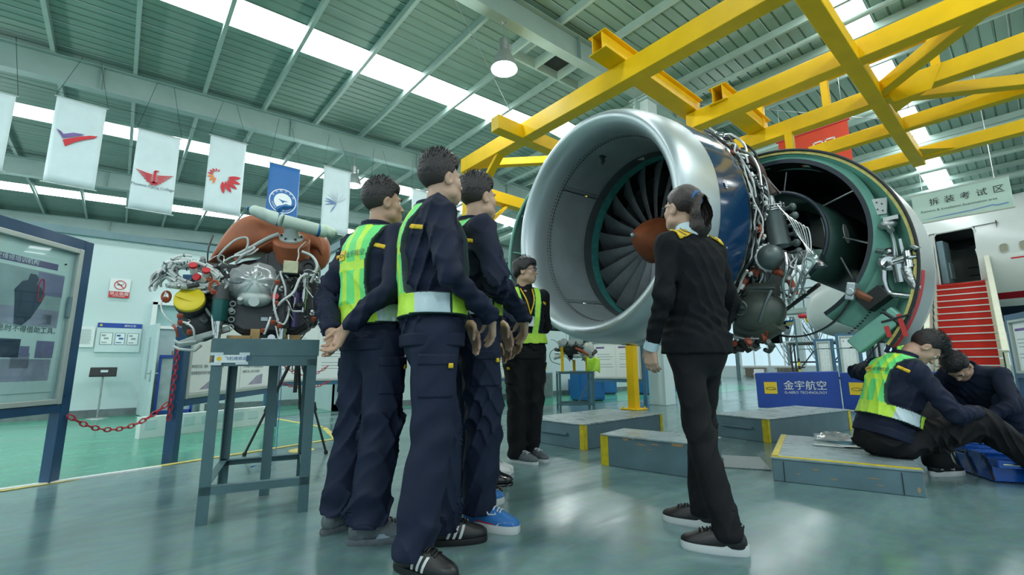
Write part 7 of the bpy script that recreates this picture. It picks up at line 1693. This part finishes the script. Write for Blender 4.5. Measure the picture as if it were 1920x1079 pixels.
    def hmat(c): q = (c - hc) @ R / hs; return ((hair == 'short') & (q[:, 2] < .028) & (np.abs(q[:, 0]) > .0)).astype(int) * (q[:, 2] < .028 + .006 * np.sin(80 * q[:, 1]))
    hz = .22 if hair == 'woman' else .13
    ho = npmesh('hair', [nets(hf, hc - .16 * s - V(0, 0, .08 if hair == 'woman' else 0), hc + .16 * s, .0048)], [hm, M['fade'] if hair == 'short' else hm], root, matf=hmat)
    if hair != 'woman':
        q = tufts(hc, R * hs, seed + 5, 460 if hair == 'short' else 260, front=.5, up=.020 if hair == 'short' else .012).build('hair_strands', hm, ho, smooth=False); q['kind'] = 'stuff'
    else:
        mb = MB(); c = V(0, -.105, .045); mb.tube([H_(c + V(.030 * math.cos(k * .524), .006 * math.sin(k), .030 * math.sin(k * .524))) for k in range(12)], .009, 8, closed=True); mb.build('hair_tie', M['bannerblue'], root)
    if glasses:
        mb = MB()
        for sx in (-1, 1):
            mb.tube([H_((sx * .033 + .024 * math.cos(k * .393), .104 - .25 * abs(.024 * math.cos(k * .393) * sx + .0) - .012 * (sx * math.cos(k * .393) > .5), .0 + .019 * math.sin(k * .393))) for k in range(16)], .0022, 6, closed=True); mb.tube([H_((sx * .057, .090, .004)), H_((sx * .078, .03, .006)), H_((sx * .080, -.012, .002))], .002, 6)
        mb.tube([H_((-.010, .104, .004)), H_((0, .108, .006)), H_((.010, .104, .004))], .002, 6); mb.build('glasses', M['ink'], root)
    # jacket
    def TS(p): return torso(p, a, b, xa, SE)
    def uvt(p): q = p - a; return q @ xa, q @ ya, (q @ zt) / L_
    def shoulders(p):
        d = TS(p)
        for S_ in 'LR': d = smin(d, cap(p, b - zt * .07 * s + xa * (.06 if S_ == 'R' else -.06) * s, J['sh' + S_], .058 * s, .064 * s * wide), .05)
        return d
    sl = 1.0 if secs is SECS else .86
    def jack(p):
        d = shoulders(p)
        for S_ in 'LR':
            e = J['el' + S_]; w = J['wr' + S_]; w2 = w - unit(w - e) * .012
            arm = smin(cap(p, J['sh' + S_], e, .068 * s * sl, .056 * s * sl), cap(p, e, w2, .056 * s * sl, .043 * s * sl), .015)
            cut = (p - w) @ unit(w - e); near = np.linalg.norm(p - w, axis=1) < .12
            arm = np.where(near, np.maximum(arm, cut), arm)
            d = smin(d, arm, .022)
        u, v, t = uvt(p); d = d + amp * wrinkle(p, .8, seed) * (.6 + .9 * np.exp(-(np.minimum(np.linalg.norm(p - J['elL'], axis=1), np.linalg.norm(p - J['elR'], axis=1)) / .14) ** 2) + .5 * np.exp(-((uvt(p)[2] - .25) / .18) ** 2)) + .0035 * np.sin(70 * t + 20 * u + 5 * np.sin(12 * u + seed)) * np.exp(-((t - .26) / .13) ** 2)
        q = p - b; k_ = q @ zt; rr_ = np.sqrt((q @ xa) ** 2 + (q @ ya + .006) ** 2); col = np.maximum(np.abs(rr_ - .068 * s) - .009, np.abs(k_ - .012) - .030)
        return smin(d, col, .012) if not badge else d
    arms = np.array([J['shL'], J['shR'], J['elL'], J['elR'], J['wrL'], J['wrR'], a, b]); jlo, jhi = arms.min(0) - .21, arms.max(0) + .16
    npmesh('jacket', [nets(jack, jlo, jhi, .0075)], jm, root)
    # trousers
    hemz = J.get('hemz', .036 * s)
    lw = J.get('legw', 1.0)
    def trs(p):
        d = ell(p, a + zt * .045 * s, (.172 * s * wide * (lw ** .25), .126 * s, .17 * s)) if 'seat' not in J else ell(p, V(*J['seat']) * s, (.185, .165, .13))
        for S_ in 'LR':
            leg_ = smin(cap(p, J['hip' + S_], J['knee' + S_], .102 * s * lw, .090 * s * lw), cap(p, J['knee' + S_], J['ank' + S_], .090 * s * lw, .086 * s * lw), .02)
            d = smin(d, leg_, .035)
        z = p[:, 2]; g_ = np.exp(-((z - .50 * s) / .12) ** 2) + 1.3 * np.exp(-((z - .12 * s) / .10) ** 2) + .35
        d = d + amp * 1.1 * wrinkle(p, .7, seed + 2) * g_
        return np.maximum(d, hemz - z)
    legs = np.array([J[k] for k in ('hipL', 'hipR', 'kneeL', 'kneeR', 'ankL', 'ankR', 'a')])
    npmesh('trousers', [nets(trs, legs.min(0) - .22, legs.max(0) + .20, .0078)], tm, root)
    def patch(name, region, m, base=jack, off=.005, hh=.006, c=None, r=.25, matf=None):
        c = (a + b) / 2 if c is None else c
        f = lambda p: np.maximum(base(p) - off, region(p)); v, q = nets(f, c - r, c + r, hh)
        if len(q): return npmesh(name, [(v, q)], m, root, matf=matf)
    if hem: patch('jacket_hem', lambda p: np.maximum(np.abs(uvt(p)[2] - .035) * L_ - .028, np.abs(uvt(p)[0]) - .3), jm, base=TS, off=.0065, r=.26 * s, c=a)
    if vest:
        def reg(p):
            u, v, t = uvt(p); au = np.abs(u) / s
            belt = np.abs(t - .275) * L_ - .047 * s
            wb = np.interp(t, [.3, .38, .5, .7, .93], [.155, .115, .10, .105, .135]) * s; back = np.maximum(np.abs(u) - wb, v - .015)
            xc = np.interp(t, [.33, .93], [.046, .100]); front = np.maximum((np.abs(au - xc) - .036) * s, -v - .005)
            return np.maximum(np.minimum(belt, np.minimum(back, front)), np.maximum(t - 1.02, .19 - t) * L_)
        def vmat(c):
            u, v, t = uvt(c); au = np.abs(u) / s; g_ = reg(c); o = np.zeros(len(c), int)
            xc = np.interp(t, [.33, .93], [.046, .100])
            o[(v > 0) & (np.abs(au - xc) < .021)] = 1; o[(v <= 0) & (au > .030) & (au < .068)] = 1; o[(v <= 0) & (np.abs(t - .66) < .035)] = 1
            bl = np.abs(t - .275) * L_ < .048; o[bl] = 1; o[bl & (au > .095) & (v < .05) & (v > -.10)] = 3; o[bl & (np.abs(v - .05) < .005)] = 2
            o[g_ > -.0075] = 2; return o
        vb = lambda p: smin(TS(p), shoulders(p), .01) + .004 * wrinkle(p, .6, seed + 4)
        vsdf = lambda p: np.maximum(vb(p) - .014 * s, reg(p))
        npmesh('safety_vest', [nets(vsdf, (a + b) / 2 - .34 * s, (a + b) / 2 + .36 * s, .0056)], [M['vg'], M['vy'], M['vpipe'], M['vsilver']], root, matf=vmat)
        if logo_back:
            def proj(us, ts):
                P = a + np.outer(us, xa) + np.outer(ts * L_, zt) - ya * .3
                for _ in range(40): d = vb(P) - .016 * s; P = P + np.outer(np.maximum(d, 0) * .8, ya)
                return P - ya * .002
            mb = MB(); n = 6; U = np.array([(-.098 + .052 * i / n, .715 + .085 * j / n) for i in range(n + 1) for j in range(n + 1)]) ; mb.add(proj(U[:, 0] * s, U[:, 1]), [(i * (n + 1) + j, i * (n + 1) + j + 1, (i + 1) * (n + 1) + j + 1, (i + 1) * (n + 1) + j) for i in range(n) for j in range(n)]); mb.build('logo_square', M['patch'], root)
            mb = MB(); w = [(-.072 + .018 * math.cos(t_), .752 + .012 * math.sin(t_)) for t_ in np.linspace(-.6, 5.3, 18)]; P = proj(np.array([x for x, _ in w]) * s, np.array([y for _, y in w])) - ya * .001; mb.tube(list(P), .0016, 5); mb.build('logo_swoosh', M['ink'], root)
            gv, gf_ = glyphs('金宇航空'); gv = np.array(gv); P = proj((-.036 + gv[:, 0] * .034) * s, .735 + gv[:, 1] * .055); mb = MB(); mb.add(P - ya * .001, gf_); q = mb.build('lettering', M['ink'], root, smooth=False); q['kind'] = 'stuff'
    if tabs:
        for sx in ((1, -1) if vest else ()):
            Rr = np.stack([xa, ya, zt], 1); c = a + xa * sx * .152 * s + zt * .80 * L_ - ya * .06
            patch('yellow_tab', lambda p: box_region(p, c, (.045 * s, .12, .011), Rr @ roty(sx * .30)), M['patch'], base=jack, off=.004, hh=.0055, c=c, r=.16)
        for sx in (1, -1):
            k_ = J['hip' + ('R' if sx > 0 else 'L')] * .55 + J['knee' + ('R' if sx > 0 else 'L')] * .45; c = k_ + V(sx * .085, 0, 0)
            if 'seat' not in J:
                patch('cargo_pocket', lambda p: box_region(p, c, (.06, .075, .085)), tm, base=trs, off=.007, hh=.007, c=c, r=.15); patch('pocket_flap', lambda p: box_region(p, c + V(0, 0, .07), (.06, .08, .024)), tm, base=trs, off=.012, hh=.007, c=c, r=.16)
                patch('pocket_tab', lambda p: box_region(p, c + V(0, .055, .045), (.06, .012, .011)), M['patch'], base=trs, off=.015, hh=.005, c=c, r=.13)
    if lanyard:
        mb = MB(); c = b + zt * -.01
        for sx in (-1, 1): mb.tube(spline([b + xa * sx * .055 + ya * .06 - zt * .01, a + xa * sx * .035 + ya * .158 * s + zt * .80 * L_, a + ya * .160 * s + zt * .60 * L_], 5), .006, 6)
        mb.build('lanyard', M['patch'], root); mb = MB(); mb.box(a + ya * .163 * s + zt * .50 * L_, (.055, .006, .085)); mb.build('name_badge', M['paperw'], root, smooth=False, bevel=.004)
    if badge:   # shirt collar and cuffs, shoulder boards, name badge (uniform)
        mb = MB(); mb.lathe([(.064 * s, -.03), (.060 * s, .055), (.068 * s, .045), (.088 * s, -.012), (.086 * s, -.02)], c=b - ya * .006, axis=tuple(zt), n=24); mb.build('shirt_collar', M['shirt'], root)
        for S_ in 'LR':
            w = J['wr' + S_]; d = unit(w - J['el' + S_]); mb = MB(); mb.tube([w - d * .03, w + d * .014], [.034 * s, .036 * s], 16); mb.build('shirt_cuff', M['shirt'], root)
            sx = 1 if S_ == 'R' else -1; U = np.array([(sx * (.070 + .085 * i / 6) * s, -.030 + .06 * j / 3) for i in range(7) for j in range(4)]); P = b + np.outer(U[:, 0], xa) + np.outer(U[:, 1] - .05, ya) + zt * .16
            for _ in range(50): P = P - np.outer(np.maximum(jack(P) - .006, 0) * .8, zt)
            mb = MB(); mb.add(P, [(i * 4 + j, i * 4 + j + 1, i * 4 + j + 5, i * 4 + j + 4) for i in range(6) for j in range(3)]); q = mb.build('shoulder_board', M['patch'], root, solid=.006)
            for k in (1, 3):
                mb = MB(); mb.tube([P[k * 4 + j] + zt * .005 for j in range(4)], .003, 5); mb.build('board_bar', M['ink'], q)
        mb = MB(); c = a + ya * .146 * s + zt * .50 * L_ - xa * .03; mb.box(c, (.06, .012, .11)); mb.m = 1; mb.box(c + ya * .007 + zt * .02, (.05, .002, .03)); mb.build('name_badge', [M['bannerblue'], M['paperw']], root, smooth=False)
        mb = MB(); mb.box(a + ya * .140 * s + zt * .63 * L_ - xa * .05, (.02, .012, .02)); mb.build('pin', M['patch'], root, smooth=False)
    if shoes:
        for S_ in 'LR':
            ak = J['ank' + S_]; shoe(root, (ak[0], ak[1], J.get('floor' + S_, 0.0)), rad(J['foot' + S_]), shoes, s * 1.02 if secs is SECS else s * .97, J.get('fp' + S_, 0))
    return root
G1 = 'workers in navy and lime vests watching the engine'
P_behind = dict(elL=(-.245, -.11, 1.14), wrL=(-.055, -.20, .945), handL=((.45, -.15, -.90), (.2, -.8, -.1), .45, 1), elR=(.275, -.12, 1.14), wrR=(.085, -.215, .955), handR=((-.55, -.10, -.82), (-.3, -.8, -.1), .5, -1))
P_front = dict(elL=(-.29, .00, 1.13), wrL=(-.065, .185, .965), handL=((.42, .25, -.87), (.2, -.9, -.1), .22), elR=(.29, .02, 1.13), wrR=(.105, .245, .985), handR=((-.60, .20, -.78), (-.1, -.95, -.1), .30))
def lc(loc, face, x, y, s):     # world ground point > local, in units of the figure's scale
    a = rad(face - 90); dx, dy = x - loc[0], y - loc[1]; return ((dx * math.cos(a) + dy * math.sin(a)) / s, (-dx * math.sin(a) + dy * math.cos(a)) / s)
def feet(loc, face, h, Lh, Lt, Rh, Rt):
    """ankles and toe angles from heel and toe points on the floor"""
    s = h / 1.75; o = {}
    for k, he, to in (('L', Lh, Lt), ('R', Rh, Rt)):
        p, q = np.array(he), np.array(to); d = (q - p) / np.linalg.norm(q - p); an = p + d * .075; x, y = lc(loc, face, *an, s); o['ank' + k] = (x, y, .085); a = math.degrees(math.atan2(d[1], d[0])) - face; o['foot' + k] = a
    return o
def kn(o, fwd=.03):
    for k, sx in (('L', -1), ('R', 1)):
        an = o['ank' + k]; o['knee' + k] = (an[0] * .55 + sx * .09 * .45, an[1] * .5 + fwd, .50)
    return o
def stand(label, loc, face, h, ft, arms, head, **k):
    o = kn(feet(loc, face, h, *ft)); pose = dict(o); pose.update(arms); pose.update(k.pop('pose', {})); return person(label, (loc[0], loc[1], 0), face, h, pose, head, **k)
# A: seen from behind, hands clasped behind his back
stand('man in lime vest seen from behind, hands clasped behind his back near the stand', (.985, 2.25), 14, 1.79, ((.83, 2.37), (.99, 2.42), (.88, 2.17), (1.08, 2.08)), P_behind, (-16, 8, 0), pose=dict(hemz=.085), shoes='grey', skin=0, group=G1, logo_back=True, seed=1)
# B: nearest man, side view, hands folded in front
stand('nearest man in lime vest, hands folded in front, black shoes with white stripes', (1.07, 1.81), -22, 1.80, ((1.13, 1.94), (1.37, 1.81), (.93, 1.80), (1.01, 1.60)), P_front, (24, 10, 0), pose=dict(hemz=.06), shoes='stripes', skin=1, group=G1, seed=2, wide=1.06)
stand('man in lime vest behind the nearest man, wearing blue and white sneakers', (1.44, 2.01), -18, 1.86, ((1.53, 2.29), (1.75, 2.22), (1.42, 2.03), (1.53, 1.80)), P_front, (20, 9, 0), pose=dict(hemz=.07), shoes='blue', skin=1, group=G1, seed=3)
stand('man with thin glasses in lime vest, mostly hidden behind two others, wearing black dress shoes', (1.80, 2.44), -24, 1.77, ((1.62, 2.41), (1.86, 2.30), (1.86, 2.60), (2.10, 2.47)), P_front, (16, 8, 0), shoes='leather', skin=0, group=G1, seed=4, glasses=True, trousers=M['blackcloth'])
stand('man hidden behind the row, showing only white canvas sneakers and dark trousers', (2.14, 2.88), -20, 1.72, ((2.08, 2.84), (2.30, 2.73), (2.0, 2.78), (2.2, 2.68)), P_front, (14, 6, 0), shoes='white', skin=1, group=G1, seed=5, trousers=M['blackcloth'])
stand('man in glasses with yellow lanyard and lime vest beside the engine intake', (2.66, 2.94), -112, 1.73, ((2.75, 3.07), (2.77, 2.80), (2.57, 3.05), (2.64, 2.78)), P_behind, (62, 4, 0), hair='mop', shoes='nb', skin=1, group=G1, seed=6, glasses=True, lanyard=True, trousers=M['blackcloth'], jacket=M['blackcloth'])
# W: woman in black, three-quarter back view
stand('woman in black uniform jacket with ponytail and yellow shoulder boards, looking up at the engine', (2.15, 1.12), 76, 1.71, ((2.09, .93), (1.98, 1.17), (2.31, 1.16), (2.25, 1.36)),
      dict(elL=(-.245, -.04, 1.13), wrL=(-.235, .07, .90), handL=((.05, .12, -.99), (.9, .2, 0), .55), elR=(.245, -.03, 1.13), wrR=(.23, .08, .90), handR=((-.05, .12, -.99), (-.9, .2, 0), .5), shL=(-.160, -.01, 1.405), shR=(.160, -.01, 1.405), legw=.74, hemz=.05),
      (-2, 9, 0), hair='woman', shoes='blacksole', jacket=M['darkknit'], trousers=M['blackcloth'], vest=False, tabs=False, badge=True, glasses=True, secs=SECW, skin=1, seed=7, hem=False, slim=.85, amp=.006, wide=1.08)
# G: seated on the low platform, back to the camera, bending over the toolbox
gl = (4.13, .80); gz = .158
person('man in lime safety vest sitting on the low platform, head bent over the toolbox', (gl[0], gl[1], gz), -40, 1.75,
       dict(hipL=(-.10, .02, .10), hipR=(.10, .02, .10), seat=(0, -.03, .115), kneeL=(-.20, .46, .26), kneeR=(.16, .50, .24), ankL=(-.10, .40, -.07), ankR=(.26, .80, -.06), footL=10, footR=-12, floorL=-gz, floorR=-gz, hemz=-.10,
            a=(0, -.05, .13), b=(.02, .17, .66), shL=(-.175, .13, .60), shR=(.175, .10, .57), elL=(-.47, .20, .56), wrL=(-.38, .44, .50), handL=((.3, .9, -.3), (.3, 0, -1), .5), elR=(.30, .20, .30), wrR=(.20, .45, .31), handR=((-.3, .9, -.2), (-.6, 0, -.7), .5), head=(.03, .315, .735)),
       (-22, -58, 0), shoes='mark', skin=1, group='pair at the toolbox', logo_back=True, trousers=M['blackcloth'], seed=8, wide=1.08)
# H: crouching opposite him, head down
hl = (5.50, .42)
person('man in plain navy workwear crouching at the right edge, head bowed towards the toolbox', (hl[0], hl[1], 0), 158, 1.75,
       dict(hipL=(-.10, -.30, .28), hipR=(.10, -.30, .28), seat=(0, -.34, .30), kneeL=(-.22, .12, .48), kneeR=(.20, .10, .48), ankL=(-.17, -.08, .085), ankR=(.16, -.10, .085), hemz=.05,
            a=(0, -.30, .32), b=(0, .12, .72), shL=(-.175, .06, .68), shR=(.175, .06, .68), elL=(-.30, .26, .46), wrL=(-.16, .44, .34), handL=((.3, .8, -.6), (.2, -.3, -.9), .5), elR=(.30, .26, .46), wrR=(.16, .44, .34), handR=((-.3, .8, -.6), (-.2, -.3, -.9), .5), head=(-.02, .27, .755)),
       (6, -62, 0), shoes='blacksole', vest=False, tabs=False, skin=0, group='pair at the toolbox', seed=9, wide=1.05, trousers=M['navytrs'])
# distant worker by the stairs
person('distant worker in lime vest and dark cap of hair standing before the boarding stairs', (14.3, 2.32, 0), 20, 1.62, dict(P_front), (-60, 0, 0), shoes='blacksole', skin=0, hres=.008, seed=10)
